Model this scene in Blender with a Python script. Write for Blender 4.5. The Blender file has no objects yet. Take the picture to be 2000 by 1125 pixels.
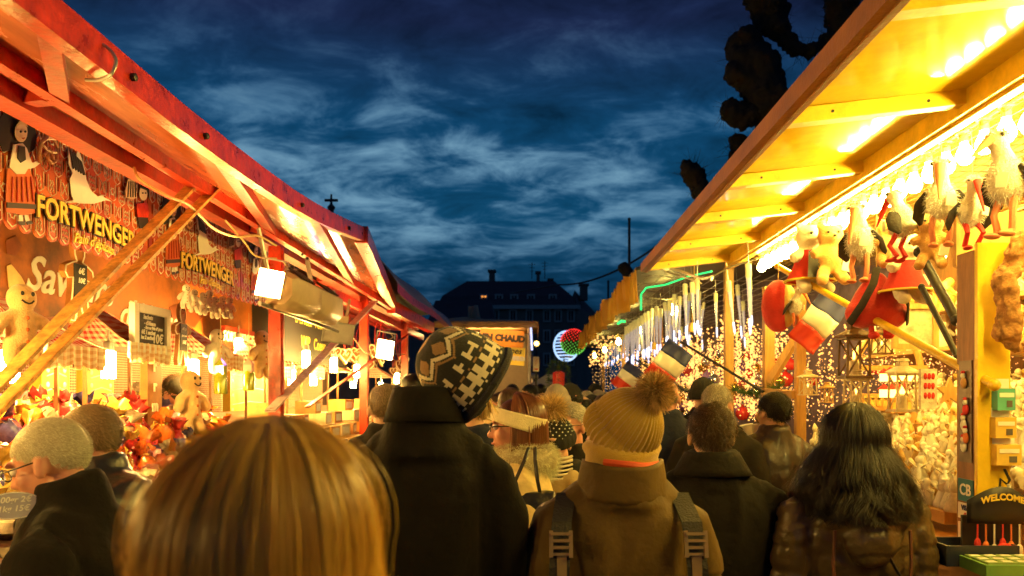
import bpy, bmesh, math, random
import numpy as np
from mathutils import Vector, Matrix, Euler, noise
R = math.radians
random.seed(7); rng = np.random.default_rng(7)
S = bpy.context.scene
COL = S.collection
HZ, F, VX, VY = 1.65, 1500.0, 1040.0, 765.0      # eye height, focal length in photo pixels, vanishing point of the lane
def P(px, py, Y):            # point of the lane seen at a photo pixel, Y metres ahead
    return Vector(((px-VX)/F*Y, Y, HZ-(py-VY)/F*Y))
def PX(px, py, X):           # the same on a vertical plane X metres to the side
    return P(px, py, X*F/(px-VX))
# ---------------------------------------------------------------- materials
MATS = {}
def mat(name, col, rough=.6, metal=0., var=.2, scale=9., bump=0., bscale=70., coat=0., sheen=0., emis=None, estr=0., trans=0., spec=.5, rand=0., alpha=1., sss=0., nosample=False, stretch=None, attr=None):
    if name in MATS: return MATS[name]
    m = bpy.data.materials.new(name); m.use_nodes = True; MATS[name] = m
    nt = m.node_tree; b = nt.nodes['Principled BSDF']
    b.inputs['Roughness'].default_value = rough; b.inputs['Metallic'].default_value = metal
    b.inputs['Coat Weight'].default_value = coat; b.inputs['Coat Roughness'].default_value = .15
    b.inputs['Sheen Weight'].default_value = sheen; b.inputs['Sheen Roughness'].default_value = .5
    b.inputs['Transmission Weight'].default_value = trans; b.inputs['Specular IOR Level'].default_value = spec
    b.inputs['Alpha'].default_value = alpha
    if sss: b.inputs['Subsurface Weight'].default_value = sss; b.inputs['Subsurface Radius'].default_value = (.012,.005,.003); b.inputs['Subsurface Scale'].default_value = 1
    c4 = (*col, 1)
    tc = nt.nodes.new('ShaderNodeTexCoord'); src = tc.outputs['Object']
    if stretch:
        mp = nt.nodes.new('ShaderNodeMapping'); mp.inputs['Scale'].default_value = stretch
        nt.links.new(src, mp.inputs['Vector']); src = mp.outputs['Vector']
    out = None
    if attr:
        a = nt.nodes.new('ShaderNodeAttribute'); a.attribute_name = attr
        mx = nt.nodes.new('ShaderNodeMix'); mx.data_type = 'RGBA'
        mx.inputs['A'].default_value = (*[x*.5 for x in col], 1); mx.inputs['B'].default_value = (*[min(1, x*1.5) for x in col], 1)
        nt.links.new(a.outputs['Fac'], mx.inputs['Factor']); out = mx.outputs['Result']
    elif var:
        n = nt.nodes.new('ShaderNodeTexNoise'); n.inputs['Scale'].default_value = scale; n.inputs['Detail'].default_value = 6; n.inputs['Roughness'].default_value = .65
        nt.links.new(src, n.inputs['Vector'])
        mr = nt.nodes.new('ShaderNodeMapRange'); mr.inputs['From Min'].default_value = .3; mr.inputs['From Max'].default_value = .7
        nt.links.new(n.outputs['Fac'], mr.inputs['Value'])
        mx = nt.nodes.new('ShaderNodeMix'); mx.data_type = 'RGBA'
        mx.inputs['A'].default_value = (*[x*(1-var) for x in col], 1); mx.inputs['B'].default_value = (*[min(1, x*(1+var*.6)) for x in col], 1)
        nt.links.new(mr.outputs['Result'], mx.inputs['Factor']); out = mx.outputs['Result']
        rr = nt.nodes.new('ShaderNodeMapRange'); rr.inputs['To Min'].default_value = max(.02, rough-.1); rr.inputs['To Max'].default_value = min(1, rough+.1)
        nt.links.new(n.outputs['Fac'], rr.inputs['Value']); nt.links.new(rr.outputs['Result'], b.inputs['Roughness'])
    if rand:
        oi = nt.nodes.new('ShaderNodeObjectInfo'); hs = nt.nodes.new('ShaderNodeHueSaturation')
        mr2 = nt.nodes.new('ShaderNodeMapRange'); mr2.inputs['To Min'].default_value = 1-rand; mr2.inputs['To Max'].default_value = 1+rand*.5
        nt.links.new(oi.outputs['Random'], mr2.inputs['Value']); nt.links.new(mr2.outputs['Result'], hs.inputs['Value'])
        if out: nt.links.new(out, hs.inputs['Color'])
        else: hs.inputs['Color'].default_value = c4
        out = hs.outputs['Color']
    if out: nt.links.new(out, b.inputs['Base Color'])
    else: b.inputs['Base Color'].default_value = c4
    if bump:
        n2 = nt.nodes.new('ShaderNodeTexNoise'); n2.inputs['Scale'].default_value = bscale; n2.inputs['Detail'].default_value = 5
        nt.links.new(src, n2.inputs['Vector'])
        bp = nt.nodes.new('ShaderNodeBump'); bp.inputs['Strength'].default_value = bump; bp.inputs['Distance'].default_value = .01
        nt.links.new(n2.outputs['Fac'], bp.inputs['Height']); nt.links.new(bp.outputs['Normal'], b.inputs['Normal'])
    if emis:
        b.inputs['Emission Color'].default_value = (*emis, 1); b.inputs['Emission Strength'].default_value = estr
        if nosample: m.cycles.emission_sampling = 'NONE'
    return m
def translucent(m,col,f=.5):
    nt=m.node_tree; b=nt.nodes['Principled BSDF']; o=nt.nodes['Material Output']; t=nt.nodes.new('ShaderNodeBsdfTranslucent'); t.inputs['Color'].default_value=(*col,1)
    x=nt.nodes.new('ShaderNodeMixShader'); x.inputs[0].default_value=f; nt.links.new(b.outputs[0],x.inputs[1]); nt.links.new(t.outputs[0],x.inputs[2]); nt.links.new(x.outputs[0],o.inputs['Surface']); return m
def gingham(name, ca, cb, sc):
    if name in MATS: return MATS[name]
    m = mat(name, ca, .8, var=0)
    nt = m.node_tree; b = nt.nodes['Principled BSDF']; uv = nt.nodes.new('ShaderNodeUVMap')
    sp = nt.nodes.new('ShaderNodeSeparateXYZ'); nt.links.new(uv.outputs['UV'], sp.inputs['Vector'])
    fs = []
    for ax in 'XY':
        a = nt.nodes.new('ShaderNodeMath'); a.operation = 'MULTIPLY'; a.inputs[1].default_value = sc; nt.links.new(sp.outputs[ax], a.inputs[0])
        f = nt.nodes.new('ShaderNodeMath'); f.operation = 'FRACT'; nt.links.new(a.outputs[0], f.inputs[0])
        g = nt.nodes.new('ShaderNodeMath'); g.operation = 'GREATER_THAN'; g.inputs[1].default_value = .5; nt.links.new(f.outputs[0], g.inputs[0]); fs.append(g)
    ad = nt.nodes.new('ShaderNodeMath'); ad.operation = 'ADD'; nt.links.new(fs[0].outputs[0], ad.inputs[0]); nt.links.new(fs[1].outputs[0], ad.inputs[1])
    hf = nt.nodes.new('ShaderNodeMath'); hf.operation = 'MULTIPLY'; hf.inputs[1].default_value = .5; nt.links.new(ad.outputs[0], hf.inputs[0])
    mx = nt.nodes.new('ShaderNodeMix'); mx.data_type = 'RGBA'; mx.inputs['A'].default_value = (*ca,1); mx.inputs['B'].default_value = (*cb,1)
    nt.links.new(hf.outputs[0], mx.inputs['Factor']); nt.links.new(mx.outputs['Result'], b.inputs['Base Color'])
    return m
# ---------------------------------------------------------------- meshes
def sm(pts,k=6):          # smooth curve through points
    p=[Vector(x) for x in pts]; q=[p[0]*2-p[1]]+p+[p[-1]*2-p[-2]]; out=[]
    for i in range(1,len(q)-2):
        for j in range(k):
            t=j/k; a,b,c,d=q[i-1:i+3]; out.append(.5*((2*b)+(c-a)*t+(2*a-5*b+4*c-d)*t*t+(3*b-a-3*c+d)*t**3))
    return out+[p[-1]]
def frame(d, up=Vector((0,0,1))):
    d = Vector(d).normalized()
    if abs(d.dot(up)) > .98: up = Vector((0,1,0))
    s = d.cross(up).normalized(); u = s.cross(d)
    return s, d, u
class MB:
    def __init__(s): s.v=[]; s.f=[]; s.m=[]; s.uv={}
    def add(s, vs, fs, mi=0, M=None):
        o = len(s.v)
        s.v += [(M @ Vector(v)) if M is not None else Vector(v) for v in vs]
        for f in fs: s.f.append(tuple(i+o for i in f)); s.m.append(mi)
        return s
    def box(s, c, size, mi=0, rot=None, M=None):
        hx,hy,hz = [k/2 for k in size]
        vs = [Vector((x,y,z)) for x in(-hx,hx) for y in(-hy,hy) for z in(-hz,hz)]
        if rot is not None: vs = [Euler(rot).to_matrix() @ v for v in vs]
        vs = [v+Vector(c) for v in vs]
        return s.add(vs, [(0,1,3,2),(4,6,7,5),(0,4,5,1),(2,3,7,6),(0,2,6,4),(1,5,7,3)], mi, M)
    def bar(s, a, b, w, h, mi=0, up=Vector((0,0,1))):
        a,b = Vector(a),Vector(b); sd,d,u = frame(b-a, up)
        vs = [p+sd*x*w/2+u*z*h/2 for p in (a,b) for x in(-1,1) for z in(-1,1)]
        return s.add(vs, [(0,1,3,2),(4,6,7,5),(0,4,5,1),(2,3,7,6),(0,2,6,4),(1,5,7,3)], mi)
    def tube(s, pts, rad, n=8, mi=0, flat=1.0, up=Vector((0,0,1)), caps=True):
        pts = [Vector(p) for p in pts]; k = len(pts)
        if not hasattr(rad,'__len__'): rad = [rad]*k
        vs=[]; sd=None
        for i,p in enumerate(pts):
            d = (pts[min(i+1,k-1)]-pts[max(i-1,0)])
            d = d.normalized() if d.length > 1e-9 else Vector((0,0,1))
            if sd is None: sd,_,u = frame(d, up)
            else:
                sd = sd - d*sd.dot(d); sd = sd.normalized() if sd.length>1e-6 else frame(d,up)[0]
                u = sd.cross(d)
            for j in range(n):
                a = 2*math.pi*j/n; vs.append(p+sd*math.cos(a)*rad[i]+u*math.sin(a)*rad[i]*flat)
        fs=[(i*n+j, i*n+(j+1)%n, (i+1)*n+(j+1)%n, (i+1)*n+j) for i in range(k-1) for j in range(n)]
        if caps: fs += [tuple(range(n-1,-1,-1)), tuple((k-1)*n+j for j in range(n))]
        return s.add(vs, fs, mi)
    def lathe(s, prof, n=12, mi=0, M=None, caps=True):
        vs=[(r*math.cos(2*math.pi*j/n), r*math.sin(2*math.pi*j/n), z) for r,z in prof for j in range(n)]
        k=len(prof); fs=[(i*n+j, i*n+(j+1)%n, (i+1)*n+(j+1)%n, (i+1)*n+j) for i in range(k-1) for j in range(n)]
        if caps: fs += [tuple(range(n-1,-1,-1)), tuple((k-1)*n+j for j in range(n))]
        return s.add(vs, fs, mi, M)
    def ell(s, c, r, mi=0, nu=12, nv=8, rot=None, M=None):
        if not hasattr(r,'__len__'): r=(r,r,r)
        Q = Euler(rot).to_matrix() if rot is not None else None
        vs=[Vector((0,0,r[2]))]
        for i in range(1,nv):
            t=math.pi*i/nv
            for j in range(nu):
                a=2*math.pi*j/nu; vs.append(Vector((r[0]*math.sin(t)*math.cos(a), r[1]*math.sin(t)*math.sin(a), r[2]*math.cos(t))))
        vs.append(Vector((0,0,-r[2])))
        if Q is not None: vs=[Q@v for v in vs]
        vs=[v+Vector(c) for v in vs]
        fs=[(0,1+j,1+(j+1)%nu) for j in range(nu)]
        for i in range(nv-2): fs += [(1+i*nu+j, 1+(i+1)*nu+j, 1+(i+1)*nu+(j+1)%nu, 1+i*nu+(j+1)%nu) for j in range(nu)]
        e=len(vs)-1; o=1+(nv-2)*nu
        fs += [(e,o+(j+1)%nu,o+j) for j in range(nu)]
        return s.add(vs, fs, mi, M)
    def rings(s, rs, mi=0, M=None, caps=True):     # list of rings with equal vertex count
        n=len(rs[0]); k=len(rs); vs=[v for r in rs for v in r]
        fs=[(i*n+j, i*n+(j+1)%n, (i+1)*n+(j+1)%n, (i+1)*n+j) for i in range(k-1) for j in range(n)]
        if caps: fs += [tuple(range(n-1,-1,-1)), tuple((k-1)*n+j for j in range(n))]
        return s.add(vs, fs, mi, M)
    def grid(s, fn, nu, nv, mi=0, uvs=None):       # fn(u,v) 0..1 -> point ; open sheet
        o=len(s.f)
        vs=[fn(i/nu, j/nv) for j in range(nv+1) for i in range(nu+1)]
        fs=[(j*(nu+1)+i, j*(nu+1)+i+1, (j+1)*(nu+1)+i+1, (j+1)*(nu+1)+i) for j in range(nv) for i in range(nu)]
        s.add(vs, fs, mi)
        if uvs:
            q=0
            for j in range(nv):
                for i in range(nu):
                    s.uv[o+q]=[(a/nu*uvs[0], b/nv*uvs[1]) for a,b in ((i,j),(i+1,j),(i+1,j+1),(i,j+1))]; q+=1
        return s
    def prism(s, pts, t, mi=0, M=None):            # 2D outline in XZ, thickness along Y (front at y=-t)
        n=len(pts); A=sum(pts[i][0]*pts[(i+1)%n][1]-pts[(i+1)%n][0]*pts[i][1] for i in range(n))
        if A<0: pts=pts[::-1]
        vs=[(x,0,z) for x,z in pts]+[(x,-t,z) for x,z in pts]
        fs=[tuple(range(n-1,-1,-1)), tuple(range(n,2*n))]+[(i,(i+1)%n,n+(i+1)%n,n+i) for i in range(n)]
        fs[0]=tuple(range(n))[::-1]
        return s.add(vs, fs, mi, M)
    def text(s, txt, size, M, mi=0, ext=.002, off=0., shear=0., arch=0., sx=1.):
        cu=bpy.data.curves.new('t','FONT'); cu.body=txt; cu.size=size; cu.extrude=ext; cu.offset=off; cu.shear=shear
        cu.align_x='CENTER'; cu.align_y='CENTER'; cu.resolution_u=3
        ob=bpy.data.objects.new('t',cu); COL.objects.link(ob); bpy.context.view_layer.update()
        me=ob.to_mesh(); 
        w=max([abs(v.co.x) for v in me.vertices] or [1]) or 1
        vs=[]
        for v in me.vertices:
            x,y,z=v.co; x*=sx
            y+=arch*(1-(x/(w*sx))**2)
            vs.append((x,-z,y))          # XZ plane, front towards -Y
        fs=[tuple(p.vertices) for p in me.polygons]
        ob.to_mesh_clear(); bpy.data.objects.remove(ob); bpy.data.curves.remove(cu)
        return s.add(vs, fs, mi, M)
    def build(s, name, mats, parent=None, smooth=True, loc=None, recalc=True, angle=40):
        me=bpy.data.meshes.new(name)
        org = Vector(loc) if loc is not None else None
        me.from_pydata([tuple(v-org) if org is not None else tuple(v) for v in s.v], [], s.f)
        if not hasattr(mats,'__len__'): mats=[mats]
        for m in mats: me.materials.append(m)
        me.polygons.foreach_set('material_index', s.m)
        if s.uv:
            ul=me.uv_layers.new(name='UVMap')
            for fi,cs in s.uv.items():
                for li,c in zip(me.polygons[fi].loop_indices, cs): ul.data[li].uv=c
        if recalc:
            bm=bmesh.new(); bm.from_mesh(me); bmesh.ops.recalc_face_normals(bm, faces=bm.faces); bm.to_mesh(me); bm.free()
        if smooth:
            me.polygons.foreach_set('use_smooth',[True]*len(me.polygons))
            if angle and hasattr(me,'set_sharp_from_angle'): me.set_sharp_from_angle(angle=R(angle))
        me.update()
        return link(name, me, parent, loc)
def link(name, me, parent=None, loc=None):
    o=bpy.data.objects.new(name, me); COL.objects.link(o)
    if loc is not None: o.location=loc
    if parent is not None:
        o.parent=parent
        if loc is None and parent.get('_world'): o.matrix_parent_inverse = parent.matrix_basis.inverted()
    return o
def tag(o, label, cat, group=None, kind=None):
    o['label']=label; o['category']=cat
    if group: o['group']=group
    if kind: o['kind']=kind
    return o
def struct(o, kind='structure'): o['kind']=kind; return o
def thing(name, label, cat, loc=(0,0,0), rz=0., group=None, world=True):
    o=bpy.data.objects.new(name, None); COL.objects.link(o); o.location=loc; o.rotation_euler=(0,0,rz); o.empty_display_size=.05
    if world: o['_world']=1          # parts are given in world coordinates
    return tag(o, label, cat, group)
def dup(o, loc=None, rot=None, scale=None, label=None, group=None, parent=None):
    c=o.copy(); COL.objects.link(c)
    if parent is not None: mi=o.matrix_parent_inverse.copy(); c.parent=parent; c.matrix_parent_inverse=mi
    if loc is not None: c.location=loc
    if rot is not None: c.rotation_euler=rot
    if scale is not None: c.scale=(scale,)*3 if not hasattr(scale,'__len__') else scale
    if label: c['label']=label
    if group: c['group']=group
    for ch in list(o.children): dup(ch, parent=c)
    return c
def setmat(o, m, i=0):
    o.material_slots[i].link='OBJECT'; o.material_slots[i].material=m
# voxel union of closed shapes -> one smooth surface
def union(mb, voxel, iters=3):
    me=bpy.data.meshes.new('u'); me.from_pydata([tuple(v) for v in mb.v],[],mb.f)
    bm=bmesh.new(); bm.from_mesh(me); bmesh.ops.recalc_face_normals(bm, faces=bm.faces); bm.to_mesh(me); bm.free()
    ob=bpy.data.objects.new('u',me); COL.objects.link(ob)
    md=ob.modifiers.new('r','REMESH'); md.mode='VOXEL'; md.voxel_size=voxel; md.use_smooth_shade=True
    dg=bpy.context.evaluated_depsgraph_get(); ev=ob.evaluated_get(dg); r=bpy.data.meshes.new_from_object(ev)
    bpy.data.objects.remove(ob); bpy.data.meshes.remove(me)
    lap(r, iters); return r
def lap(me, iters, lam=.5):
    n=len(me.vertices); co=np.empty(n*3); me.vertices.foreach_get('co',co); co=co.reshape(-1,3)
    e=np.empty(len(me.edges)*2,dtype=np.int64); me.edges.foreach_get('vertices',e); e=e.reshape(-1,2)
    cnt=np.zeros(n); np.add.at(cnt,e[:,0],1); np.add.at(cnt,e[:,1],1); cnt[cnt==0]=1
    for _ in range(iters):
        a=np.zeros_like(co); np.add.at(a,e[:,0],co[e[:,1]]); np.add.at(a,e[:,1],co[e[:,0]])
        co=co*(1-lam)+lam*a/cnt[:,None]
    me.vertices.foreach_set('co',co.ravel()); me.update()
def displace(me, fn):
    n=len(me.vertices); co=np.empty(n*3); me.vertices.foreach_get('co',co); co=co.reshape(-1,3)
    no=np.array([tuple(v.normal) for v in me.vertices])
    d=fn(co,no); me.vertices.foreach_set('co',(co+no*d[:,None]).ravel()); me.update()
def vnoise(co, sc, seed=0.):
    return np.array([noise.noise(Vector((c[0]*sc[0]+seed,c[1]*sc[1],c[2]*sc[2]))) for c in co])
def finish(me, name, mats, parent=None, loc=None, smooth=True):
    for m in (mats if hasattr(mats,'__len__') else [mats]): me.materials.append(m)
    if smooth: me.polygons.foreach_set('use_smooth',[True]*len(me.polygons))
    me.name=name
    return link(name, me, parent, loc)
# ribbons: Pt (N,M,3) polylines, nrm (N,3) or (N,M,3) outward, w width at root -> tip
def strands(name, Pt, nrm, w, m, parent=None, loc=None, taper=.35, tone=None):
    N,M,_=Pt.shape
    if nrm.ndim==2: nrm=np.repeat(nrm[:,None,:],M,1)
    T=np.gradient(Pt,axis=1); sd=np.cross(T,nrm); l=np.linalg.norm(sd,axis=2,keepdims=True); l[l<1e-9]=1; sd/=l
    ww=np.linspace(1,taper,M)[None,:,None]*np.asarray(w).reshape(-1,1,1)/2
    nn=nrm/np.maximum(np.linalg.norm(nrm,axis=2,keepdims=True),1e-9)
    V=np.stack([Pt-sd*ww, Pt+nn*ww*.6, Pt+sd*ww],2)        # N,M,3,3
    idx=np.arange(N*M*3).reshape(N,M,3)
    q=np.stack([idx[:,:-1,:-1],idx[:,:-1,1:],idx[:,1:,1:],idx[:,1:,:-1]],-1).reshape(-1,4)
    me=bpy.data.meshes.new(name); me.from_pydata(V.reshape(-1,3).tolist(),[],q.tolist())
    if tone is None: tone=rng.random(N)
    at=me.attributes.new('tone','FLOAT','POINT'); at.data.foreach_set('value',np.repeat(tone,M*3).astype(np.float32))
    me.materials.append(m); me.polygons.foreach_set('use_smooth',[True]*len(me.polygons)); me.update()
    return link(name, me, parent, loc)
def fur(name, pts, nrm, length, w, m, parent=None, loc=None, droop=0., jit=.5, M=4, tone=None):
    pts=np.asarray(pts,float); nrm=np.asarray(nrm,float); N=len(pts)
    d=nrm+rng.normal(0,jit,(N,3)); d/=np.linalg.norm(d,axis=1,keepdims=True)
    L=length*(.6+.6*rng.random(N)); t=np.linspace(0,1,M)
    Pt=pts[:,None,:]+d[:,None,:]*(L[:,None]*t[None,:])[:,:,None]
    Pt[:,:,2]-=droop*(L[:,None]*t[None,:]**2)
    a=np.cross(d,rng.normal(0,1,(N,3)))
    return strands(name, Pt, a, w, m, parent, loc, .2, tone)
def sphere_pts(n):
    z=1-2*(np.arange(n)+.5)/n; a=np.arange(n)*2.399963; r=np.sqrt(1-z*z)
    return np.stack([r*np.cos(a),r*np.sin(a),z],1)
# matrices that stand a flat drawing (XZ plane, front -Y) on the stall faces
def on_left(c, rz=90):       # plane of constant X on the left row, front towards +X ; drawing x runs along +Y
    return Matrix.Translation(c) @ Matrix.Rotation(R(90),4,'Z')
def on_right(c):             # plane of constant X on the right row, front towards -X ; drawing x runs along -Y
    return Matrix.Translation(c) @ Matrix.Rotation(R(-90),4,'Z')
# ================================================================= camera, sky
cd=bpy.data.cameras.new('camera'); cam=bpy.data.objects.new('camera',cd); COL.objects.link(cam)
cam.location=(0,0,HZ); cam.rotation_euler=(R(90),0,0)
cd.sensor_width=36; cd.lens=27; cd.shift_x=-.02; cd.shift_y=.10125; cd.clip_end=1500; cd.clip_start=.05
cd.dof.use_dof=True; cd.dof.focus_distance=3.0; cd.dof.aperture_fstop=4.2
S.camera=cam
S.view_settings.view_transform='Standard'; S.view_settings.look='None'; S.view_settings.exposure=.25; S.view_settings.gamma=1
S.render.engine='CYCLES'; S.cycles.use_denoising=True; S.cycles.use_light_tree=True
S.cycles.max_bounces=5; S.cycles.diffuse_bounces=3; S.cycles.glossy_bounces=3; S.cycles.transmission_bounces=4; S.cycles.sample_clamp_indirect=4; S.cycles.caustics_reflective=False; S.cycles.caustics_refractive=False
W=bpy.data.worlds.new('World'); S.world=W; W.use_nodes=True
nt=W.node_tree; bg=nt.nodes['Background']; N=nt.nodes.new; L=nt.links.new
def math_(op,a,b=None,c=None):
    n=N('ShaderNodeMath'); n.operation=op
    for i,x in enumerate((a,b,c)):
        if x is None: continue
        if isinstance(x,(int,float)): n.inputs[i].default_value=x
        else: L(x,n.inputs[i])
    return n.outputs[0]
tc=N('ShaderNodeTexCoord'); sp=N('ShaderNodeSeparateXYZ'); L(tc.outputs['Generated'],sp.inputs[0])
zc=math_('ADD',math_('MAXIMUM',sp.outputs['Z'],0.),.2)
u=math_('DIVIDE',sp.outputs['X'],zc); v=math_('DIVIDE',sp.outputs['Y'],zc)
cb=N('ShaderNodeCombineXYZ'); L(math_('MULTIPLY',u,.8),cb.inputs[0]); L(math_('MULTIPLY',v,1.05),cb.inputs[1]); cb.inputs[2].default_value=3.7
n1=N('ShaderNodeTexNoise'); n1.inputs['Scale'].default_value=1.5; n1.inputs['Detail'].default_value=9; n1.inputs['Roughness'].default_value=.6; n1.inputs['Distortion'].default_value=.35
L(cb.outputs[0],n1.inputs['Vector'])
n2=N('ShaderNodeTexNoise'); n2.inputs['Scale'].default_value=5.5; n2.inputs['Detail'].default_value=8; n2.inputs['Roughness'].default_value=.6; n2.inputs['Distortion'].default_value=.5
L(cb.outputs[0],n2.inputs['Vector'])
# where the last light still catches the cloud deck: a broad patch over the lane
elev=sp.outputs['Z']
def bump_(x,c,w):
    d=math_('DIVIDE',math_('SUBTRACT',x,c),w); return math_('POWER',2.718,math_('MULTIPLY',math_('MULTIPLY',d,d),-1.))
patch=math_('MULTIPLY',bump_(elev,.265,.105),math_('MULTIPLY_ADD',bump_(sp.outputs['X'],-.08,.32),.75,.25))
mixn=math_('MULTIPLY_ADD',n1.outputs['Fac'],.55,math_('MULTIPLY',n2.outputs['Fac'],.45))
cl=N('ShaderNodeMapRange'); cl.interpolation_type='SMOOTHSTEP'; cl.inputs['From Min'].default_value=.49; cl.inputs['From Max'].default_value=.68; L(mixn,cl.inputs['Value'])
amt=math_('MULTIPLY',cl.outputs['Result'],math_('MULTIPLY_ADD',patch,1.0,.06))
ba=N('ShaderNodeValToRGB'); ce=ba.color_ramp.elements
ce[0].position=0.; ce[0].color=(.0035,.022,.055,1); ce[1].position=1.; ce[1].color=(.008,.008,.03,1)
for p,c in ((.13,(.003,.030,.074,1)),(.22,(.004,.056,.13,1)),(.33,(.004,.048,.122,1)),(.43,(.009,.018,.06,1))):
    e=ce.new(p); e.color=c
L(elev,ba.inputs[0])
dk=N('ShaderNodeMapRange'); dk.inputs['From Min'].default_value=.36; dk.inputs['From Max'].default_value=.58; dk.inputs['To Min'].default_value=.3; dk.inputs['To Max'].default_value=1.35; L(mixn,dk.inputs['Value'])
sc_=N('ShaderNodeVectorMath'); sc_.operation='SCALE'; L(ba.outputs[0],sc_.inputs[0]); L(dk.outputs['Result'],sc_.inputs['Scale'])
mx=N('ShaderNodeMix'); mx.data_type='RGBA'; mx.inputs['B'].default_value=(.17,.33,.45,1); L(amt,mx.inputs['Factor']); L(sc_.outputs[0],mx.inputs['A'])
L(mx.outputs['Result'],bg.inputs['Color']); bg.inputs['Strength'].default_value=1.0
# ================================================================= ground
m_ground=mat('wet_paving',(.10,.09,.08),.45,var=.35,scale=3,bump=.3,bscale=25)
g=MB(); g.grid(lambda a,b:Vector((-300+600*a,-60+560*b,0)),4,4); struct(g.build('ground',m_ground,smooth=False))
m_kerb=mat('kerb_stone',(.22,.2,.18),.8,bump=.3)
lane=MB(); lane.box((0,28,.002),(2.2,80,.004)); struct(lane.build('lane_paving',mat('lane_stone',(.13,.12,.11),.4,var=.4,scale=5,bump=.4,bscale=14),smooth=False))
# ================================================================= far building
m_dark=mat('sandstone_wall',(.2,.16,.14),.9,var=.3,scale=.4); m_slate=mat('slate_roof',(.05,.055,.065),.8,var=.3,scale=1.)
m_glassd=mat('dark_window_glass',(.02,.025,.035),.15,var=0); m_winf=mat('window_surround',(.5,.45,.42),.8)
m_litw=mat('lit_window',(.9,.5,.15),.5,var=0,emis=(1,.36,.06),estr=.9)
Yb=90.
b=thing('apartment_building','dark mansard roofed apartment block closing the far end of the lane','building',(P(1010,760,Yb).x,Yb,0))
def q(px,py,dy=0): return P(px,py,Yb+dy)
w=MB(); x0,x1=q(850,0).x,q(1172,0).x; zt=q(0,603).z; cx=q(1128,0).x
w.box(((x0+cx)/2,Yb+8,zt/2),(cx-x0,16,zt)); w.build('wall',m_dark,b,smooth=False)
w=MB(); w.add([(cx,Yb,0),(cx,Yb+16,0),(x1+1,Yb+16,0),(x1+1,Yb+9,0),(cx,Yb,zt),(cx,Yb+16,zt),(x1+1,Yb+16,zt),(x1+1,Yb+9,zt)],[(0,1,2,3),(4,5,6,7),(0,3,7,4),(0,1,5,4),(1,2,6,5),(2,3,7,6)]); w.build('side_wing',m_dark,b,smooth=False)
w=MB(); w.box(((x0+cx)/2,Yb-.15,zt+.15),(cx-x0+.6,.9,.45)); w.build('cornice',m_winf,b,smooth=False)
rf=MB(); za=q(0,575).z; zr=q(0,537).z
def roofring(z,l,r,f,k): return [(l,Yb+f,z),(r,Yb+f,z),(r,Yb+k,z),(l,Yb+k,z)]
rf.rings([roofring(zt+.38,x0+.2,cx-.1,0.1,15.8),roofring(za,x0+.7,cx-.6,1.2,14.8),roofring(zr,q(905,0).x,q(1085,0).x,5,11)])
roof=rf.build('roof',m_slate,b,smooth=False)
rf=MB(); rf.add([(cx-.05,Yb+1,zt+.02),(x1+.6,Yb+9,zt+.02),(x1+.6,Yb+16,zt+.02),(cx-.05,Yb+16,zt+.02),(cx-.05,Yb+5,q(0,556).z),(q(1150,0).x,Yb+11,q(0,562).z),(q(1150,0).x,Yb+14,q(0,562).z),(cx-.05,Yb+14,q(0,556).z)],[(0,1,2,3),(4,5,6,7),(0,1,5,4),(1,2,6,5),(2,3,7,6),(0,3,7,4)]); rf.build('wing_roof',m_slate,b,smooth=False)
for px,wd,tp in ((961,12,532),(1051,7,535),(1075,8,549),(1140,16,559)):
    c=MB(); a=q(px,tp,7); c.box((a.x,Yb+7,a.z-.9),(wd*Yb/F,1.1,1.8)); c.box((a.x,Yb+7,a.z+.14),(wd*Yb/F+.3,1.4,.24)); c.build('chimney',m_dark,roof,smooth=False)
for px,tp in ((1039,513),(1064,510)):
    c=MB(); a=q(px,tp,7); bt=q(px,545,7); c.tube([bt,a],.05,5)
    for k,l in enumerate((.9,.7,.5)): c.bar(a-Vector((l/2,0,.25+.4*k)),a-Vector((-l/2,0,.25+.4*k)),.05,.05)
    c.build('antenna',m_slate,roof,smooth=False)
def window(px,py,ww,hh,lit=False,dy=0.):
    a=q(px,py); f=MB(); W_=ww*Yb/F; H_=hh*Yb/F; y=Yb-.06+dy
    for s in(-1,1): f.box((a.x+s*(W_/2+.09),y,a.z),(.18,.2,H_+.36))
    f.box((a.x,y,a.z+H_/2+.09),(W_,.2,.18)); f.box((a.x,y-.06,a.z-H_/2-.09),(W_,.32,.18)); f.box((a.x,y+.04,a.z),(.1,.08,H_))
    o=f.build('window',m_winf,b,smooth=False)
    pn=MB(); pn.box((a.x,y+.08,a.z),(W_-.01,.04,H_-.01)); pn.build('pane',m_litw if lit else m_glassd,o,smooth=False)
for px in (944,974,1004,1037,1080): window(px,583,10,15,px==944,1.0)
for px in (868,900,934,968,1002,1034,1068,1090,1115): window(px,617,9,19)
for px in (900,934,968,1002,1034,1068,1090,1115): window(px,657,9,20)
for px in (934,968,1002,1034,1068,1090,1115): window(px,702,9,20)
# low dark hall in front of it on the left
Yh=55.; h=thing('market_hall','low dark hall with plain sloping roof behind the mulled wine stall','building',(P(890,760,Yh).x,Yh,0))
w=MB(); a,c_=P(840,640,Yh),P(962,640,Yh); w.box(((a.x+c_.x)/2,Yh+4,a.z/2),(c_.x-a.x,8,a.z)); w.build('wall',m_dark,h,smooth=False)
w=MB(); z1=P(0,577,Yh).z; w.rings([[(a.x-.3,Yh-.3,a.z),(c_.x+.3,Yh-.3,a.z),(c_.x+.3,Yh+8,a.z),(a.x-.3,Yh+8,a.z)],[(a.x,Yh+3,z1),(c_.x-.3,Yh+3,z1),(c_.x-.3,Yh+5,z1),(a.x,Yh+5,z1)]]); w.build('roof',m_slate,h,smooth=False)
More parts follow.
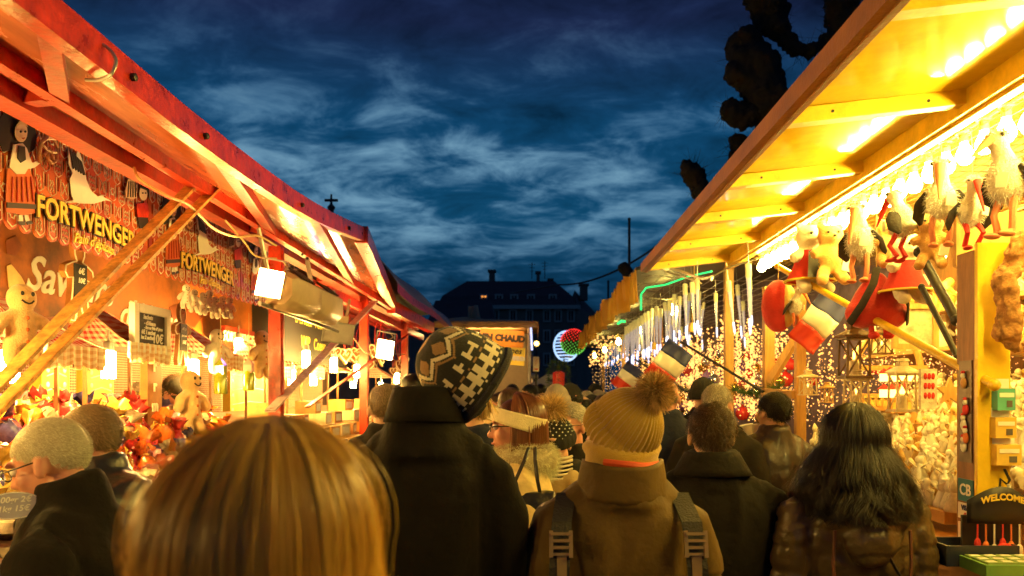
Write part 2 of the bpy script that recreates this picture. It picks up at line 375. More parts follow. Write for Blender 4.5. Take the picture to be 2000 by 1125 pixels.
# houses along the left of the lane, only their roofs clear the stalls
def rowhouse(y0,y1,X,ze,zr,lab,fin):
    h=thing('town_house',lab,'house',(X-4,y0,0))
    w=MB(); w.box((X-4,(y0+y1)/2,ze/2),(8,y1-y0-.02,ze)); w.build('wall',m_dark,h,smooth=False)
    w=MB(); w.rings([[(X+.35,y0,ze),(X+.35,y1,ze),(X-8.3,y1,ze),(X-8.3,y0,ze)],[(X-.9,y0+.4,zr),(X-.9,y1-.4,zr),(X-6,y1-.4,zr),(X-6,y0+.4,zr)]]); r=w.build('roof',m_slate,h,smooth=False)
    w=MB(); yy=y0+.3*(y1-y0); w.box((X-1.2,yy,zr+.1),(.7,.9,.9)); w.build('chimney',m_dark,r,smooth=False)
    if fin:
        w=MB(); c=P(647,394,fin); w.lathe([(.13,c.z-.6),(.09,c.z-.3),(.05,c.z-.22),(.09,c.z-.12),(.03,c.z-.05),(.02,c.z+.16)],8,M=Matrix.Translation((c.x,c.y,0))); w.bar(c+Vector((-.14,0,.03)),c+Vector((.14,0,.03)),.05,.05)
        w.bar((c.x,c.y,c.z-.58),(X-.9,c.y,zr-.1),.1,.1); w.build('finial',m_slate,r)
rowhouse(13.6,17.5,-4.8,4.4,5.55,'dark town house with roof ornament behind the gingerbread stall',16.5)
rowhouse(17.5,28,-4.8,4.5,5.5,'dark town house behind the grey tarpaulin roof, middle of its row',None)
rowhouse(28,46,-4.9,4.6,5.6,'farthest dark town house of the row behind the red stalls',None)
# ================================================================= poles and cable
m_iron=mat('dark_iron',(.03,.03,.035),.6)
def pole(px,pt,pw,Y,lab):
    a=P(px,pt,Y); w=MB(); r=pw/2*Y/F; w.tube([(a.x,Y,0),(a.x,Y,a.z)],[r*1.3,r],8); w.ell((a.x,Y,a.z),r*1.3,0,8,6); w.lathe([(r*3,0),(r*3,.12),(r*1.8,.35),(r*1.3,.4)],8,M=Matrix.Translation((a.x,Y,0)))
    tag(w.build('pole',m_iron),lab,'pole')
pole(1229,428,5,17,'tall thin dark pole rising behind the right hand stalls'); pole(1188,550,4,30,'short thin dark pole far behind the fringed canopy')
w=MB(); A,B_=P(1090,556,20),P(1292,474,15)
pts=[A.lerp(B_,t/16)+Vector((0,0,-.5*4*(t/16)*(1-t/16)*.45)) for t in range(17)]; w.tube([P(1000,572,25)]+pts+[P(1380,440,13.5)],.022,6)
tag(w.build('overhead_cable',m_iron),'black cable sagging across the sky above the lane','cable')
# ================================================================= pollarded plane tree
m_bark=mat('plane_tree_bark',(.012,.011,.01),.95,var=.4,scale=3,bump=.6,bscale=14)
tr=thing('pollarded_tree','leafless pollarded tree with knobbly fists above the yellow canopy','tree',(5.2,9,0))
def limb(spec,Y,link_=None):
    w=MB(); pts=[P(a,b_,Y+dy) for a,b_,r,dy in spec]; rad=[r*Y/F for *_,r,dy in spec]
    if link_: pts.append(Vector(link_)); rad.append(.2)
    fine=[];fr=[]
    for i in range(len(pts)-1):
        for k in range(5): t=k/5; fine.append(pts[i].lerp(pts[i+1],t)); fr.append(rad[i]*(1-t)+rad[i+1]*t)
    fine.append(pts[-1]); fr.append(rad[-1]); w.tube(fine,fr,10)
    w.ell(pts[0],rad[0]*1.05,0,10,8)
    for p,r in zip(fine,fr):
        for _ in range(2):
            dr=Vector(rng.normal(0,1,3)).normalized(); w.ell(p+dr*r*.8,r*(.22+.3*rng.random()),0,8,6)
    me=union(w,.03,1); displace(me,lambda co,no:.07*vnoise(co,(5,5,5))+.05*np.abs(vnoise(co,(13,13,13)))+.03*vnoise(co,(30,30,30)))
    return me,fine,fr
hub=(4.9,9.3,4.6)
specs=[([(1452,80,26,0),(1460,105,38,0),(1478,150,45,0),(1503,205,38,0),(1535,240,34,.1)],hub),
 ([(1424,206,14,0),(1432,222,22,0),(1455,222,20,0),(1490,218,17,0),(1530,235,16,.1)],(4.2,9.2,4.3)),
 ([(1440,276,15,.4),(1452,290,14,.4),(1480,300,13,.4)],(4.4,9.4,4.1)),([(1431,304,8,.4),(1450,312,9,.4)],(4.2,9.4,3.9)),
 ([(1346,322,14,.2),(1354,345,19,.2),(1366,370,18,.2),(1385,395,13,.2),(1420,410,14,.2)],(3.6,9.4,3.8)),
 ([(1490,-40,38,0),(1500,0,36,0),(1512,40,27,0),(1528,72,19,0),(1550,93,14,0),(1580,98,11,0),(1612,84,14,0),(1650,70,20,.1)],hub),
 ([(1640,-70,34,0),(1646,-20,36,0),(1645,20,28,0),(1640,55,22,0),(1680,90,24,.2)],hub),
 ([(1222,522,9,4),(1228,535,11,4),(1224,548,9,4)],None)]
allp=[]
for sp_,lk in specs[:-1]:
    me,fi,fr=limb(sp_,9.,lk); finish(me,'branch',m_bark,tr); allp+=list(zip(fi,fr))
w=MB(); w.tube([(5.2,9.2,0),(5.15,9.2,1.2),(5.0,9.25,3),(4.9,9.3,4.7)],[.42,.32,.3,.34],12); me=union(w,.05,2); displace(me,lambda co,no:.03*vnoise(co,(4,4,2))); finish(me,'trunk',m_bark,tr)
tw=[];tn=[]
for p,r in allp:
    for _ in range(5):
        d=Vector(rng.normal(0,1,3)).normalized(); tw.append(p+d*r); tn.append(d)
fur('twigs',[tuple(a) for a in tw],[tuple(a) for a in tn],.2,.007,m_bark,tr,jit=.6,M=5)
t2=thing('pollarded_tree','small leafless pollard fist beside the thin pole behind the fringed canopy','tree',(P(1235,765,13).x+.4,13,0))
bx=P(1236,0,13).x
w=MB(); w.tube([P(1222,522,13),P(1230,545,13),(bx+.1,13,3.3),(bx+.25,13,2.5),(bx+.3,13,0)],[.09,.11,.09,.13,.2],8); w.ell(P(1218,524,13),(.11,.1,.1)); w.tube([P(1208,553,13),P(1222,556,13),(bx+.1,13,3.2)],[.06,.05,.05],8)
me=union(w,.025,1); displace(me,lambda co,no:.03*vnoise(co,(9,9,9))); finish(me,'trunk',m_bark,t2)
# ================================================================= left: gingerbread stall
m_red=mat('red_gloss_paint',(.6,.036,.01),.3,var=.55,scale=14,bump=.25,bscale=40,coat=.3)
m_reddk=mat('red_worn_paint',(.42,.03,.01),.45,var=.5,scale=10,bump=.3,bscale=50)
m_ply=mat('varnished_plywood',(.45,.105,.03),.25,var=.45,scale=4,coat=.3,stretch=(3,.5,3))
m_rust=mat('rusty_galvanised_bar',(.72,.36,.09),.55,var=.65,scale=24,bump=.2)
m_pinkbar=mat('flaking_white_bar',(.6,.42,.42),.55,var=.45,scale=26,bump=.2)
m_brownw=mat('brown_stall_wood',(.2,.085,.03),.6,var=.35,scale=6,stretch=(1,6,6))
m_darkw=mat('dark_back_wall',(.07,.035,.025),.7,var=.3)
m_mural=mat('orange_painted_board',(.5,.14,.018),.6,var=.92,scale=1.7)
m_white=mat('white_paint',(.8,.77,.7),.55,var=.08); m_black=mat('black_paint',(.015,.013,.013),.5,var=0)
m_slateb=mat('chalkboard_black',(.022,.022,.026),.65,var=.4,scale=12); m_chalk=mat('chalk_white',(.85,.83,.78),.9,var=0); m_chalky=mat('chalk_yellow',(.85,.72,.12),.9,var=0)
m_yel=mat('yellow_lettering',(.85,.62,.07),.5,var=0); m_cream=mat('cream_icing',(.9,.82,.66),.7,var=0)
m_ging=mat('gingerbread_brown',(.5,.19,.045),.7,var=.3,scale=12,rand=.3); m_lamp=mat('warm_tube_glow',(1,.8,.5),.4,var=0,emis=(1,.61,.13),estr=380)
m_flood=mat('flood_lamp_glass',(1,.9,.7),.3,var=0,emis=(1,.56,.17),estr=300)
m_galv=mat('galvanised_metal',(.5,.48,.45),.4,metal=.8,var=.3); m_beige=mat('beige_heater_case',(.5,.36,.22),.45,var=.15,bump=.1)
m_cable=mat('tan_cable',(.55,.38,.18),.6,var=0)
LX=-1.6
st=thing('gingerbread_stall','long red gingerbread stall with a raised red flap over its counter','stall',(-2.2,4.8,0))
def outer(Y):
    ys=[-.6,1.96,2.75,3.4,3.95,4.7,5.37]; zs=[1.0,.975,.965,.98,1.0,1.07,1.148]
    return Vector((-1.2,Y,HZ+float(np.interp(Y,ys,zs))))
RY=lambda Y: float(np.interp(Y,[-.6,1.8,2.94,5.37],[-.6,2.25,4.41,8.15]))
def rail(Y): return Vector((-1.5,RY(Y),HZ+float(np.interp(RY(Y),[0,2.2,4.4,8.2],[.955,.945,.925,.9]))))
def hinge(Y): return Vector((-1.68,RY(Y)+.05,HZ+.955))
ts=np.linspace(-.6,5.37,16)
def strip(w,fa,fb,mi=0,da=Vector(),db=Vector(),th=.012):
    for i in range(len(ts)-1):
        a,b_,c,d=fa(ts[i])+da,fa(ts[i+1])+da,fb(ts[i+1])+db,fb(ts[i])+db; z=Vector((0,0,th))
        w.add([a,b_,c,d,a+z,b_+z,c+z,d+z],[(3,2,1,0),(4,5,6,7)]+([(0,3,7,4)] if i==0 else [])+([(1,5,6,2)] if i==len(ts)-2 else [])+[(0,4,5,1),(3,2,6,7)],mi)
w=MB(); strip(w,outer,rail,0,Vector((0,0,-.03)),Vector((0,0,.02))); strip(w,rail,hinge,0,Vector((0,0,.02)),Vector((0,0,.02)))
fl=w.build('flap_panel',m_ply,st,angle=20)
w=MB()
for i in range(len(ts)-1): w.bar(outer(ts[i])-Vector((0,0,.045)),outer(ts[i+1])-Vector((0,0,.045)),.05,.095)
w.bar(outer(ts[-1])-Vector((0,-.02,.045)),rail(ts[-1])+Vector((0,.05,.03)),.09,.12); w.build('flap_edge_beam',m_red,st,smooth=False)
w=MB()
for i in range(len(ts)-1): w.bar(rail(ts[i]),rail(ts[i+1]),.045,.065)
w.bar(rail(ts[-1]),P(842,641,10.4),.09,.13); w.build('flap_rail',m_red,st,smooth=False)
w=MB(); w.bar(hinge(-.6),hinge(5.37)+Vector((0,2.6,0)),.09,.085); w.build('hinge_beam',m_reddk,st,smooth=False)
for yo in (.9,1.9,2.94,4.2):
    w=MB(); w.bar(outer(yo)+Vector((0,0,-.06)),rail(yo)+Vector((0,0,-.0)),.05,.05); w.bar(rail(yo)+Vector((-.03,0,0)),hinge(yo)+Vector((.05,0,0)),.05,.05); w.build('rafter',m_reddk,st,smooth=False)
for yo,dx in ((2.25,0),(2.75,0),(3.9,0),(4.9,0)):
    w=MB(); a=outer(yo); w.lathe([(.012,0),(.012,.012),(.006,.016)],8,M=Matrix.Translation(a+Vector((.026,0,-.05)))@Matrix.Rotation(R(90),4,'Y')); w.build('bolt',m_black,st)
for px,py in ((140,170),(158,176),(125,160),(284,240),(590,497),(600,505),(650,545)):
    w=MB(); c=PX(px,py,-1.475); w.ell(c,.009,0,8,6); w.build('bolt',m_black,st)
w=MB(); w.tube(sm([PX(190,82,-1.19),PX(212,95,-1.16),PX(226,118,-1.14),PX(216,146,-1.15),PX(192,156,-1.2),PX(168,156,-1.25)]),.005,6); w.build('wire_loop',m_galv,st)
for y in (1.9,4.8,7.3,9.6):
    w=MB(); w.box((LX,y,1.28),(.075,.075,2.55)); w.box((LX+.0385,y,1.28),(.012,.03,2.5)); w.build('post',m_red,st,smooth=False)
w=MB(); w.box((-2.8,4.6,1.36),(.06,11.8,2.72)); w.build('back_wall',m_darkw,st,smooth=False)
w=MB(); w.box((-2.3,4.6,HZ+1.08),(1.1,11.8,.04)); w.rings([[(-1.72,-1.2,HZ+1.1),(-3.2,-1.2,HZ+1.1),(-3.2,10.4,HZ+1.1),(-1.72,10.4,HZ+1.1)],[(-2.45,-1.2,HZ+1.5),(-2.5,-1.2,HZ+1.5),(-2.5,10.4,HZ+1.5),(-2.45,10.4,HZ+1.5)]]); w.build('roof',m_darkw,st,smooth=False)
w=MB(); w.rings([[(-1.42,y,0),(-1.42,y,.98),(-1.5,y,1.0),(-2.3,y,1.5),(-2.3,y,0)] for y in(-1,10.2)]); w.build('counter',m_brownw,st,smooth=False)
w=MB()
for k,x in enumerate((-1.74,-1.88,-2.02,-2.16)): w.box((x,8.9,HZ+.93-.004*k),(.09,5.1,.03))
w.build('soffit_boards',m_red,st,smooth=False)
w=MB(); w.box((-1.63,8.7,HZ+.80),(.05,5.3,.07)); w.build('lintel',m_red,st,smooth=False)
# struts that prop the flap
def strutbar(a,b_,w_,h_,m,label=None):
    w=MB(); w.bar(a,b_,w_,h_); 
    d=(b_-a).normalized(); sd,_,u=frame(d); 
    for e in (a+d*.03,b_-d*.03): w.lathe([(.011,-h_*.6-.004),(.011,h_*.6+.004)],8,M=Matrix.Translation(e)@u.to_track_quat('Z','Y').to_matrix().to_4x4())
    o=w.build('strut',m,st,smooth=False)
    if label: o['label']=label
strutbar(P(-60,808,2.28),P(405,332,3.55),.055,.012,m_rust,'blotched rusty flat bar propping the near flap'); strutbar(P(-55,850,2.3),P(430,358,3.65),.055,.012,m_rust,'second rusty bar just below its twin')
strutbar(P(527,803,4.55),P(732,588,7.1),.06,.014,m_pinkbar,'flaking pale bar between the post and the flap rail'); strutbar(P(600,795,5.4),P(800,652,9.0),.03,.012,m_reddk)
# gray tarpaulin roof of the farther bays
w=MB()
def tarp(a,b_):
    y=7.4+5.4*a; e=Vector((-1.3,y,HZ+1.05-.02*math.sin(a*9))); r=Vector((-1.75+.2*a,y+.1,HZ+1.5-.18*a)); p=e.lerp(r,b_); p.z+=.06*math.sin(b_*math.pi)-.03*math.sin(a*math.pi*2)**2; return p
w.grid(tarp,24,6); w.grid(lambda a,b_: Vector((-1.3-.0,7.4+5.4*a,HZ+1.05-.02*math.sin(a*9)-.09*b_)),24,2,1)
w.grid(lambda a,b_: tarp(a,1).lerp(Vector((-3.2,7.5+5.4*a,HZ+1.1)),b_),12,3)
w.build('tarpaulin',[mat('grey_tarpaulin',(.26,.27,.32),.6,var=.2,bump=.2,bscale=12),m_red],st)
# ---- scalloped gingerbread-tile signs
SX=-1.9
def fp(w,pts,mi,lay,t=.003,X=SX):     # flat shape traced on a sign plane parallel to the lane
    X2=X+lay*.004; q=[PX(a,b_,X) for a,b_ in pts]; n=len(q)
    A=sum(q[i].y*q[(i+1)%n].z-q[(i+1)%n].y*q[i].z for i in range(n))
    if A<0: q=q[::-1]
    vs=[(X2,p.y,p.z) for p in q]+[(X2-t,p.y,p.z) for p in q]
    w.add(vs,[tuple(range(n)),tuple(range(2*n-1,n-1,-1))]+[(i,n+i,n+(i+1)%n,(i+1)%n) for i in range(n)],mi)
def oval(cx,cy,rx,ry,n=14,a0=0): return [(cx+rx*math.cos(2*math.pi*k/n+a0),cy+ry*math.sin(2*math.pi*k/n+a0)) for k in range(n)]
m_tile=[mat('tile_orange',(.6,.13,.016),.5,var=.3),mat('tile_brown',(.5,.075,.012),.5,var=.3),mat('tile_dark',(.38,.035,.01),.5,var=.3)]
sg=thing('fascia_sign','orange lit scalloped gingerbread tile sign nearest the rusty struts','sign',(SX,3.2,HZ+.8),world=True)
Y0,Y1,ZB,ZT=2.60,3.79,HZ+.60,HZ+1.03
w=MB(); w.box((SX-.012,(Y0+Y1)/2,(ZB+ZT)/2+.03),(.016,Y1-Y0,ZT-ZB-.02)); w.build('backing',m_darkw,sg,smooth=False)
w=MB(); ic=MB(); nr,nc=5,15; tw_=(Y1-Y0)/nc; rh=(ZT-ZB)/nr
for r_ in range(nr):
    for c in range(nc+(r_%2)):
        y=Y0+(c+.5-(.5 if r_%2 else 0))*tw_; zb=ZB+r_*rh; x=SX-.004+.0-r_*.0012+.006
        hw=tw_*.435; top=zb+rh*1.35 if r_<nr-1 else ZT+.02
        y0,y1=max(Y0,y-hw),min(Y1,y+hw)
        pr=[(y0,top),(y0,zb+hw*.7)]+[(max(Y0,min(Y1,y-hw*math.cos(a))),zb+hw*.7-hw*.95*math.sin(a)) for a in np.linspace(.3,math.pi-.3,7)]+[(y1,zb+hw*.7),(y1,top)]
        n=len(pr); w.add([(x,a,b_) for a,b_ in pr]+[(x-.007,a,b_) for a,b_ in pr],[tuple(range(n)),tuple(range(2*n-1,n-1,-1))]+[(i,n+i,n+(i+1)%n,(i+1)%n) for i in range(n)],rng.choice([0,0,1,1,2]))
        if y-hw<Y0-.01 or y+hw>Y1+.01: continue
        k=rng.integers(0,4); xi=x+.002; cz=zb+rh*.55
        def ln(p): ic.tube([(xi,a,b_) for a,b_ in p],.0022,5)
        ln([(y-hw*.72,zb+rh*.95),(y-hw*.72,zb+hw*.5),(y,zb+hw*.02),(y+hw*.72,zb+hw*.5),(y+hw*.72,zb+rh*.95)])
        if k==0:
            for dy in(-.3,.1): ln([(y+dy*hw+(.12*hw if i%2 else -.12*hw),zb+hw*.5+i*rh*.13) for i in range(5)])
        elif k==1: ln([(y+hw*.42*(1+.25*math.cos(6*a))*math.cos(a),cz+hw*.42*(1+.25*math.cos(6*a))*math.sin(a)) for a in np.linspace(0,2*math.pi,19)])
        elif k==2:
            for dz in (.25,.5,.75): ln([(y-hw*.5+i*hw*.25,zb+rh*dz+(.006 if i%2 else -.004)) for i in range(5)])
        else: ln([(y-hw*.4,cz-rh*.25),(y+hw*.4,cz+rh*.3)]); ln([(y+hw*.4,cz-rh*.25),(y-hw*.4,cz+rh*.3)])
w.build('tile_rows',m_tile,sg,smooth=False); ic.build('icing',m_cream,sg)
w=MB(); M=on_left((SX+.012,3.275,HZ+.702)); w.text('FORTWENGER',.118,M,0,.003,.007,0,.016,.92); w.text('FORTWENGER',.118,Matrix.Translation((.005,0,0))@M,1,.003,.0025,0,.016,.92); w.build('lettering',[m_black,m_yel],sg,smooth=False)
w=MB(); M=on_left((SX+.012,3.31,HZ+.632)); w.text("Pain d'\u00e9pices",.058,M,0,.003,.001,.25,.01); w.build('small_lettering',m_yel,sg,smooth=False)
m_skinp=mat('painted_skin',(.85,.66,.45),.6,var=0); m_orsk=mat('painted_orange_skirt',(.62,.14,.03),.6,var=.2)
w=MB()   # painted woman with bow and pretzel
fp(w,[(-14,262),(-8,232),(8,212),(24,222),(32,232),(42,215),(60,236),(66,268),(62,290),(50,300),(20,292),(0,296)],1,3)
fp(w,[(8,330),(38,322),(52,330),(66,372),(74,405),(72,415),(40,420),(6,414),(4,405),(6,368)],2,3)
fp(w,[(5,395),(73,400),(74,409),(5,406)],1,4.2)
for k in range(6): fp(w,[(16+k*9,345),(18+k*9,345),(17+k*10.5,394),(14.6+k*10.5,394)],4,4.2)
fp(w,[(18,282),(36,280),(44,290),(54,318),(66,314),(72,318),(58,328),(46,330),(40,340),(24,340),(10,326),(15,300)],0,4.2)
fp(w,[(26,285),(38,286),(40,312),(30,318),(24,308)],1,5.2)
fp(w,oval(31,258,12,20),3,5.2); fp(w,[(20,246),(26,236),(36,236),(42,248),(36,243),(26,243)],5,6.2)
for a,b_ in ((26.5,257),(35.5,257)): fp(w,oval(a,b_,1.6,2.2,8),1,7)
fp(w,[(28,269),(35,268.5),(32,272)],2,7)
fp(w,[(30,420),(37,420),(38,433),(30,433)],0,3.6); fp(w,[(40,420),(47,420),(50,432),(43,434)],0,3.6); fp(w,[(28,432),(40,432),(42,440),(30,439)],1,3.8); fp(w,[(44,432),(54,431),(57,437),(46,439)],1,3.8)
def fline(w,pts,r,lay,mi=0,closed=False):
    q=[PX(a,b_,SX)+Vector((lay*.004,0,0)) for a,b_ in (pts+[pts[0]] if closed else pts)]; w.tube(q,r,6,mi)
fline(w,[(66+0,318),(64,300),(68,280),(80,268),(93,272),(101,290),(99,312),(90,319),(82,312),(78,292)],.007,6,6); fline(w,[(72,303),(84,290),(92,312)],.006,6.5,6); fline(w,[(68,282),(82,296),(96,298)],.006,6.5,6)
w.build('painted_woman',[m_white,m_black,m_orsk,m_skinp,m_reddk,mat('painted_fair_hair',(.75,.55,.3),.6,var=0),mat('pretzel_brown',(.85,.58,.3),.5,var=.2)],sg,smooth=False)
w=MB()   # stork in flight
fp(w,[(128,290),(136,298),(142,312),(146,294),(152,302),(160,330),(164,352),(172,372),(186,384),(196,380),(204,384),(214,394),(202,391),(192,394),(178,398),(160,398),(140,396),(121,398),(122,394),(138,391),(134,380),(131,350),(136,338),(128,320)],0,3)
for k in range(5): fp(w,[(129+k*5,292+k*5),(133+k*5,296+k*5),(140+k*5,326+k*4),(136+k*5,330+k*3)],1,4)
fline(w,[(196,384),(205,388),(213,394)],.004,5,2); fline(w,[(140,397),(122,399)],.003,5,2)
w.build('painted_stork',[m_white,m_black,m_orsk],sg,smooth=False)
w=MB()   # woman carrying a ring cake
fp(w,[(262,398),(283,396),(287,412),(285,425),(264,424)],2,3); fp(w,[(264,424),(285,425),(284,446),(268,446)],1,3); fp(w,oval(274,378,8,14),3,4); fp(w,[(266,366),(274,356),(284,366),(285,390),(280,372),(270,368)],1,4.6); fp(w,[(243,350),(254,350),(260,372),(261,386),(252,390),(240,386),(238,374)],4,4)
for k in range(4): fp(w,[(244+k*4,354),(245+k*4,354),(243+k*5,385),(242+k*5,385)],1,4.8)
for a in (271.5,277): fp(w,oval(a,377,1.2,1.6,8),1,5)
w.build('painted_baker',[m_white,m_black,m_red,m_skinp,mat('cake_cream',(.7,.5,.3),.6,var=.2)],sg,smooth=False)
def shift(o,dy,lab): return dup(o,loc=o.location+Vector((0,dy,0)),label=lab)
for dy,lab in ((1.2,'shadowed scalloped gingerbread tile sign, second along the red flap'),(2.4,'shadowed scalloped tile sign, third along, half behind the flood lamp')): shift(sg,dy,lab)
# ---- painted mural on the back wall
MX=-2.66
mu=thing('mural_board','long orange brown painted mural with white script on the back wall','mural',(MX,4.4,HZ+.5))
w=MB(); a,c=PX(-60,0,MX).y,PX(490,0,MX).y; w.box((MX,(a+c)/2,HZ+.62),(.02,c-a,.66)); w.build('board',m_mural,mu,smooth=False)
w=MB(); w.text('Saveurs',.27,on_left((MX+.014,4.42,HZ+.62)),0,.003,.004,.35); w.build('script_lettering',m_white,mu,smooth=False)
w=MB(); w.text("d'Alsace",.25,on_left((MX+.014,5.32,HZ+.50)),0,.003,.004,.35); w.build('script_lettering',m_white,mu,smooth=False)
w=MB(); w.text('r m e u r r',.16,on_left((MX+.014,5.2,HZ+.345)),0,.003,.005,0); w.build('gothic_lettering',m_white,mu,smooth=False)
w=MB()
def fm(pts,mi,lay): fp(w,pts,mi,lay,X=MX+.012)
fm([(12,520),(20,515),(40,540),(62,580),(66,600),(50,615),(30,600),(16,560)],0,1); fm([(10,470),(30,460),(42,480),(30,500),(12,495)],1,1)
fm([(60,605),(90,620),(120,616),(150,632),(100,640),(70,625)],1,1); fm([(175,628),(210,618),(250,640),(262,655),(220,650)],1,1); fm([(330,600),(360,590),(400,610),(380,640),(340,640)],1,1)
fm([(-20,640),(270,652),(420,668),(420,690),(270,688),(-20,690)],2,1)
w.build('painted_bakes',[mat('paint_tan',(.7,.42,.16),.5,var=.3),mat('paint_crust',(.25,.06,.02),.4,var=.4),mat('paint_rose',(.55,.16,.12),.6,var=.5,scale=20)],mu,smooth=False)
# ---- gingham wall cloth + yellow panels below the mural
m_gw=gingham('red_check_cloth',(.8,.7,.5),(.45,.08,.05),60)
w=MB(); w.grid(lambda a,b_:Vector((-2.735,1.2+8.8*a,1.45+.53*b_)),2,2,0,(8.8,.53)); cl=tag(w.build('check_cloth',m_gw),'fine red checked cloth pinned along the back wall under the mural','cloth')
def yellow_tin(px0,px1,py0,py1,X,lab):
    t=thing('decorated_panel',lab,'panel',PX(px0,py1,X)); w=MB(); a,c=PX(px0,py0,X),PX(px1,py1,X); w.box((X-.03,(a.y+c.y)/2,(a.z+c.z)/2),(.06,c.y-a.y,abs(a.z-c.z))); w.build('board',mat('yellow_card',(.8,.5,.06),.5,var=.2),t,smooth=False)
    w=MB()
    for k in range(4):
        z=a.z+(c.z-a.z)*(k+.5)/4; w.tube([(X+.003,a.y+.03,z),(X+.003,(a.y+c.y)/2,z+.02),(X+.003,c.y-.03,z)],.004,5); w.ell((X+.003,a.y+.04,z-.04),(.003,.014,.014),0,8,5); w.ell((X+.003,c.y-.04,z-.04),(.003,.014,.014),0,8,5)
    w.build('icing_trim',m_white,t)
yellow_tin(82,135,690,805,-2.3,'yellow iced panel standing behind the near cellophane bags'); yellow_tin(450,520,690,800,-2.35,'pale yellow iced panel behind the hanging bottles'); yellow_tin(170,222,700,800,-2.45,'floral yellow panel behind the brightest tube lamp')
# ---- gingham little roofs with tube lamps
m_gr=gingham('red_gingham',(.9,.7,.55),(.65,.03,.03),22); m_gv=gingham('cream_gingham',(.9,.8,.6),(.7,.4,.2),26)
def awning(name='gingham_awning'):
    t=thing(name,'red gingham awning over the near goods','awning',world=False,group='gingham awnings over the shelves')
    w=MB()
    def top(a,b_):
        x=(a-.5)*2; return Vector((.36*(1-b_)*1.0-.12, x*(.11+.22*(1-b_)**1.4), .2*b_**1.15-.02*math.sin(abs(x)*3)*(1-b_)))
    w.grid(top,18,8,0,(.66,.36)); w.grid(lambda a,b_:Vector((.24-.36*b_*.99,-.33+.22*b_,.2*b_**1.15)),6,6,0,(.36,.3)); w.grid(lambda a,b_:Vector((.24-.36*b_-.36*(1-b_)*a,.33-.22*b_,.2*b_**1.15)),6,6,0,(.36,.3)); w.grid(lambda a,b_:Vector((.24-.36*b_-.36*(1-b_)*a,-.33+.22*b_,.2*b_**1.15)),6,6,0,(.36,.3))
    w.build('roof_cloth',m_gr,t)
    w=MB(); w.grid(lambda a,b_:Vector((.245+.012*math.sin(a*50),-.33+.66*a,-.0-.1*b_*(.75+.25*abs(math.sin(a*math.pi*5))))),60,4,0,(.66,.12)); w.build('valance',m_gv,t)
    for s in(-1,1):
        w=MB(); w.box((.0,s*.3,-.2),(.02,.02,.4)); w.build('bracket',m_brownw,t,smooth=False)
    return t
aw0=awning(); first=True
AW=[(52,676,'red gingham awning half hidden by the big plush gingerbread man'),(212,672,'red gingham awning above the brightest tube lamp'),(385,694,'red gingham awning below the hanging cut-out with the slate'),(500,716,'orange lit gingham awning just before the red post'),(575,718,'gingham awning just past the red post'),(650,727,'gingham awning behind the flaking pale bar'),(740,738,'far violet tinted gingham awning beside the second red post')]
for px,py,lab in AW:
    p=PX(px,py,-2.2); o=aw0 if first else dup(aw0,label=lab); o['label']=lab; o.location=p; o.scale=(.9,.7,1.05); first=False
lamp0=None
def tubelamp(p,lab):
    t=thing('tube_lamp',lab,'lamp',p,group='tube lamps under the awnings',world=False); w=MB(); w.lathe([(.012,-.07),(.03,-.07),(.03,.055),(.012,.06)],10); w.build('tube',m_lamp,t); w=MB(); w.lathe([(.024,.06),(.024,.1),(.006,.11),(.006,.16)],10); w.build('socket',m_galv,t); return t
for k,(px,py,X) in enumerate(((20,712,-2.0),(212,710,-2.0),(378,722,-2.05),(466,676,-2.3),(570,736,-2.05),(612,738,-2.05),(690,745,-2.0),(744,756,-2.0),(598,700,-1.78),(652,712,-1.78),(697,724,-1.78),(775,738,-1.78))):
    tubelamp(PX(px,py,X),'glowing warm tube lamp hanging under a gingham awning')
for y in (.2,1.2,2.1): tubelamp(Vector((-2.0,y,1.86)),'glowing warm tube lamp hanging under a gingham awning')
# ---- flood lamps and heaters under the flap
def flood(c,sz,rz,tilt,lab):
    t=thing('flood_lamp',lab,'lamp',c,world=False); t.rotation_euler=(tilt,R(9),rz)
    w=MB(); w.rings([[(sx*a*sz,y*sz,sz2*b_*sz) for sx,sz2 in ((-1,-1),(1,-1),(1,1),(-1,1))] for a,b_,y in ((.5,.6,-.02),(.5,.6,.1),(.36,.44,.35),(.2,.3,.55))]); w.build('housing',mat('cream_lamp_housing',(.6,.5,.36),.45),t,smooth=False)
    w=MB(); w.box((0,-.05*sz,0),(.92*sz,.03*sz,1.12*sz)); w.build('glass',m_flood,t,smooth=False)
    w=MB(); w.bar((-.54*sz,.2*sz,0),(-.54*sz,.25*sz,1.2*sz),.02*sz*2,.08*sz); w.bar((.54*sz,.2*sz,0),(.54*sz,.25*sz,1.2*sz),.02*sz*2,.08*sz); w.bar((-.56*sz,.25*sz,1.2*sz),(.56*sz,.25*sz,1.2*sz),.08*sz,.04*sz); w.build('bracket',m_galv,t,smooth=False)
    w=MB(); w.tube([(.1*sz,.5*sz,.1*sz),(.3*sz,.75*sz,.3*sz),(.2*sz,.8*sz,.8*sz),(.5*sz,.6*sz,1.1*sz),(.3*sz,.4*sz,1.25*sz)],.03*sz,6); w.build('cord',m_cable,t)
flood(P(527,554,3.9),.125,R(14),R(-16),'large glaring flood lamp with cream housing under the red flap')
t=thing('led_lamp','small violet LED lamp fixed behind the big flood lamp','lamp',(-1.52,5.75,HZ+.72)); w=MB(); c=Vector((-1.52,5.75,HZ+.72)); w.box(c,(.1,.03,.07),rot=(R(20),0,R(-25))); w.build('case',m_galv,t,smooth=False); w=MB(); w.box(c+Vector((-.008,-.019,-.006)),(.085,.006,.055),rot=(R(20),0,R(-25))); w.build('diode_face',mat('violet_led',(.7,.4,1),.3,var=0,emis=(.5,.16,1),estr=18),t,smooth=False)
flood(P(752,683,7.2),.155,R(20),R(-14),'smaller flood lamp farther along near the second red post')
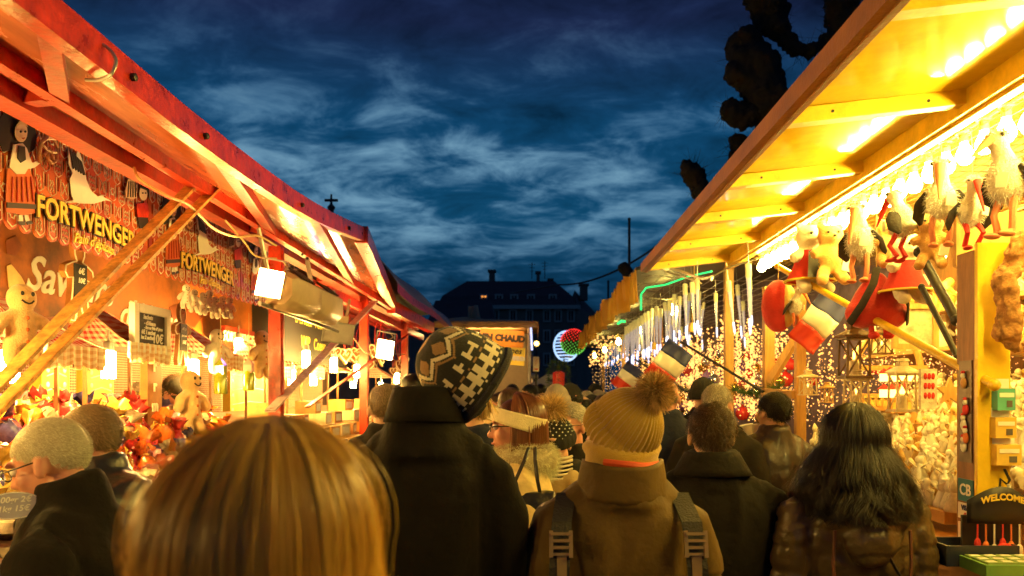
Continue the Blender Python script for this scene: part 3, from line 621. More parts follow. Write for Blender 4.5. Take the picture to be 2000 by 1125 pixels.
w=MB()
def sec(y,k): return [Vector((-1.36+x*k,y,HZ+.555+z*k)) for x,z in ((-.09,-.1),(.03,-.11),(.09,-.05),(.09,.06),(.03,.1),(-.07,.09))]
t=thing('heater','beige box heater with slotted back bolted under the flap','heater',(-1.36,4.7,HZ+.55)); w.rings([sec(4.12,.8),sec(4.16,1),sec(4.6,1),sec(4.62,.96),sec(4.66,.96),sec(4.68,1),sec(5.15,1),sec(5.2,.8)]); w.build('case',m_beige,t,angle=50)
w=MB()
for k in range(9): w.box((-1.3,4.22+.03*k,HZ+.65),(.09,.012,.012),rot=(0,R(38),0))
w.build('slots',m_black,t,smooth=False); w=MB()
for k in range(9): w.box((-1.3,4.75+.03*k,HZ+.65),(.09,.012,.012),rot=(0,R(38),0))
w.build('slots',m_black,t,smooth=False)
w=MB(); w.bar((-1.45,4.25,HZ+.6),(-1.5,4.2,HZ+.9),.03,.01); w.bar((-1.45,5.1,HZ+.6),(-1.5,5.1,HZ+.9),.03,.01); w.tube([(-1.42,4.0,HZ+.46),(-1.42,5.6,HZ+.44)],.012,6); w.build('bracket',m_galv,t,smooth=False)
t=thing('heater','flat grey panel heater with control box behind the pale bar','heater',P(660,650,5.7)); w=MB(); c=P(661,650,5.7); w.box(c,(.2,.05,.13),rot=(R(10),R(8),R(20))); w.build('panel',mat('grey_panel',(.42,.38,.36),.5),t,smooth=False)
w=MB(); w.box(c,(.225,.03,.155),rot=(R(10),R(8),R(20))); w.build('rim',m_galv,t,smooth=False)
w=MB(); w.box(c+Vector((.02,.02,.1)),(.09,.06,.05),rot=(0,R(8),R(20))); w.bar(c+Vector((-.06,0,.06)),c+Vector((-.08,.1,.24)),.02,.01); w.bar(c+Vector((.06,0,.12)),c+Vector((.06,.1,.26)),.02,.01); w.build('control_box',m_beige,t,smooth=False)
w=MB(); w.tube(sm([PX(262,328,-1.6),PX(275,352,-1.55),PX(330,384,-1.5),PX(365,398,-1.5),PX(395,425,-1.5),PX(420,448,-1.5),PX(460,462,-1.5),PX(505,461,-1.48),PX(540,480,-1.42)]),.006,6); w.tube(sm([PX(440,430,-1.55),PX(475,470,-1.5),PX(500,500,-1.45),PX(540,505,-1.4)]),.005,6); tag(w.build('power_cable',m_cable),'tan cable looping from the flap to the big flood lamp','cable')
w=MB(); w.tube(sm([PX(556,600,-1.6),PX(600,618,-1.55),PX(640,612,-1.5),PX(690,660,-1.5),PX(715,690,-1.5),PX(750,690,-1.4),PX(790,692,-1.5)]),.005,6); tag(w.build('power_cable',m_cable),'thin cable from the panel heater to the farther flood lamp','cable')
# ---- chalk boards
def chalkboard(px0,px1,py0,py1,X,fw,lines,lab,fmat,yel=False,grp=None):
    t=thing('chalkboard',lab,'chalkboard',PX(px0,py1,X)); a,c=PX(px0,py0,X),PX(px1,py1,X); cy=(a.y+c.y)/2; mid=(px0+px1)/2; pc=PX(mid,(py0+py1)/2,X); H_=(py1-py0)*pc.y/F; cz=pc.z; W_=c.y-a.y
    w=MB(); w.box((X,cy,cz),(.012,W_-.01,H_-.01)); w.build('slate',m_slateb,t,smooth=False)
    if fw:
        w=MB()
        for s in(-1,1): w.box((X+.004,cy+s*(W_/2-fw/2),cz),(.03,fw,H_)); w.box((X+.006,cy,cz+s*(H_/2-fw/2)),(.03,W_-2*fw+.002,fw))
        w.build('frame',fmat,t,smooth=False)
    for tx,sz,dx,dz,sh in lines: w=MB(); w.text(tx,sz,on_left((X+.008,cy+dx*W_/2,cz+dz*H_/2)),0,.0012,.0012,sh); w.build('lettering',m_chalky if yel else m_chalk,t,smooth=False)
chalkboard(256,327,598,690,-2.0,.045,[('Sachets',.032,-.2,.5,.2),("- d'Alsace",.03,-.1,.25,.2),('- Saveur Pain d\'\u00e9pices',.022,.1,.06,.2),('6\u20ac 1 sachet',.03,-.18,-.14,.2),('les 2 sachets',.028,-.2,-.36,.2),('10\u20ac',.07,.35,-.38,.1)],'white framed chalkboard with prices hanging in front of the mural',m_white)
chalkboard(548,676,578,712,-2.05,0,[("D'\u00c9PICES   FORTWENGER",.13,.0,.2,.0),('WIP   Coeur...',.15,-.12,-.42,.12)],'wide chalkboard with yellow handwriting behind the red post',m_white,True)
t=thing('shop_sign','small red board with pale raised lettering at the back','sign',PX(437,665,-2.45)); a,c=PX(436,636,-2.45),PX(494,664,-2.45); w=MB(); w.box((-2.45,(a.y+c.y)/2,HZ+.44),(.03,c.y-a.y,.17)); w.build('board',m_reddk,t,smooth=False); w=MB(); w.text('FORTWENGER',.11,on_left((-2.43,(a.y+c.y)/2,HZ+.44)),0,.003,.002); w.build('lettering',m_cream,t,smooth=False)
t=thing('carved_board','brown upright board with pale gothic letters below the framed chalkboard','board',PX(295,790,-2.1)); a,c=PX(281,692,-2.1),PX(309,795,-2.1); w=MB(); w.box((-2.1,(a.y+c.y)/2,HZ+.02),(.04,c.y-a.y,.42)); w.build('board',m_ging,t,smooth=False)
w=MB()
for k,ch in enumerate('rrm'): w.text(ch,.09,on_left((-2.078,(a.y+c.y)/2,HZ+.14-.11*k)),0,.002,.003)
w.build('lettering',m_cream,t,smooth=False)
# ---- gingerbread men: plush and cut-outs
m_plush=mat('tan_plush',(.72,.45,.2),.95,var=.2,scale=30,bump=.5,bscale=120,sheen=.5); m_plushw=mat('white_plush',(.82,.72,.62),.95,var=.12,scale=30,bump=.5,bscale=120,sheen=.5)
def plush_mesh():
    w=MB(); w.ell((0,0,.36),(.085,.075,.09)); w.tube([(0,0,.29),(0,0,.2),(0,0,.08)],[.06,.085,.085],12,flat=.8)
    for s in(-1,1): w.tube([(s*.05,0,.25),(s*.12,-.01,.22),(s*.15,-.02,.17)],[.045,.042,.04],10); w.ell((s*.155,-.02,.16),.043); w.tube([(s*.045,0,.1),(s*.06,-.01,.04),(s*.065,-.02,0)],[.055,.05,.048],10); w.ell((s*.067,-.03,-.01),.05)
    return union(w,.011,4)
pm=plush_mesh()
def plush(p,sc,rz,m,lab,grp=None,rx=0.):
    t=thing('plush_toy',lab,'plush toy',p,rz,grp,world=False); t.scale=(sc,)*3; t.rotation_euler=(rx,0,rz)
    me=pm.copy(); finish(me,'body',m,t)
    for s in(-1,1):
        w=MB(); w.ell((s*.03,-.066,.385),(.011,.008,.014),0,8,6); w.build('eye',m_black,t)
    w=MB(); w.tube([(-.035,-.066,.345),(-.018,-.074,.33),(0,-.077,.325),(.018,-.074,.33),(.035,-.066,.345)],.0055,5); w.build('mouth',m_black,t)
    w=MB()
    for z in (.24,.17,.1): w.ell((0,-.066,z),(.012,.008,.012),0,8,6)
    w.build('buttons',m_orsk,t); return t
plush(PX(42,700,-1.78),.58,R(62),m_plush,'big tan plush gingerbread man sitting on the near gingham awning')
plush(PX(424,720,-1.95),.55,R(60),m_plushw,'white smiling plush man leaning on an awning under the hanging toys')
plush(PX(512,730,-1.95),.7,R(60),m_plush,'tan plush gingerbread man half hidden by the red post')
plush(PX(372,835,-2.0),.75,R(75),m_plush,'large tan plush man standing low beside the tube lamp')
plush(PX(700,735,-1.9),.5,R(60),m_plush,'small tan plush man hanging beside the second red post')
for k,(px,py) in enumerate(((362,598),(378,606),(394,611),(407,606),(418,618),(432,617),(446,618))):
    plush(PX(px,py,-1.86),.26,R(50+20*rng.random()),m_plushw,'small white plush man hanging in the cluster below the dark sign','small white plush toys hung in a cluster',R(6))
gout=[(-.03,.26),(-.05,.3),(-.055,.35),(-.03,.4),(0,.415),(.03,.4),(.055,.35),(.05,.3),(.03,.26),(.07,.25),(.14,.22),(.15,.18),(.12,.15),(.07,.16),(.075,.08),(.1,-.06),(.09,-.1),(.05,-.1),(.02,-.02),(0,.03),(-.02,-.02),(-.05,-.1),(-.09,-.1),(-.1,-.06),(-.075,.08),(-.07,.16),(-.12,.15),(-.15,.18),(-.14,.22),(-.07,.25)]
def cutout(p,sc,lab,txt):
    t=thing('gingerbread_cutout',lab,'cut-out',p); M=on_left(p)@Matrix.Scale(sc,4)
    w=MB(); w.prism(gout,.03,0,M); w.build('board',m_ging,t,smooth=False)
    w=MB(); w.tube([M@Vector((a*.92,-.032,.155+(b_-.155)*.95)) for a,b_ in gout+gout[:1]],.0045*sc,5); w.build('icing',m_cream,t)
    w=MB(); w.prism([(-.06,.02),(.06,.02),(.06,.24),(-.06,.24)],.008,0,Matrix(M)@Matrix.Translation((0,-.032,0))); w.build('slate',m_slateb,t,smooth=False)
    for k,(tx,s2) in enumerate(txt): w=MB(); w.text(tx,s2*sc,M@Matrix.Translation((0,-.043,.2-.055*k)),0,.001,.001,.15); w.build('lettering',m_chalk,t,smooth=False)
    for s in(-1,1):
        w=MB(); w.ell(M@Vector((s*.02,-.033,.36)),.007*sc,0,8,6); w.build('eye',m_black,t)
    w=MB(); w.tube([M@Vector((a,-.033,b_)) for a,b_ in ((-.025,.335),(-.01,.322),(.01,.322),(.025,.335))],.004*sc,5); w.build('smile',m_orsk,t)
cutout(PX(145,598,-2.25),.85,'gingerbread man cut-out with slate, half behind the rusty struts',[('6\u20ac',.06),('10\u20ac',.05)])
cutout(PX(350,690,-2.1),.72,'gingerbread man cut-out with slate beside the framed chalkboard',[('6\u20ac un',.04),('les 2 sach',.03),('10\u20ac',.06)])
for k,px in enumerate((672,690,725,742)):
    cutout(PX(px,735,-2.1),.6,'far gingerbread man cut-out hanging past the yellow handwritten chalkboard',[('6\u20ac',.06)]) if k in(1,) else None
# ---- hanging bottles
m_bottle=mat('green_gold_glass',(.35,.38,.03),.08,var=.5,scale=20,coat=.6)
def bottle(p,lab,cardc):
    t=thing('hanging_bottle',lab,'bottle',p); w=MB(); w.lathe([(.03,-.08),(.036,-.075),(.036,.02),(.025,.045),(.011,.06),(.011,.085)],12,M=Matrix.Translation(p)); w.build('glass',m_bottle,t)
    w=MB(); w.box(p+Vector((.0,-.0,.055)),(.05,.05,.05)); w.add([p+Vector(v) for v in ((-.028,-.028,.08),(.028,-.028,.08),(.028,.028,.08),(-.028,.028,.08),(0,0,.125))],[(0,1,4),(1,2,4),(2,3,4),(3,0,4),(3,2,1,0)]); w.build('card_tag',cardc,t,smooth=False)
    w=MB(); w.tube([p+Vector((0,0,.12)),p+Vector((0,0,.4))],.002,4); w.build('string',m_cable,t)
bottle(PX(431,742,-1.75),'yellow green bottle hanging below the white smiling plush man',m_bottle); bottle(PX(486,738,-1.75),'dark green bottle with pink card tag hanging before the red post',mat('pink_card',(.6,.3,.28),.6))
# ---- cellophane bags heaped on the slope
def bagmesh(seed):
    w=MB(); n=14; prof=[(.0,-.075),(.04,-.072),(.055,-.04),(.052,0),(.04,.035),(.016,.055),(.012,.06),(.03,.085),(.045,.11)]
    w.lathe([(max(r,.001),z) for r,z in prof],n,caps=False)
    me=bpy.data.meshes.new('b'); me.from_pydata([tuple(v) for v in w.v],[],w.f)
    r2=np.random.default_rng(seed)
    for v in me.vertices:
        k=1+.25*r2.normal()*(.6 if v.co.z<.05 else 1.2); v.co.x*=k; v.co.y*=k; v.co.z+=.008*r2.normal()
    return me
CEL=[((.7,.56,.42),'clear'),((.66,.13,.02),'orange'),((.62,.26,.04),'amber'),((.55,.04,.04),'red'),((.6,.25,.3),'pink'),((.66,.42,.08),'gold'),((.06,.05,.22),'blue')]
m_cel=[mat('cellophane_'+n,c,.16,var=.55,scale=28,coat=.8,bump=.5,bscale=60) for c,n in CEL]
m_rib=[mat('red_ribbon',(.6,.04,.05),.4,var=0),mat('gold_ribbon',(.75,.5,.1),.4,var=0)]
bms=[bagmesh(k) for k in range(6)]; wr=MB(); wr.lathe([(.02,.053),(.021,.058),(.02,.063)],10)
wr.tube([(0,-.02,.058),(.03,-.03,.07),(.035,-.028,.05),(0,-.02,.058),(-.03,-.03,.07),(-.035,-.028,.05),(0,-.02,.058)],.003,4); rib0=wr.build('ribbon',m_rib[0])
for me in bms: me.materials.append(m_cel[0]); me.polygons.foreach_set('use_smooth',[True]*len(me.polygons))
ribme=rib0.data; bpy.data.objects.remove(rib0)
cnt=0
for row in range(8):
    t_=row/7; X=-1.52-.72*t_; z0=1.02+.45*t_
    y=1.5+.05*rng.random()
    while y<4.95:
        ci=int(rng.choice([0,1,1,2,3,3,4,5,6,0],p=None)); o=link('cellophane_bag',bms[int(rng.integers(6))],None,(X+.03*rng.normal(),y,z0+.07+.02*rng.normal()))
        o.rotation_euler=(R(rng.normal(0,18)),R(25+rng.normal(0,18)),rng.random()*6.3); sc=.75+.45*rng.random(); o.scale=(sc,sc,sc*(.9+.3*rng.random())); setmat(o,m_cel[ci])
        tag(o,f'{CEL[ci][1]} cellophane bag of sweets in the heap on the stall slope','sweet bag',f'{CEL[ci][1]} cellophane bags heaped on the stall')
        rb=link('ribbon',ribme,o); setmat(rb,m_rib[int(rng.integers(2))]); y+=.085+.06*rng.random(); cnt+=1
# ---- trays of wrapped slices by the two grey-haired men, oval price sign
m_wrap=mat('clear_wrap',(.8,.68,.5),.2,var=.4,scale=30,coat=.7,bump=.4)
w=MB(); w.rings([[( -.045,y,0),(.045,y,0),(.05,y*.96,.03),(.03,y*.9,.055),(-.03,y*.9,.055),(-.05,y*.96,.03)] for y in(-.09,-.06,.06,.09)]); pk=w.build('wrapped_cake',m_wrap); 
w=MB(); w.box((0,0,.056),(.05,.07,.004)); lb=w.build('paper_label',m_yel,pk,smooth=False); tag(pk,'clear wrapped cake slice lying in the rows below the oval sign','cake','wrapped cake slices laid in rows')
k=0
for i in range(5):
    for j in range(7):
        loc=(-1.28-.0+ -.13*i*0 -.1*i, 1.45+.13*j, 1.0+.075*i+.01*rng.normal()); o=pk if k==0 else dup(pk); o.location=loc; o.rotation_euler=(0,R(22),R(90+8*rng.normal())); k+=1
t=thing('display_tray','sloping wooden tray under the wrapped cake slices','tray',(-1.45,1.85,.95)); w=MB(); w.rings([[(-1.2,y,.94),(-1.2,y,.96),(-1.78,y,1.36),(-1.78,y,.94)] for y in (1.35,2.4)]); w.build('board',m_brownw,t,smooth=False)
t=thing('price_sign','oval lilac price card with white handwriting on the near goods','price sign',P(28,988,1.95)); M=Matrix.Translation(P(26,988,1.9))@Matrix.Rotation(R(38),4,'Z')@Matrix.Rotation(R(-12),4,'X')
w=MB(); w.prism([(.062*math.cos(a),.034*math.sin(a)) for a in np.linspace(0,2*math.pi,24,endpoint=False)],.006,0,M); w.build('card',mat('lilac_card',(.42,.4,.52),.5,var=.1),t,smooth=False)
w=MB(); w.tube([M@Vector((.06*math.cos(a),-.0065,.032*math.sin(a))) for a in np.linspace(0,2*math.pi,25)],.0012,4); w.text('100gr 2\u20ac',.02,M@Matrix.Translation((0,-.0065,.014)),0,.0006,.0004,.2); w.build('lettering',m_chalk,t,smooth=False); w=MB(); w.text('1kg 15\u20ac',.02,M@Matrix.Translation((0,-.0065,-.008)),0,.0006,.0004,.2); w.build('lettering',m_chalk,t,smooth=False)
# ---- stacked cake boxes and breads past the post
m_box=[mat('cake_box_amber',(.7,.36,.08),.4,var=.4,scale=14,coat=.3),mat('cake_box_cream',(.8,.66,.42),.4,var=.3,scale=14,coat=.3),mat('cake_box_brown',(.4,.17,.05),.4,var=.4,scale=14,coat=.3)]
w=MB(); w.box((0,0,.05),(.16,.2,.1)); bx0=w.build('cake_box',m_box[0],smooth=False); w=MB(); w.box((.0805,0,.05),(.003,.13,.06)); lbx=w.build('box_label',m_white,bx0,smooth=False); tag(bx0,'amber cake box in the stack past the red post','cake box','cake boxes stacked past the red post')
k=0
for j in range(13):
    for i in range(4):
        ci=(j+i)%3; nm=('amber','cream','brown')[ci]; o=bx0 if k==0 else dup(bx0,label=f'{nm} cake box in the stack past the red post',group=f'{nm} cake boxes stacked past the red post'); o['group']=f'{nm} cake boxes stacked past the red post'
        o.location=(-1.62-.06*i,5.15+.34*j+.03*rng.normal(),1.03+.115*i+(.1*((j*7)%3==0) if i==3 else 0)); o.rotation_euler=(0,0,R(rng.normal(0,6))); setmat(o,m_box[ci]); k+=1

# ---- iced gingerbread hearts hung in the farther bays
hp=[(.05*(16*math.sin(a)**3)/16,.05*(13*math.cos(a)-5*math.cos(2*a)-2*math.cos(3*a)-math.cos(4*a))/16) for a in np.linspace(0,2*math.pi,26,endpoint=False)]
w=MB(); w.prism(hp,.014); hb0=w.build('gingerbread_heart',mat('heart_biscuit',(.3,.1,.025),.6,var=.3,scale=20),smooth=False)
w=MB(); w.tube([(x*.86,-.015,z*.86) for x,z in hp+hp[:1]],.0045,5); w.tube([(-.02,-.0155,0),(-.008,-.0155,.012),(.006,-.0155,-.004),(.02,-.0155,.01)],.003,5); w.build('icing',m_cream,hb0)
w=MB(); w.tube([(0,-.007,.03),(.02,-.007,.13),(0,-.007,.24),(-.02,-.007,.13),(0,-.007,.03)],.0025,4); w.build('ribbon',m_rib[0],hb0)
tag(hb0,'iced gingerbread heart hanging from a ribbon in the farther bays','gingerbread heart','iced gingerbread hearts hanging in the farther bays')
k=0
for i in range(22):
    o=hb0 if k==0 else dup(hb0); sc=1.1+.9*rng.random(); o.scale=(sc,)*3; o.location=(-1.72-.25*(i%3),7.5+.13*i,HZ+.42+.13*rng.normal()*.6); o.rotation_euler=(0,R(rng.normal(0,7)),R(50+rng.normal(0,22))); k+=1
# ================================================================= right: yellow stall with plush storks
m_yp=mat('yellow_gloss_paint',(.85,.62,.02),.02,var=.2,scale=5,coat=.3,bump=.03,bscale=9)
m_yp2=mat('yellow_beam_paint',(.76,.48,.02),.35,var=.3,scale=9,bump=.12,bscale=40)
m_edge=mat('brown_edge_beam',(.3,.12,.015),.5,var=.35,scale=7,bump=.2)
m_pine=mat('honey_pine',(.6,.33,.09),.5,var=.35,scale=5,stretch=(6,1,1)); m_postw=mat('dark_post_wood',(.28,.13,.05),.6,var=.4,scale=6,stretch=(6,6,1))
m_bulb=mat('glowing_bulb',(1,.9,.6),.2,var=0,emis=(1,.72,.14),estr=155); m_sock=mat('bulb_socket',(.75,.6,.3),.5,var=0)
m_wire=mat('yellow_net_wire',(.22,.13,.015),.5,var=0)
YE=6.3
rs=thing('souvenir_stall','yellow souvenir stall with raised yellow flap and a row of bulbs','stall',(2.2,3.5,0))
def ro(Y): return Vector((.92,Y,HZ+1.0))
def rh(Y): return Vector((1.62,Y,HZ+1.075))
w=MB(); a,b_,c,d=ro(-.8),ro(YE),rh(YE),rh(-.8); up=Vector((0,0,.015)); o_=Vector((0,0,.035))
w.add([p+o_ for p in (a,b_,c,d)]+[p+o_+up for p in (a,b_,c,d)],[(0,1,2,3),(7,6,5,4),(0,4,5,1),(1,5,6,2),(2,6,7,3),(3,7,4,0)]); w.build('flap_panel',m_yp,rs,smooth=False)
w=MB(); w.bar(ro(-.8)+Vector((-.012,0,.018)),ro(YE+.02)+Vector((-.012,0,.018)),.035,.07); w.bar(ro(-.8)+Vector((.014,0,.0)),ro(YE+.02)+Vector((.014,0,.0)),.022,.045); w.build('flap_edge_beam',m_edge,rs,smooth=False)
w=MB(); w.bar(rh(-.8)+Vector((0,0,-.01)),rh(YE+.02)+Vector((0,0,-.01)),.075,.085); w.bar(rh(-.8)+Vector((.01,0,-.058)),rh(YE)+Vector((.01,0,-.058)),.04,.014); w.build('hinge_beam',m_yp2,rs,smooth=False)
for y in (.3,1.15,2.0,2.83,3.7,4.5,5.35,6.2):
    w=MB(); w.bar(ro(y)+Vector((.02,0,.005)),rh(y)+Vector((-.035,0,.005)),.055,.055); w.bar(ro(y)+Vector((.02,.04,.024)),rh(y)+Vector((-.035,.04,.024)),.04,.018); 
    for t_ in (.25,.75): p=ro(y).lerp(rh(y),t_)+Vector((0,-.0285,.005)); w.lathe([(.006,-.001),(.006,.002)],8,1,M=Matrix.Translation(p)@Matrix.Rotation(R(90),4,'X'))
    w.build('flap_rib',[m_yp2,m_black],rs,smooth=False)
w=MB(); w.box((2.4,2.8,HZ+1.14),(1.5,7.2,.03)); w.rings([[(1.66,-.8,HZ+1.16),(3.2,-.8,HZ+1.16),(3.2,6.35,HZ+1.16),(1.66,6.35,HZ+1.16)],[(2.4,-.8,HZ+1.5),(2.45,-.8,HZ+1.5),(2.45,6.35,HZ+1.5),(2.4,6.35,HZ+1.5)]]); w.build('roof',mat('ochre_ceiling',(.26,.13,.012),.5,var=.3),rs,smooth=False)
w=MB(); w.box((3.02,2.8,1.38),(.06,7.2,2.76)); w.build('back_wall',mat('honey_back_boards',(.3,.14,.04),.6,var=.4,scale=5,stretch=(1,8,1)),rs,smooth=False)
def rpost(y,lab=None,w_=.13,d_=.1):
    t=MB(); t.box((1.65+d_/2,y,1.09),(d_,w_,2.18)); o=t.build('post',m_postw,rs,smooth=False); 
    t=MB(); t.box((1.652+d_/2+.0,y-w_/2-.012,1.1),(d_+.02,.02,2.2)); t.build('post_board',mat('lemon_board_paint',(.9,.6,.02),.4,var=.2,scale=6,bump=.1),rs,smooth=False)
rpost(2.92)
w=MB(); w.box((1.69,4.85,1.3),(.06,.05,2.1)); w.build('post',m_pine,rs,smooth=False)
w=MB(); w.box((1.69,5.5,1.3),(.07,.07,2.2)); w.bar((1.69,5.47,1.72),(1.9,5.2,2.2),.05,.05); w.bar((1.66,5.5,HZ+.0),(1.66,4.85,HZ-.02),.05,.05); w.build('post',m_pine,rs,smooth=False)
w=MB(); w.box((1.47+.68,2.8,1.045),(1.36,7.2,.06)); w.box((1.462,2.8,1.03),(.03,7.2,.09)); w.build('counter_top',mat('worn_counter_wood',(.5,.22,.05),.4,var=.5,scale=5,stretch=(5,1,1)),rs,smooth=False)
w=MB(); w.box((1.53,2.8,.5),(.04,7.2,1.0)); w.build('counter_front',m_brownw,rs,smooth=False)
for z,y0,y1 in ((HZ+.27,3.2,6.2),(HZ+.52,3.2,6.2)):
    w=MB(); w.box((2.78,(y0+y1)/2,z),(.4,y1-y0,.025)); w.build('shelf',m_pine,rs,smooth=False)
w=MB(); w.box((2.45,3.05,HZ+.28),(.5,.03,.02)); w.box((2.3,3.14,HZ+.62),(1.15,.03,.22)); w.build('cross_board',m_pine,rs,smooth=False)
# net of yellow wire under the roof
w=MB()
for k in range(26): x=1.72+.05*k; w.tube([(x,.4,HZ+1.02),(x,6.25,HZ+1.02)],.0025,4,caps=False)
for k in range(60): y=.5+.096*k; w.tube([(1.7,y,HZ+1.025),(2.97,y,HZ+1.025)],.002,4,caps=False)
tag(w.build('wire_net',m_wire),'yellow wire net stretched under the stall roof','net')
# bulbs
def bulbproto():
    t=thing('light_bulb','glowing clear bulb in the long row along the yellow hinge beam','light bulb',world=False,group='bulbs in the long row')
    w=MB(); w.lathe([(.004,-.062),(.02,-.058),(.0325,-.04),(.034,-.025),(.028,-.004),(.017,.016),(.0145,.03)],12,caps=True); w.build('glass',m_bulb,t)
    w=MB(); w.lathe([(.016,.028),(.018,.03),(.018,.065),(.03,.068),(.03,.074),(.005,.078)],10); w.build('socket',m_sock,t); return t
bp=bulbproto(); k=0
y=.5
while y<5.85:
    o=bp if k==0 else dup(bp); o.location=(1.735,y,HZ+.972+.004*rng.normal()); o.rotation_euler=(R(rng.normal(0,4)),R(rng.normal(0,4)),0); y+=.136; k+=1
for k in range(14):
    o=dup(bp,label='glowing clear bulb in the second row deeper inside the yellow stall',group='bulbs in the second row'); o.location=(2.6,1.9+.23*k,HZ+.9+.01*rng.normal())
w=MB(); w.tube([(1.735,.3,HZ+1.05),(1.735,5.9,HZ+1.05)],.008,6); tag(w.build('lamp_cable',m_cable),'cable carrying the long row of bulbs','cable')
w=MB(); w.tube([(2.6,1.7,HZ+.985),(2.6,3.,HZ+.975),(2.6,5.1,HZ+.985)],.008,6); tag(w.build('lamp_cable',m_cable),'cable carrying the second inner row of bulbs','cable')
# braces
def rod(pts,r,m,name,lab,ends=True):
    w=MB(); w.tube(pts,r,10); 
    if ends:
        for p in (pts[0],pts[-1]): w.ell(p,r*1.25,0,8,6)
    return tag(w.build(name,m),lab,'brace')
A,B_=P(1518,520,5.0),P(1942,752,2.78); rod([A,B_],.018,m_yp2,'prop_pole','yellow round pole slanting from the flap down to the front post')
rod([P(1795,492,3.35),P(1868,625,3.1)],.02,m_black,'gas_strut','thick black gas strut above the brown post'); rod([P(1868,625,3.1),P(1934,742,2.85)],.009,m_galv,'strut_rod','thin steel rod running from the black gas strut to the post')
rod([P(1800,560,3.4),P(1870,697,3.2)],.013,m_black,'gas_strut','thin black gas strut running under its thicker twin')
w=MB(); 
pts=[P(1300,522,6.2),P(1330,530,6.2),P(1372,545,6.0),P(1392,540,5.9),P(1388,548,5.9)]
w.tube(pts,.012,6); w.tube([p+Vector((0,.03,-.03)) for p in pts[:3]],.008,6); w.lathe([(.03,-.01),(.03,.01)],10,M=Matrix.Translation(pts[0])@Matrix.Rotation(R(90),4,'X')); w.tube([P(1392,540,5.9),P(1430,520,5.8),P(1480,505,5.6)],.006,6)
tag(w.build('turnbuckle',m_galv),'metal turnbuckle hooked to the far end of the yellow flap','turnbuckle')
# ---- plush storks hanging under the net
m_wp=mat('stork_white_plush',(.85,.78,.62),.95,var=.12,scale=30,bump=.6,bscale=110,sheen=.4); m_bp=mat('stork_black_plush',(.03,.025,.025),.9,var=.2,bump=.4)
f_wh=mat('stork_fur',(.85,.79,.64),.95,attr='tone'); m_or=mat('orange_felt',(.75,.2,.05),.85,var=.15,bump=.3); m_rd=mat('red_felt',(.62,.035,.03),.85,var=.15,bump=.3); m_pk=mat('salmon_felt',(.75,.28,.14),.85,var=.15,bump=.3)
m_card=mat('paper_tag',(.85,.8,.68),.7,var=.05)
def stork(px,py,Y,sc,rz,leg,lab,legbend=0.,beakdown=.4,hang=True,wings=True):
    sc*=.98; p=P(px,py,Y); t=thing('plush_stork',lab,'plush stork',p,rz,world=False); t.scale=(sc,)*3
    w=MB(); w.ell((0,0,0),(.075,.085,.1)); w.tube([(0,.0,.06),(0,-.03,.11),(0,-.045,.15)],[.05,.04,.04],10); w.ell((0,-.055,.165),(.045,.055,.045)); w.ell((0,.07,-.04),(.04,.05,.03)); me=union(w,.009,4); displace(me,lambda co,no:.004*vnoise(co,(40,40,40))); bo=finish(me,'body',m_wp,t); sp3=sphere_pts(700); fur('fur',np.concatenate([sp3*np.array([[.074,.084,.099]]),sp3[:260]*np.array([[.045,.055,.045]])+np.array([[0,-.055,.165]])]),np.concatenate([sp3,sp3[:260]]),.022,.004,f_wh,bo,droop=.3,jit=.5,M=3)
    w=MB(); w.tube([(0,-.1,.165),(0,-.14,.165-.05*beakdown*2),(0,-.2,.16-.13*beakdown*2)],[.026,.02,.005],10,flat=.8); w.build('beak',leg,t)
    for s in(-1,1):
        w=MB(); w.ell((s*.04,-.075,.18),.01,0,8,6); w.build('eye',m_black,t)
        if wings:
            w=MB(); w.tube([(s*.06,.0,.05),(s*.095,.03,.0),(s*.11,.06,-.06),(s*.1,.09,-.1)],[.03,.045,.04,.012],10,flat=.4); w.build('wing',m_bp,t)
        w=MB(); kx=s*.035; w.tube([(kx,0,-.08),(kx+s*.01,-.02-.05*legbend,-.15),(kx,-.01+.02*legbend,-.22),(kx,-.03,-.235)],[.018,.015,.016,.014],8); w.ell((kx,-.045,-.24),(.026,.045,.014)); w.build('leg',leg,t)
    if hang:
        w=MB(); w.tube([(0,-.02,.2),(0,0,(HZ+1.02-p.z)/sc)],.0025,4); w.build('string',m_cable,t)
    w=MB(); w.box((.05,-.09,-.02),(.045,.003,.06),rot=(0,R(10),R(20))); w.build('price_tag',m_card,t,smooth=False)
    return t
stork(1966,352,2.62,.8,R(-70),m_pk,'biggest white stork with salmon legs and spread black wing, nearest the frame edge',0,.3)
stork(1838,392,3.1,.78,R(-30),m_pk,'white stork with long salmon beak hanging just in front of the bulbs',0,.75)
stork(1897,412,2.95,.62,R(-10),m_rd,'small stork with red beak and bent red legs',1,.8)
stork(1760,432,3.4,.72,R(200),m_rd,'fluffy white stork seen from behind with red feet',.6,.6)
stork(1680,470,3.75,.85,R(-40),m_pk,'white stork with orange beak above the red heart backpack',0,.8)
stork(1552,598,4.75,.55,R(40),m_or,'small stork clipped to the round red backpack',0,.6,False)
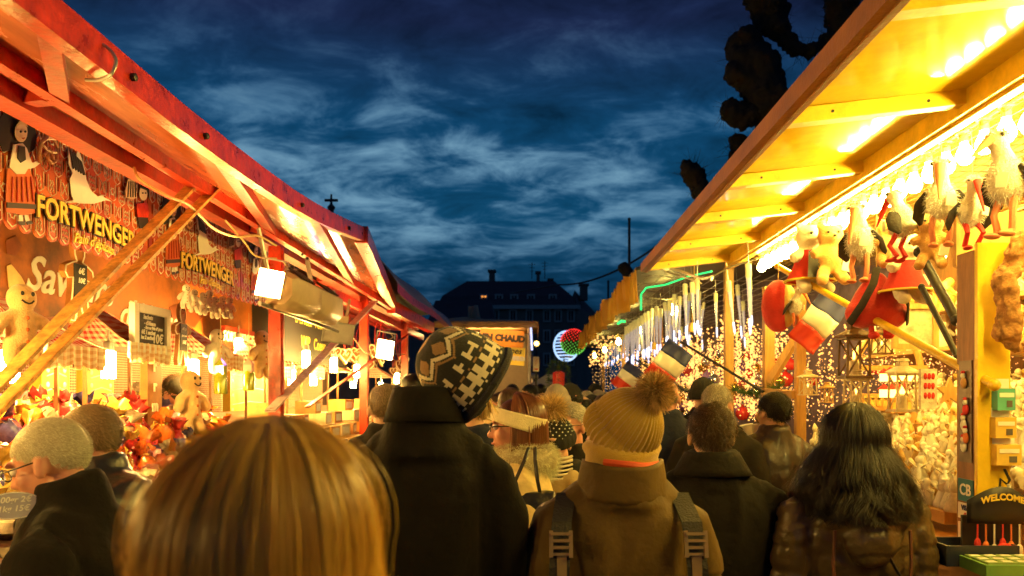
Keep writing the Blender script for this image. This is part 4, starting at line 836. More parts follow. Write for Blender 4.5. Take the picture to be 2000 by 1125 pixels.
# bears and dolls
def bear(px,py,Y,sc,m,lab,rz=0.,dress=None,apron=False):
    p=P(px,py,Y); t=thing('plush_doll' if dress else 'plush_bear',lab,'plush doll' if dress else 'plush bear',p,rz,world=False); t.scale=(sc,)*3
    w=MB(); w.ell((0,0,.13),(.07,.062,.065)); w.ell((0,0,.02),(.062,.055,.085)); w.ell((0,-.05,.115),(.03,.03,.025))
    for s in(-1,1): w.ell((s*.052,0,.185),(.024,.015,.024)); w.tube([(s*.04,0,.06),(s*.1,-.02,.03)],[.03,.028],8); w.tube([(s*.035,0,-.05),(s*.055,-.04,-.1)],[.036,.034],8); w.ell((s*.058,-.06,-.11),(.032,.036,.03))
    me=union(w,.01,3); finish(me,'body',m,t)
    for s in(-1,1):
        w=MB(); w.ell((s*.026,-.06,.145),.008,0,8,6); w.build('eye',m_black,t)
    w=MB(); w.ell((0,-.082,.122),(.01,.007,.008),0,8,6); w.build('nose',m_black,t)
    if dress:
        w=MB(); w.lathe([(.055,.07),(.066,.04),(.075,0),(.105,-.06),(.115,-.075)],16,caps=False); w.build('dress',dress,t)
        w=MB(); w.tube([(.115*math.cos(a),.115*math.sin(a),-.07) for a in np.linspace(0,2*math.pi,20)],.006,5); w.build('trim',m_yel,t)
        if apron:
            w=MB(); w.grid(lambda a,b_:Vector(((a-.5)*(.09+.07*b_),-.066-.055*b_,.06-.13*b_)),6,6); w.build('apron',m_black,t)
            w=MB(); w.box((0,-.1,.01),(.03,.004,.02)); w.box((0,-.112,-.02),(.045,.004,.008)); w.build('badge',m_yel,t,smooth=False)
    w=MB(); w.tube([(0,0,.19),(0,0,max(.3,(HZ+1.02-p.z)/sc))],.0025,4); w.build('string',m_cable,t)
    w=MB(); w.box((.07,-.05,-.03),(.05,.003,.065),rot=(0,R(12),R(10))); w.build('price_tag',m_card,t,smooth=False)
m_tb=mat('tan_bear_plush',(.62,.33,.09),.95,var=.25,scale=25,bump=.5,bscale=110,sheen=.4)
bear(1582,520,4.5,1.25,m_wp,'white doll in red dress and black apron, leftmost of the hanging toys',R(10),m_rd,True)
bear(1622,510,4.3,1.05,m_tb,'tan gingerbread bear with a white tag between doll and stork',R(-5))
bear(1727,487,3.75,.75,m_tb,'small tan bear beside the stork with orange beak',R(20)); bear(1818,483,3.3,.75,m_tb,'tan bear hanging above the thick black gas strut',R(-30))
bear(1768,540,3.6,1.0,m_wp,'white doll in red skirt with brown shoes right of the heart backpack',R(15),m_rd)
# red heart backpack
t=thing('backpack','red heart shaped plush backpack with black straps hanging from the net','backpack',P(1712,590,3.7)); c=P(1712,588,3.72)
w=MB(); w.tube([c+Vector((0,0,.14)),c+Vector((0,0,.05)),c+Vector((0,0,-.06)),c+Vector((0,0,-.12))],[.03,.1,.155,.1],16,flat=.55,up=Vector((0,1,0)))
for s in(-1,1): w.ell(c+Vector((s*.07,0,-.06)),(.085,.065,.075))
me=union(w,.012,3); finish(me,'body',mat('red_plush',(.6,.03,.03),.9,var=.2,bump=.4,sheen=.4),t)
for s in(-1,1):
    w=MB(); w.tube([c+Vector((s*.03,-.07,.15)),c+Vector((s*.06,-.1,.07)),c+Vector((s*.11,-.09,-.03)),c+Vector((s*.14,-.02,-.11))],[.02]*4,8,flat=.3); w.build('strap',m_bp,t)
    w=MB(); w.tube([c+Vector((s*.035,-.02,-.12)),c+Vector((s*.035,-.03,-.165))],.014,8); w.ell(c+Vector((s*.035,-.05,-.17)),(.024,.035,.018)); w.build('foot',m_rd,t)
w=MB(); w.tube([c+Vector((0,0,.15)),c+Vector((0,0,HZ+1.02-c.z))],.003,4); w.build('string',m_cable,t)
t=thing('backpack','round red plush backpack with yellow trim and a small stork on it','backpack',P(1520,600,4.9)); c=P(1520,598,4.85)
w=MB(); w.ell(c,(.11,.09,.17)); me=union(w,.014,2); finish(me,'body',mat('red_plush',(.6,.03,.03)),t)
w=MB(); w.ell(c+Vector((.045,-.03,.0)),(.055,.075,.14)); w.build('trim',mat('yellow_plush',(.75,.5,.15),.95,bump=.4),t)
w=MB(); w.tube([c+Vector((0,0,.15)),c+Vector((0,0,HZ+1.02-c.z))],.003,4); w.build('string',m_cable,t)
# French flags
m_fb=mat('flag_blue',(.012,.02,.12),.6,var=.1); m_fw=mat('flag_white',(.8,.74,.62),.4,var=.06,coat=.3); m_fr=mat('flag_red',(.65,.05,.03),.4,var=.1,coat=.3)
def flag(c,wd,ht,roll,yaw,lab,order=(0,1,2)):
    w=MB(); M=Matrix.Translation(c)@Matrix.Rotation(yaw,4,'Z')@Matrix.Rotation(roll,4,'Y')
    n=12
    for k in range(3):
        def fn(a,b_,k=k): x=(k+a)/3; return M@Vector(((x-.5)*wd,.02*math.sin(x*7+b_*2)+.012*math.sin(b_*9),(b_-.5)*ht))
        w.grid(fn,6,n,order[k])
    o=w.build('flag',[m_fb,m_fw,m_fr]); sm=o.modifiers.new('thick','SOLIDIFY'); sm.thickness=.002
    return tag(o,lab,'flag')
flag(P(1600,628,4.7),.36,.2,R(128),0,'big glossy French tricolour bag hanging under the small stork')
flag(P(1306,712,6.3),.36,.25,R(126),0,'French flag on a black pole in front of the icicle lights'); flag(P(1226,738,8.2),.3,.22,R(126),0,'smaller French flag farther back near the fringed canopy')
flag(P(1720,706,6.0),.001+.2,.14,R(90),0,'tiny French flag tucked among the stall lights')
for a,b_,Y0_,Y1_,lab in ((1335,670,6.2,5.6,''),(1228,700,8.2,7.2,'')):
    pass
w=MB(); w.tube([P(1330,668,6.32),P(1490,765,5.4)],.011,8); tag(w.build('flag_pole',m_black),'black slanted pole carrying the nearer French flag','pole')
w=MB(); w.tube([P(1240,702,8.2),P(1342,765,7.0)],.011,8); tag(w.build('flag_pole',m_black),'black slanted pole carrying the farther French flag','pole')
# ---- lanterns
m_lan=mat('dark_lantern_metal',(.12,.06,.025),.5,var=.3); m_lanw=mat('cream_lantern_metal',(.75,.62,.38),.5,var=.2); m_cand=mat('candle_glow',(1,.7,.3),.5,var=0,emis=(1,.45,.08),estr=7)
def lantern(p,wd,ht,m,lab,name='lantern'):
    t=thing(name,lab,'lantern',p,world=False); t.scale=(wd,wd,ht)
    w=MB(); 
    for sx in(-1,1):
        for sy in(-1,1): w.bar((sx*.46,sy*.46,.0),(sx*.42,sy*.42,.75),.08,.08)
    w.box((0,0,-.02),(1.1,1.1,.06)); w.box((0,0,.77),(1.0,1.0,.05)); 
    for s in(-1,1): w.bar((-.44,s*.44,.02),(.42,s*.42,.74),.05,.05); w.bar((.44,s*.44,.02),(-.42,s*.42,.74),.05,.05)
    w.build('frame',m,t,smooth=False)
    w=MB(); w.rings([[(sx*k,sy*k,z) for sx,sy in ((-1,-1),(1,-1),(1,1),(-1,1))] for k,z in ((.62,.79),(.6,.83),(.22,.95),(.2,1.05),(.26,1.06),(.2,1.12))]); w.build('roof',m,t,smooth=False)
    w=MB(); w.lathe([(.2,.02),(.2,.3),(.05,.34)],10); w.build('candle',m_lanw,t); w=MB(); w.ell((0,0,.43),(.06,.06,.1),0,8,6); w.build('flame',m_cand,t)
lantern(P(1668,735,3.9),.125,.25,m_lan,'large dark lantern with crossed bars hanging over the dark haired woman')
lantern(P(1672,790,3.9),.1,.16,m_lanw,'cream lantern standing under the large dark lantern')
lantern(P(1578,770,4.6),.085,.13,m_lanw,'small cream lantern beside the pine post'); lantern(P(1615,785,4.3),.055,.1,m_pine,'tiny honey coloured lantern over the leather jacket man')
lantern(P(1722,690,4.4),.09,.14,m_lan,'little dark lantern among the fairy lights behind the big lantern'); lantern(P(1762,800,3.7),.1,.22,m_lanw,'tall cream lantern beside the figurine heap')
w=MB(); w.tube([P(1668,660,3.9),P(1668,640,3.9)],.006,6); tag(w.build('lantern_hook',m_wire),'wire hook above the large dark lantern','hook')
# ---- figurines heaped on the stepped display
m_fig=[mat('ivory_figurine',(.8,.66,.42),.4,var=.3,scale=40,coat=.3),mat('white_figurine',(.85,.78,.62),.35,var=.2,scale=40,coat=.3),mat('gold_figurine',(.7,.42,.1),.35,var=.3,scale=40)]
def figmesh(k):
    w=MB(); w.lathe([(.024,0),(.026,.006),(.018,.03),(.01,.05),(.008,.055)],10); w.ell((0,-.002,.064),(.012,.012,.013),0,10,7)
    for s in(-1,1):
        w.tube([(s*.01,0,.044),(s*.018,-.012,.034),(s*.006,-.02,.036)],[.006,.005,.004],6)
        if k<2: w.tube([(s*.006,.01,.045),(s*.026,.016,.062),(s*.03,.015,.045)],[.005,.011,.003],6,flat=.4)
    if k==2: w.lathe([(.013,.068),(.01,.078),(.001,.095)],8)
    return w
fms=[]
for k in range(3):
    o=figmesh(k).build('figurine',m_fig[0]); fms.append(o.data); bpy.data.objects.remove(o)
w=MB()
for k in range(9): w.box((1.75+.11*k,4.25,1.1+.03+.062*k),(.12,2.2,.05))
t=thing('stepped_display','pine stepped display filled with pale figurines','display',(2.2,4.2,1.1)); w.build('steps',m_pine,t,smooth=False)
names=('ivory','white','gold')
for row in range(9):
    y=3.15
    while y<5.25:
        k=int(rng.integers(3)); ci=int(rng.choice([0,0,1,1,2])); o=link('figurine',fms[k],None,(1.745+.11*row+.025*rng.normal(),y,1.158+.062*row)); o.rotation_euler=(0,R(rng.normal(0,8)),R(90+rng.normal(0,40))); s_=1.25+.5*rng.random(); o.scale=(s_,)*3; setmat(o,m_fig[ci])
        tag(o,f'small {names[ci]} figurine standing in the heap on the stepped display','figurine',f'{names[ci]} figurines on the stepped display'); y+=.06+.03*rng.random()
# figurines and trinkets on the back shelves and right of the post
for z,y0,y1,x,n in ((HZ+.285,3.3,6.1,2.72,26),(HZ+.535,3.3,6.1,2.72,26)):
    for i in range(n):
        o=link('figurine',fms[int(rng.integers(3))],None,(x+.08*rng.normal()*.5,y0+(y1-y0)*i/n,z)); s_=1.6+1.2*rng.random(); o.scale=(s_,)*3; o.rotation_euler=(0,0,R(90+rng.normal(0,40))); ci=int(rng.integers(3)); setmat(o,m_fig[ci]); tag(o,f'{names[ci]} figurine on the shelves at the back of the yellow stall','figurine',f'{names[ci]} figurines on the back shelves')
for row in range(8):
    for j in range(9):
        o=link('figurine',fms[int(rng.integers(3))],None,(1.86+.05*row,2.5+.06*j+.02*rng.normal(),1.2+.06*row)); s_=1.7+.6*rng.random(); o.scale=(s_,)*3; o.rotation_euler=(R(rng.normal(0,9)),R(rng.normal(0,9)),R(90+rng.normal(0,50))); setmat(o,m_fig[row%2]); tag(o,f'{names[row%2]} figurine piled right of the brown post','figurine',f'{names[row%2]} figurines piled right of the post')
w=MB(); 
for k in range(8): w.box((1.87+.05*k,2.74,1.175+.06*k-.0),(.06,.5,.05))
t=thing('stepped_display','pale steps holding figurines right of the brown post','display',(2.0,2.4,1.1)); w.build('steps',m_pine,t,smooth=False)
# ---- cork bark, shelf and small goods on the post
t=thing('cork_bark','rough cork bark slab hanging on the yellow boards at the frame edge','bark'); w=MB(); pts=[P(1985,500,2.78),P(1960,545,2.75),P(1972,600,2.74),P(1966,650,2.76),P(1985,685,2.78)]; w.tube(pts,[.035,.05,.04,.055,.02],12,flat=.6); w.tube([P(1975,505,2.75),P(2000,470,2.75),P(2030,460,2.75)],[.03,.045,.04],10); me=union(w,.008,1); displace(me,lambda co,no:.012*vnoise(co,(45,45,30))+.006*vnoise(co,(110,110,80))); finish(me,'slab',mat('cork',(.45,.22,.07),.95,var=.6,scale=22,bump=.8,bscale=60),t)
w=MB(); w.box((2.2,3.02,HZ+.16),(.7,.3,.03)); w.box((2.35,3.02,HZ-.1),(.03,.28,1.0)); w.build('side_shelf',m_pine,rs,smooth=False)
w=MB(); c=P(1895,690,2.77); 
mw=[m_wp,m_rd,m_tb]
PXL=1.648
def onpost(px,py): return PX(px,py,PXL)
for k,(py,m,lab) in enumerate(((748,m_tb,'topmost small bear magnet on the brown post'),(800,m_rd,'red magnet figure below the topmost on the post'),(830,m_wp,'white magnet figure in the middle of the post'),(855,m_or,'orange magnet figure below the white one on the post'),(872,m_wp,'lowest pale magnet figure on the post'))):
    t=thing('magnet_figure',lab,'magnet',onpost(1887+4*(k%2),py)); p=onpost(1887+4*(k%2),py)
    w=MB(); w.ell(p+Vector((-.01,0,0)),(.008,.018,.022)); w.build('body',m,t); w=MB(); w.ell(p+Vector((-.012,0,.028)),(.008,.012,.012)); w.build('head',m_wp,t); w=MB(); w.ell(p+Vector((-.012,0,.04)),(.007,.011,.007)); w.build('cap',m_rd,t)
t=thing('metal_strip','grey metal strip fixed to the side of the brown post','strip'); w=MB(); a,b_=onpost(1879,705),onpost(1902,905); w.box((1.6475,2.92,(a.z+b_.z)/2),(.005,.085,a.z-b_.z)); w.build('strip',mat('tarnished_strip',(.2,.15,.1),.5,metal=.3,var=.4),t,smooth=False)
def sticker(z,h,cols,lab,txt=None,ts=.03):
    t=thing('sticker',lab,'sticker',(1.645,2.92,z)); w=MB(); w.box((1.6478,2.92,z),(.0044,.1,h)); w.build('sheet',cols,t,smooth=False)
    if txt:
        w=MB(); 
        for k,(tx,dz,s_,mi) in enumerate(txt): w.text(tx,s_,on_right((1.6445,2.92,z+dz)),mi,.0008,.0012)
        w.build('lettering',[m_white,m_fb,m_fr],t,smooth=False)
    return t
sticker(HZ-.375,.085,mat('card_sign_blue',(.03,.17,.22),.3,var=0,coat=.4),'blue green bank card sticker on the brown post',[('CB',0,.06,0)])
sticker(HZ-.455,.06,m_card,'white payment card sticker under the blue one',[('VISA',.012,.026,1),('\u20ac',-.016,.024,2)]); sticker(HZ-.53,.06,m_card,'lowest white sticker on the brown post',[('\u260e',0,.03,1),])
def hangbox(px,py,wd,ht,m,lab,extra=None):
    p=P(px,py,2.82); t=thing('hanging_box',lab,'box',p); w=MB(); w.box(p,(wd,.05,ht)); w.build('carton',m,t,smooth=False)
    w=MB(); w.box(p+Vector((0,-.026,ht*.2)),(wd*.8,.003,ht*.2)); w.build('label',m_card,t,smooth=False); w=MB(); w.box(p+Vector((wd*.15,-.0265,-ht*.2)),(wd*.3,.003,ht*.3)); w.build('picture',mat('dark_picture',(.1,.09,.08),.5),t,smooth=False)
    w=MB(); w.box(p+Vector((0,.01,ht*.5+.018)),(wd*.9,.003,.035)); w.build('hanger_flap',m_card,t,smooth=False)
hangbox(1957,835,.075,.075,mat('yellow_carton',(.75,.5,.08),.5),'upper yellow carton hanging on the yellow post board'); hangbox(1963,888,.09,.075,mat('yellow_carton',(.7,.5,.1)),'lower yellow carton hanging below its twin'); hangbox(1958,780,.065,.08,mat('teal_packet',(.1,.4,.3),.4),'teal topped packet hanging highest on the post board')
t=thing('cable_bundle','black and white cable bundle hanging on the yellow post board','cable'); w=MB(); p=P(1960,945,2.8); w.tube([p+Vector((.02*math.sin(k*1.3),-.005,.035-.012*k+.02*math.cos(k*2))) for k in range(12)],.005,6); w.build('cord',m_black,t); w=MB(); w.tube([p+Vector((.01+.003*k,-.012,.0-.012*k)) for k in range(8)],.006,6); w.box(p+Vector((.035,-.012,-.1)),(.02,.015,.03)); w.build('plug',m_white,t)
# welcome rack, trays
t=thing('keyring_rack','curved black rack marked welcome hung with red keyrings','rack',P(1945,1090,2.6)); p=P(1945,1020,2.6)
w=MB(); w.grid(lambda a,b_: p+Vector(((a-.5)*.2,-.03*math.cos((a-.5)*3),(.075+.05*math.sin(a*math.pi))*b_*1.0)),12,3); o=w.build('header',m_black,t); o.modifiers.new('thick','SOLIDIFY').thickness=.006
w=MB(); w.text('WELCOME',.03,Matrix.Translation(p+Vector((0,-.04,.075))),0,.001,.001,0,.015); w.build('lettering',m_yel,t,smooth=False)
w=MB(); w.box(p+Vector((0,.03,-.06)),(.2,.01,.16)); w.box(p+Vector((0,.0,-.145)),(.2,.1,.012)); w.build('stand',m_black,t,smooth=False)
for k in range(7):
    w=MB(); q_=p+Vector((-.085+.028*k,-.04,0)); w.tube([q_,q_+Vector((0,0,-.05-.01*(k%3)))],.003,5); w.ell(q_+Vector((0,0,-.065-.01*(k%3))),(.012,.008,.02),0,8,6); o=w.build('keyring',[m_rd,m_or,m_wp][k%3],t)
w=MB(); w.ell(p+Vector((0,-.05,-.1)),(.04,.02,.04)); w.build('santa_charm',m_rd,t)
def tray(px,py,Y,sz,m,lab):
    p=P(px,py,Y); p.z=1.076; t=thing('box_tray',lab,'tray',p); w=MB(); a,b_,h=sz
    w.box(p+Vector((0,0,.004)),(a,b_,.008)); 
    for s in(-1,1): w.box(p+Vector((s*(a/2-.004),0,h/2+.008)),(.008,b_,h)); w.box(p+Vector((0,s*(b_/2-.004),h/2+.008)),(a-.018,.008,h))
    w.build('tray',m,t,smooth=False); return p
p=tray(1893,1090,2.6,(.24,.16,.06),mat('navy_tray',(.015,.02,.045),.35,coat=.3),'open navy box tray on the counter by the post')
for k in range(3):
    w=MB(); q_=p+Vector((-.05+.05*k,.02*k,.01)); w.lathe([(.018,0),(.02,.02),(.008,.03),(.008,.036)],10,M=Matrix.Translation(q_)); tag(w.build('glass_trinket',m_fig[1]),'small pale glass trinket lying in the navy tray','trinket','trinkets in the navy tray')
p=tray(1965,1105,2.45,(.22,.16,.03),mat('green_tray',(.15,.35,.08),.5),'green tray of little boxes at the bottom edge of the picture')
w=MB(); w.box((0,0,.016),(.045,.035,.032)); gb=w.build('gift_box',mat('green_gift_box',(.3,.42,.12),.4,var=.3,scale=30,coat=.4),smooth=False); w=MB(); w.box((0,0,.0325),(.028,.02,.002)); w.build('lid_label',m_card,gb,smooth=False); tag(gb,'small green gift box in the green tray','box','small green gift boxes')
k=0
for i in range(4):
    for j in range(3):
        o=gb if k==0 else dup(gb); o.location=p+Vector((-.075+.05*i,-.045+.045*j,.01)); o.rotation_euler=(0,0,R(rng.normal(0,8))); k+=1
w=MB(); q_=P(1990,1060,2.55); w.box((q_.x,q_.y,1.17),(.06,.1,.17)); w.build('x',m_card) if False else None
# ---- shelf boxes with candle pictures
for k,(px,py,wd,lab) in enumerate(((1700,785,.16,'cardboard box printed with a row of lit arches behind the woman'),(1750,790,.12,'second printed arch box beside it near the figurines'),(1790,820,.2,'plain brown carton at the back of the figurine heap'))):
    p=P(px,py,4.6); t=thing('carton',lab,'carton',p); w=MB(); w.box(p,(wd,.14,.1)); w.build('box',m_pine,t,smooth=False)
    if k<2:
        w=MB()
        for j in range(4): q_=p+Vector((-wd*.36+wd*.24*j,-.072,0)); w.box(q_,(wd*.16,.004,.05)); w.lathe([(wd*.08,-.002),(wd*.08,.002)],12,M=Matrix.Translation(q_+Vector((0,0,.025)))@Matrix.Rotation(R(90),4,'X'))
        w.build('printed_arches',mat('printed_yellow',(.8,.55,.12),.5),t,smooth=False)
w=MB(); c=P(1790,690,4.4)
t=thing('framed_picture','wooden framed nativity picture above the figurines','picture',c); c=P(1785,638,4.2); w.box(c,(.2,.02,.2)); w.build('print',mat('pale_print',(.6,.5,.3),.5,var=.5,scale=18),t,smooth=False); w=MB()
for s in(-1,1): w.box(c+Vector((s*.11,-.01,0)),(.03,.03,.24)); w.box(c+Vector((0,-.012,s*.11)),(.19,.03,.03))
w.build('frame',m_pine,t,smooth=False)
w=MB(); c=P(1735,700,4.8)
t=thing('nativity_arch','wooden candle arch glowing among fairy lights','candle arch',c); w.tube([c+Vector((.2*math.cos(a),0,.2*math.sin(a)-.05)) for a in np.linspace(0,math.pi,15)],.022,8); w.box(c+Vector((0,0,-.06)),(.46,.08,.03)); w.build('arch',m_pine,t)
for k in range(7):
    a=math.pi*(k+.5)/7; p=c+Vector((.2*math.cos(a),0,.2*math.sin(a)-.02)); w=MB(); w.lathe([(.008,0),(.008,.04)],6,M=Matrix.Translation(p)); cc=w.build('candle',m_white,t); w=MB(); w.ell(p+Vector((0,0,.052)),(.007,.007,.014),0,6,5); w.build('flame',m_cand,cc)
for k in range(9):
    px,py=1722+14*(k%5)+6*rng.random(),735+28*(k//5)+8*rng.random(); p=P(px,py,4.3+.3*rng.random()); t=thing('candle_house','tiny glowing red roofed candle house on the shelf','candle house',p,group='tiny candle houses',world=True)
    w=MB(); w.box(p,(.035,.035,.045)); w.build('wall',m_cand,t,smooth=False); w=MB(); w.rings([[(p.x+sx*k2,p.y+sy*k2,p.z+z) for sx,sy in ((-1,-1),(1,-1),(1,1),(-1,1))] for k2,z in ((.026,.024),(.003,.055))]); w.build('roof',m_rd,t,smooth=False)
t=thing('packet','clear hanging packet of red and white sweets','packet',P(1812,745,3.6)); p=P(1812,760,3.6); w=MB(); w.box(p,(.075,.025,.19)); w.build('wrap',m_wrap,t,smooth=False); w=MB()
for k in range(9): w.ell(p+Vector((.018*((k%3)-1),-.014,.06-.045*(k//3))),(.009,.006,.016),0,7,5)
w.build('sweets',m_rd,t)
t=thing('star_ornament','brown wooden star hanging beside the figurine heap','ornament',P(1852,760,3.7)); p=P(1852,765,3.7); w=MB(); w.prism([((.07 if k%2==0 else .03)*math.sin(math.pi*k/5),(.07 if k%2==0 else .03)*math.cos(math.pi*k/5)) for k in range(10)],.02,0,Matrix.Translation(p)); w.build('star',m_pine,t,smooth=False)
# ================================================================= second right stall: icicles, fringe and fairy lights
s2=thing('lights_stall','long stall of fairy lights under a fringed brown canopy','stall',(2.2,12,0))
m_fringe=mat('tan_fringe_cloth',(.68,.46,.13),.75,var=.5,scale=14,bump=.3,stretch=(1,3,.3)); translucent(m_fringe,(.95,.7,.22),.75)
X2=.88
w=MB()
def ft(y): return Vector((X2,y,HZ+1.04+.0*y))
for k in range(128):
    y=6.62+.117*k; yw=rng.normal(0,.5); wd=.068+.012*rng.normal(); ln_=.25+.025*rng.normal(); cx_=X2+.012*rng.normal()
    dx,dy=math.sin(yw)*wd,math.cos(yw)*wd; sw=.02*rng.normal()
    w.grid(lambda u_,v_: Vector((cx_+dx*(u_-.5)*2*(1-.25*v_**3)+.018*math.sin(u_*math.pi)-.01+sw*v_,y+dy*(u_-.5)*2*(1-.25*v_**3),HZ+1.04-ln_*v_*(1-.06*abs(u_-.5)))),4,5)
o=w.build('fringe',m_fringe,s2); o.modifiers.new('thick','SOLIDIFY').thickness=.003
w=MB(); w.rings([[(X2+.01,y,HZ+1.04),(X2+.01,y,HZ+1.07),(1.7,y,HZ+1.3),(3.2,y,HZ+1.55),(3.2,y,HZ+1.5),(1.7,y,HZ+1.22)] for y in (6.6,21.6)]); w.build('canopy',mat('dark_canopy',(.06,.05,.04),.6),s2,smooth=False)
w=MB(); w.box((3.05,14,1.58),(.06,15.2,3.16)); w.build('back_wall',mat('violet_back_cloth',(.2,.14,.22),.8,var=.4),s2,smooth=False)
w=MB(); w.box((1.95,14,.5),(.9,15.0,1.0)); w.build('counter',m_brownw,s2,smooth=False)
for y in (6.5,10,14,18):
    w=MB(); w.box((1.66,y,1.35),(.07,.07,2.7)); w.build('post',m_pine,s2,smooth=False)
w=MB(); 
for k in range(22):
    y=6.7+.5*k; w.tube([(.95,y,HZ+1.02),(1.7,y+.1,HZ+.98),(2.9,y+.2,HZ+1.0)],.003,4,caps=False)
for k in range(16):
    x=1.0+.12*k; w.tube([(x,6.6,HZ+1.0),(x,17,HZ+1.0)],.003,4,caps=False)
tag(w.build('wire_net',m_galv),'grey wire net under the canopy of the lights stall','net')
# icicle lights
m_icl=mat('icicle_glow',(.5,.5,.42),.15,var=.3,scale=40,coat=.5,emis=(.6,.66,.85),estr=.22,bump=.5); m_ict=mat('icicle_tip',(.8,.85,1),.2,var=0,emis=(.5,.6,1),estr=1.6,nosample=True); m_icc=mat('icicle_cap',(.6,.55,.3),.5,emis=(.5,.5,.15),estr=.25)
def icicle():
    t=thing('icicle_light','hanging glowing icicle light in the row under the canopy','icicle light',world=False,group='icicle lights in a row')
    w=MB(); pr=[(.024,0)]+[(.023*(1-.78*k/12)+.0015*math.sin(k*2.1),-.42*k/12) for k in range(1,13)]; w.lathe(pr,8); w.build('tube',m_icl,t)
    w=MB(); w.lathe([(.02,.05),(.026,.045),(.026,-.04),(.0245,-.042)],8); w.build('cap',m_icc,t); w=MB(); w.ell((0,0,-.34),(.012,.012,.07),0,8,6); w.build('glow_tip',m_ict,t)
    w=MB(); w.tube([(0,0,.05),(0,0,.2)],.003,4); w.build('wire',m_galv,t); return t
ic0=icicle(); k=0
for px,py,X,s_ in [(1462,530,1.5,1.15),(1424,560,1.5,.95),(1398,582,1.5,.85),(1374,598,1.52,.7)]+[(1362,556,1.3,1),(1352,562,1.3,1),(1338,566,1.3,1.1),(1328,588,1.3,.9),(1317,585,1.3,1),(1308,598,1.3,1.1),(1299,600,1.3,1.0),(1290,612,1.3,1.1),(1282,609,1.3,1.2),(1273,612,1.3,1.1),(1266,618,1.3,1.2),(1260,622,1.3,1.2),(1254,626,1.3,1.2),(1248,630,1.3,1.2),(1243,634,1.3,1.3),(1238,637,1.3,1.3),(1233,640,1.3,1.3),(1228,644,1.3,1.3),(1223,647,1.3,1.3)]:
    o=ic0 if k==0 else dup(ic0); p=PX(px,py,X); o.location=p; o.scale=(s_*.75,s_*.75,s_*.95); o.rotation_euler=(R(rng.normal(0,3)),R(rng.normal(0,3)),rng.random()*6); k+=1
for j in range(46):
    o=dup(ic0); y=6.7+.22*j; o.location=(1.55+.35*(j%3==0)+.3*(j%5==1),y,HZ+.93-.02*(j%4)); o.scale=(.75,.75,.8+.3*rng.random()); o.rotation_euler=(R(rng.normal(0,3)),R(rng.normal(0,3)),0)
for k in range(5):  # extra bulbs added to brighten the fringe and the crowd beyond
    o=dup(bp,label='added glowing bulb brightening crowd and fringe under the lights stall canopy',group='added bulbs under the lights stall canopy'); o.location=(1.5,8.2+2.6*k,HZ+.9); o.scale=(1.3,)*3
for px,py in ((1356,520+45),(1352,640),(1278,676)):
    p=PX(px,py,1.32); w=MB(); w.box(p,(.05,.03,.075),rot=(0,R(6),R(15))); w.tube([p+Vector((0,0,.03)),p+Vector((0,0,.2))],.003,4); tag(w.build('hanging_carton',mat('yellow_carton',(.7,.5,.1))),'small yellow carton hanging among the icicle lights','carton','yellow cartons among the icicles')
# fairy lights: thousands of specks on strings
def specks(name,pts,r,col,stg,lab):
    m=mat(name+'_glow',col,.4,var=0,emis=col,estr=stg,nosample=True)
    base=np.array([(1,0,0),(-1,0,0),(0,1,0),(0,-1,0),(0,0,1),(0,0,-1)],float); fc=[(0,2,4),(2,1,4),(1,3,4),(3,0,4),(2,0,5),(1,2,5),(3,1,5),(0,3,5)]
    pts=np.asarray(pts); rr=r*(.6+.8*rng.random(len(pts)))
    V=(pts[:,None,:]+base[None]*rr[:,None,None]).reshape(-1,3); Fc=(np.arange(len(pts))[:,None,None]*6+np.array(fc)[None]).reshape(-1,3)
    me=bpy.data.meshes.new(name); me.from_pydata(V.tolist(),[],Fc.tolist()); me.materials.append(m); o=link(name,me); o['kind']='stuff'; o['label']=lab; o['category']='fairy lights'; return o
def curtain(n,x0,x1,y0,y1,z0,z1,strings):
    out=[]
    for s in range(strings):
        x=x0+(x1-x0)*rng.random(); y=y0+(y1-y0)*rng.random(); k=n//strings; zt=z1-.15*rng.random()
        for j in range(k):
            z=zt-(zt-z0)*j/k; out.append((x+.012*rng.normal(),y+.012*rng.normal(),z+.01*rng.normal()))
    return out
hz=HZ
specks('fairy_lights',curtain(2200,1.75,2.9,6.6,12.5,hz-.3,hz+.62,130),.006,(1,.5,.13),1.7,'dense warm white fairy light curtains in the lights stall')
specks('fairy_lights',curtain(3000,1.6,2.9,6.6,13,hz-.25,hz+.75,100),.011,(.26,.12,1),2.6,'violet blue fairy light strings mixed into the warm curtains')
specks('fairy_lights',curtain(700,1.4,2.6,12,20,hz-.35,hz+.6,70),.008,(1,.5,.1),2,'golden fairy lights far along under the fringe')
specks('fairy_lights',curtain(800,2.1,2.95,4.9,6.2,hz-.5,hz+.25,50),.0045,(.95,.6,.4),2.2,'pale fairy lights behind the leather jacket man')
specks('fairy_lights',curtain(420,2.2,2.95,4.6,6.0,hz+.05,hz+.38,36),.005,(.3,.12,1),2.6,'violet fairy lights above the lanterns in the yellow stall')
specks('fairy_lights',curtain(1800,1.6,2.9,6.8,14,hz-.3,hz+.7,80),.0095,(.42,.5,1),2.4,'cool white fairy light strings between the violet ones')
specks('fairy_lights',[(2.9-.1*rng.random(),3.9+1.6*rng.random(),hz+.1+.3*rng.random()) for _ in range(200)],.0045,(1,.5,.12),2.5,'amber fairy lights around the candle arch')
specks('fairy_lights',[tuple(P(1250+115*rng.random(),615+130*rng.random()*rng.random(),10+3*rng.random())) for _ in range(0)] or [tuple(P(1150+80*rng.random(),655+60*rng.random(),14+2*rng.random())) for _ in range(260)],.016,(1,.7,.2),4,'yellow cluster of lights below the fringe')
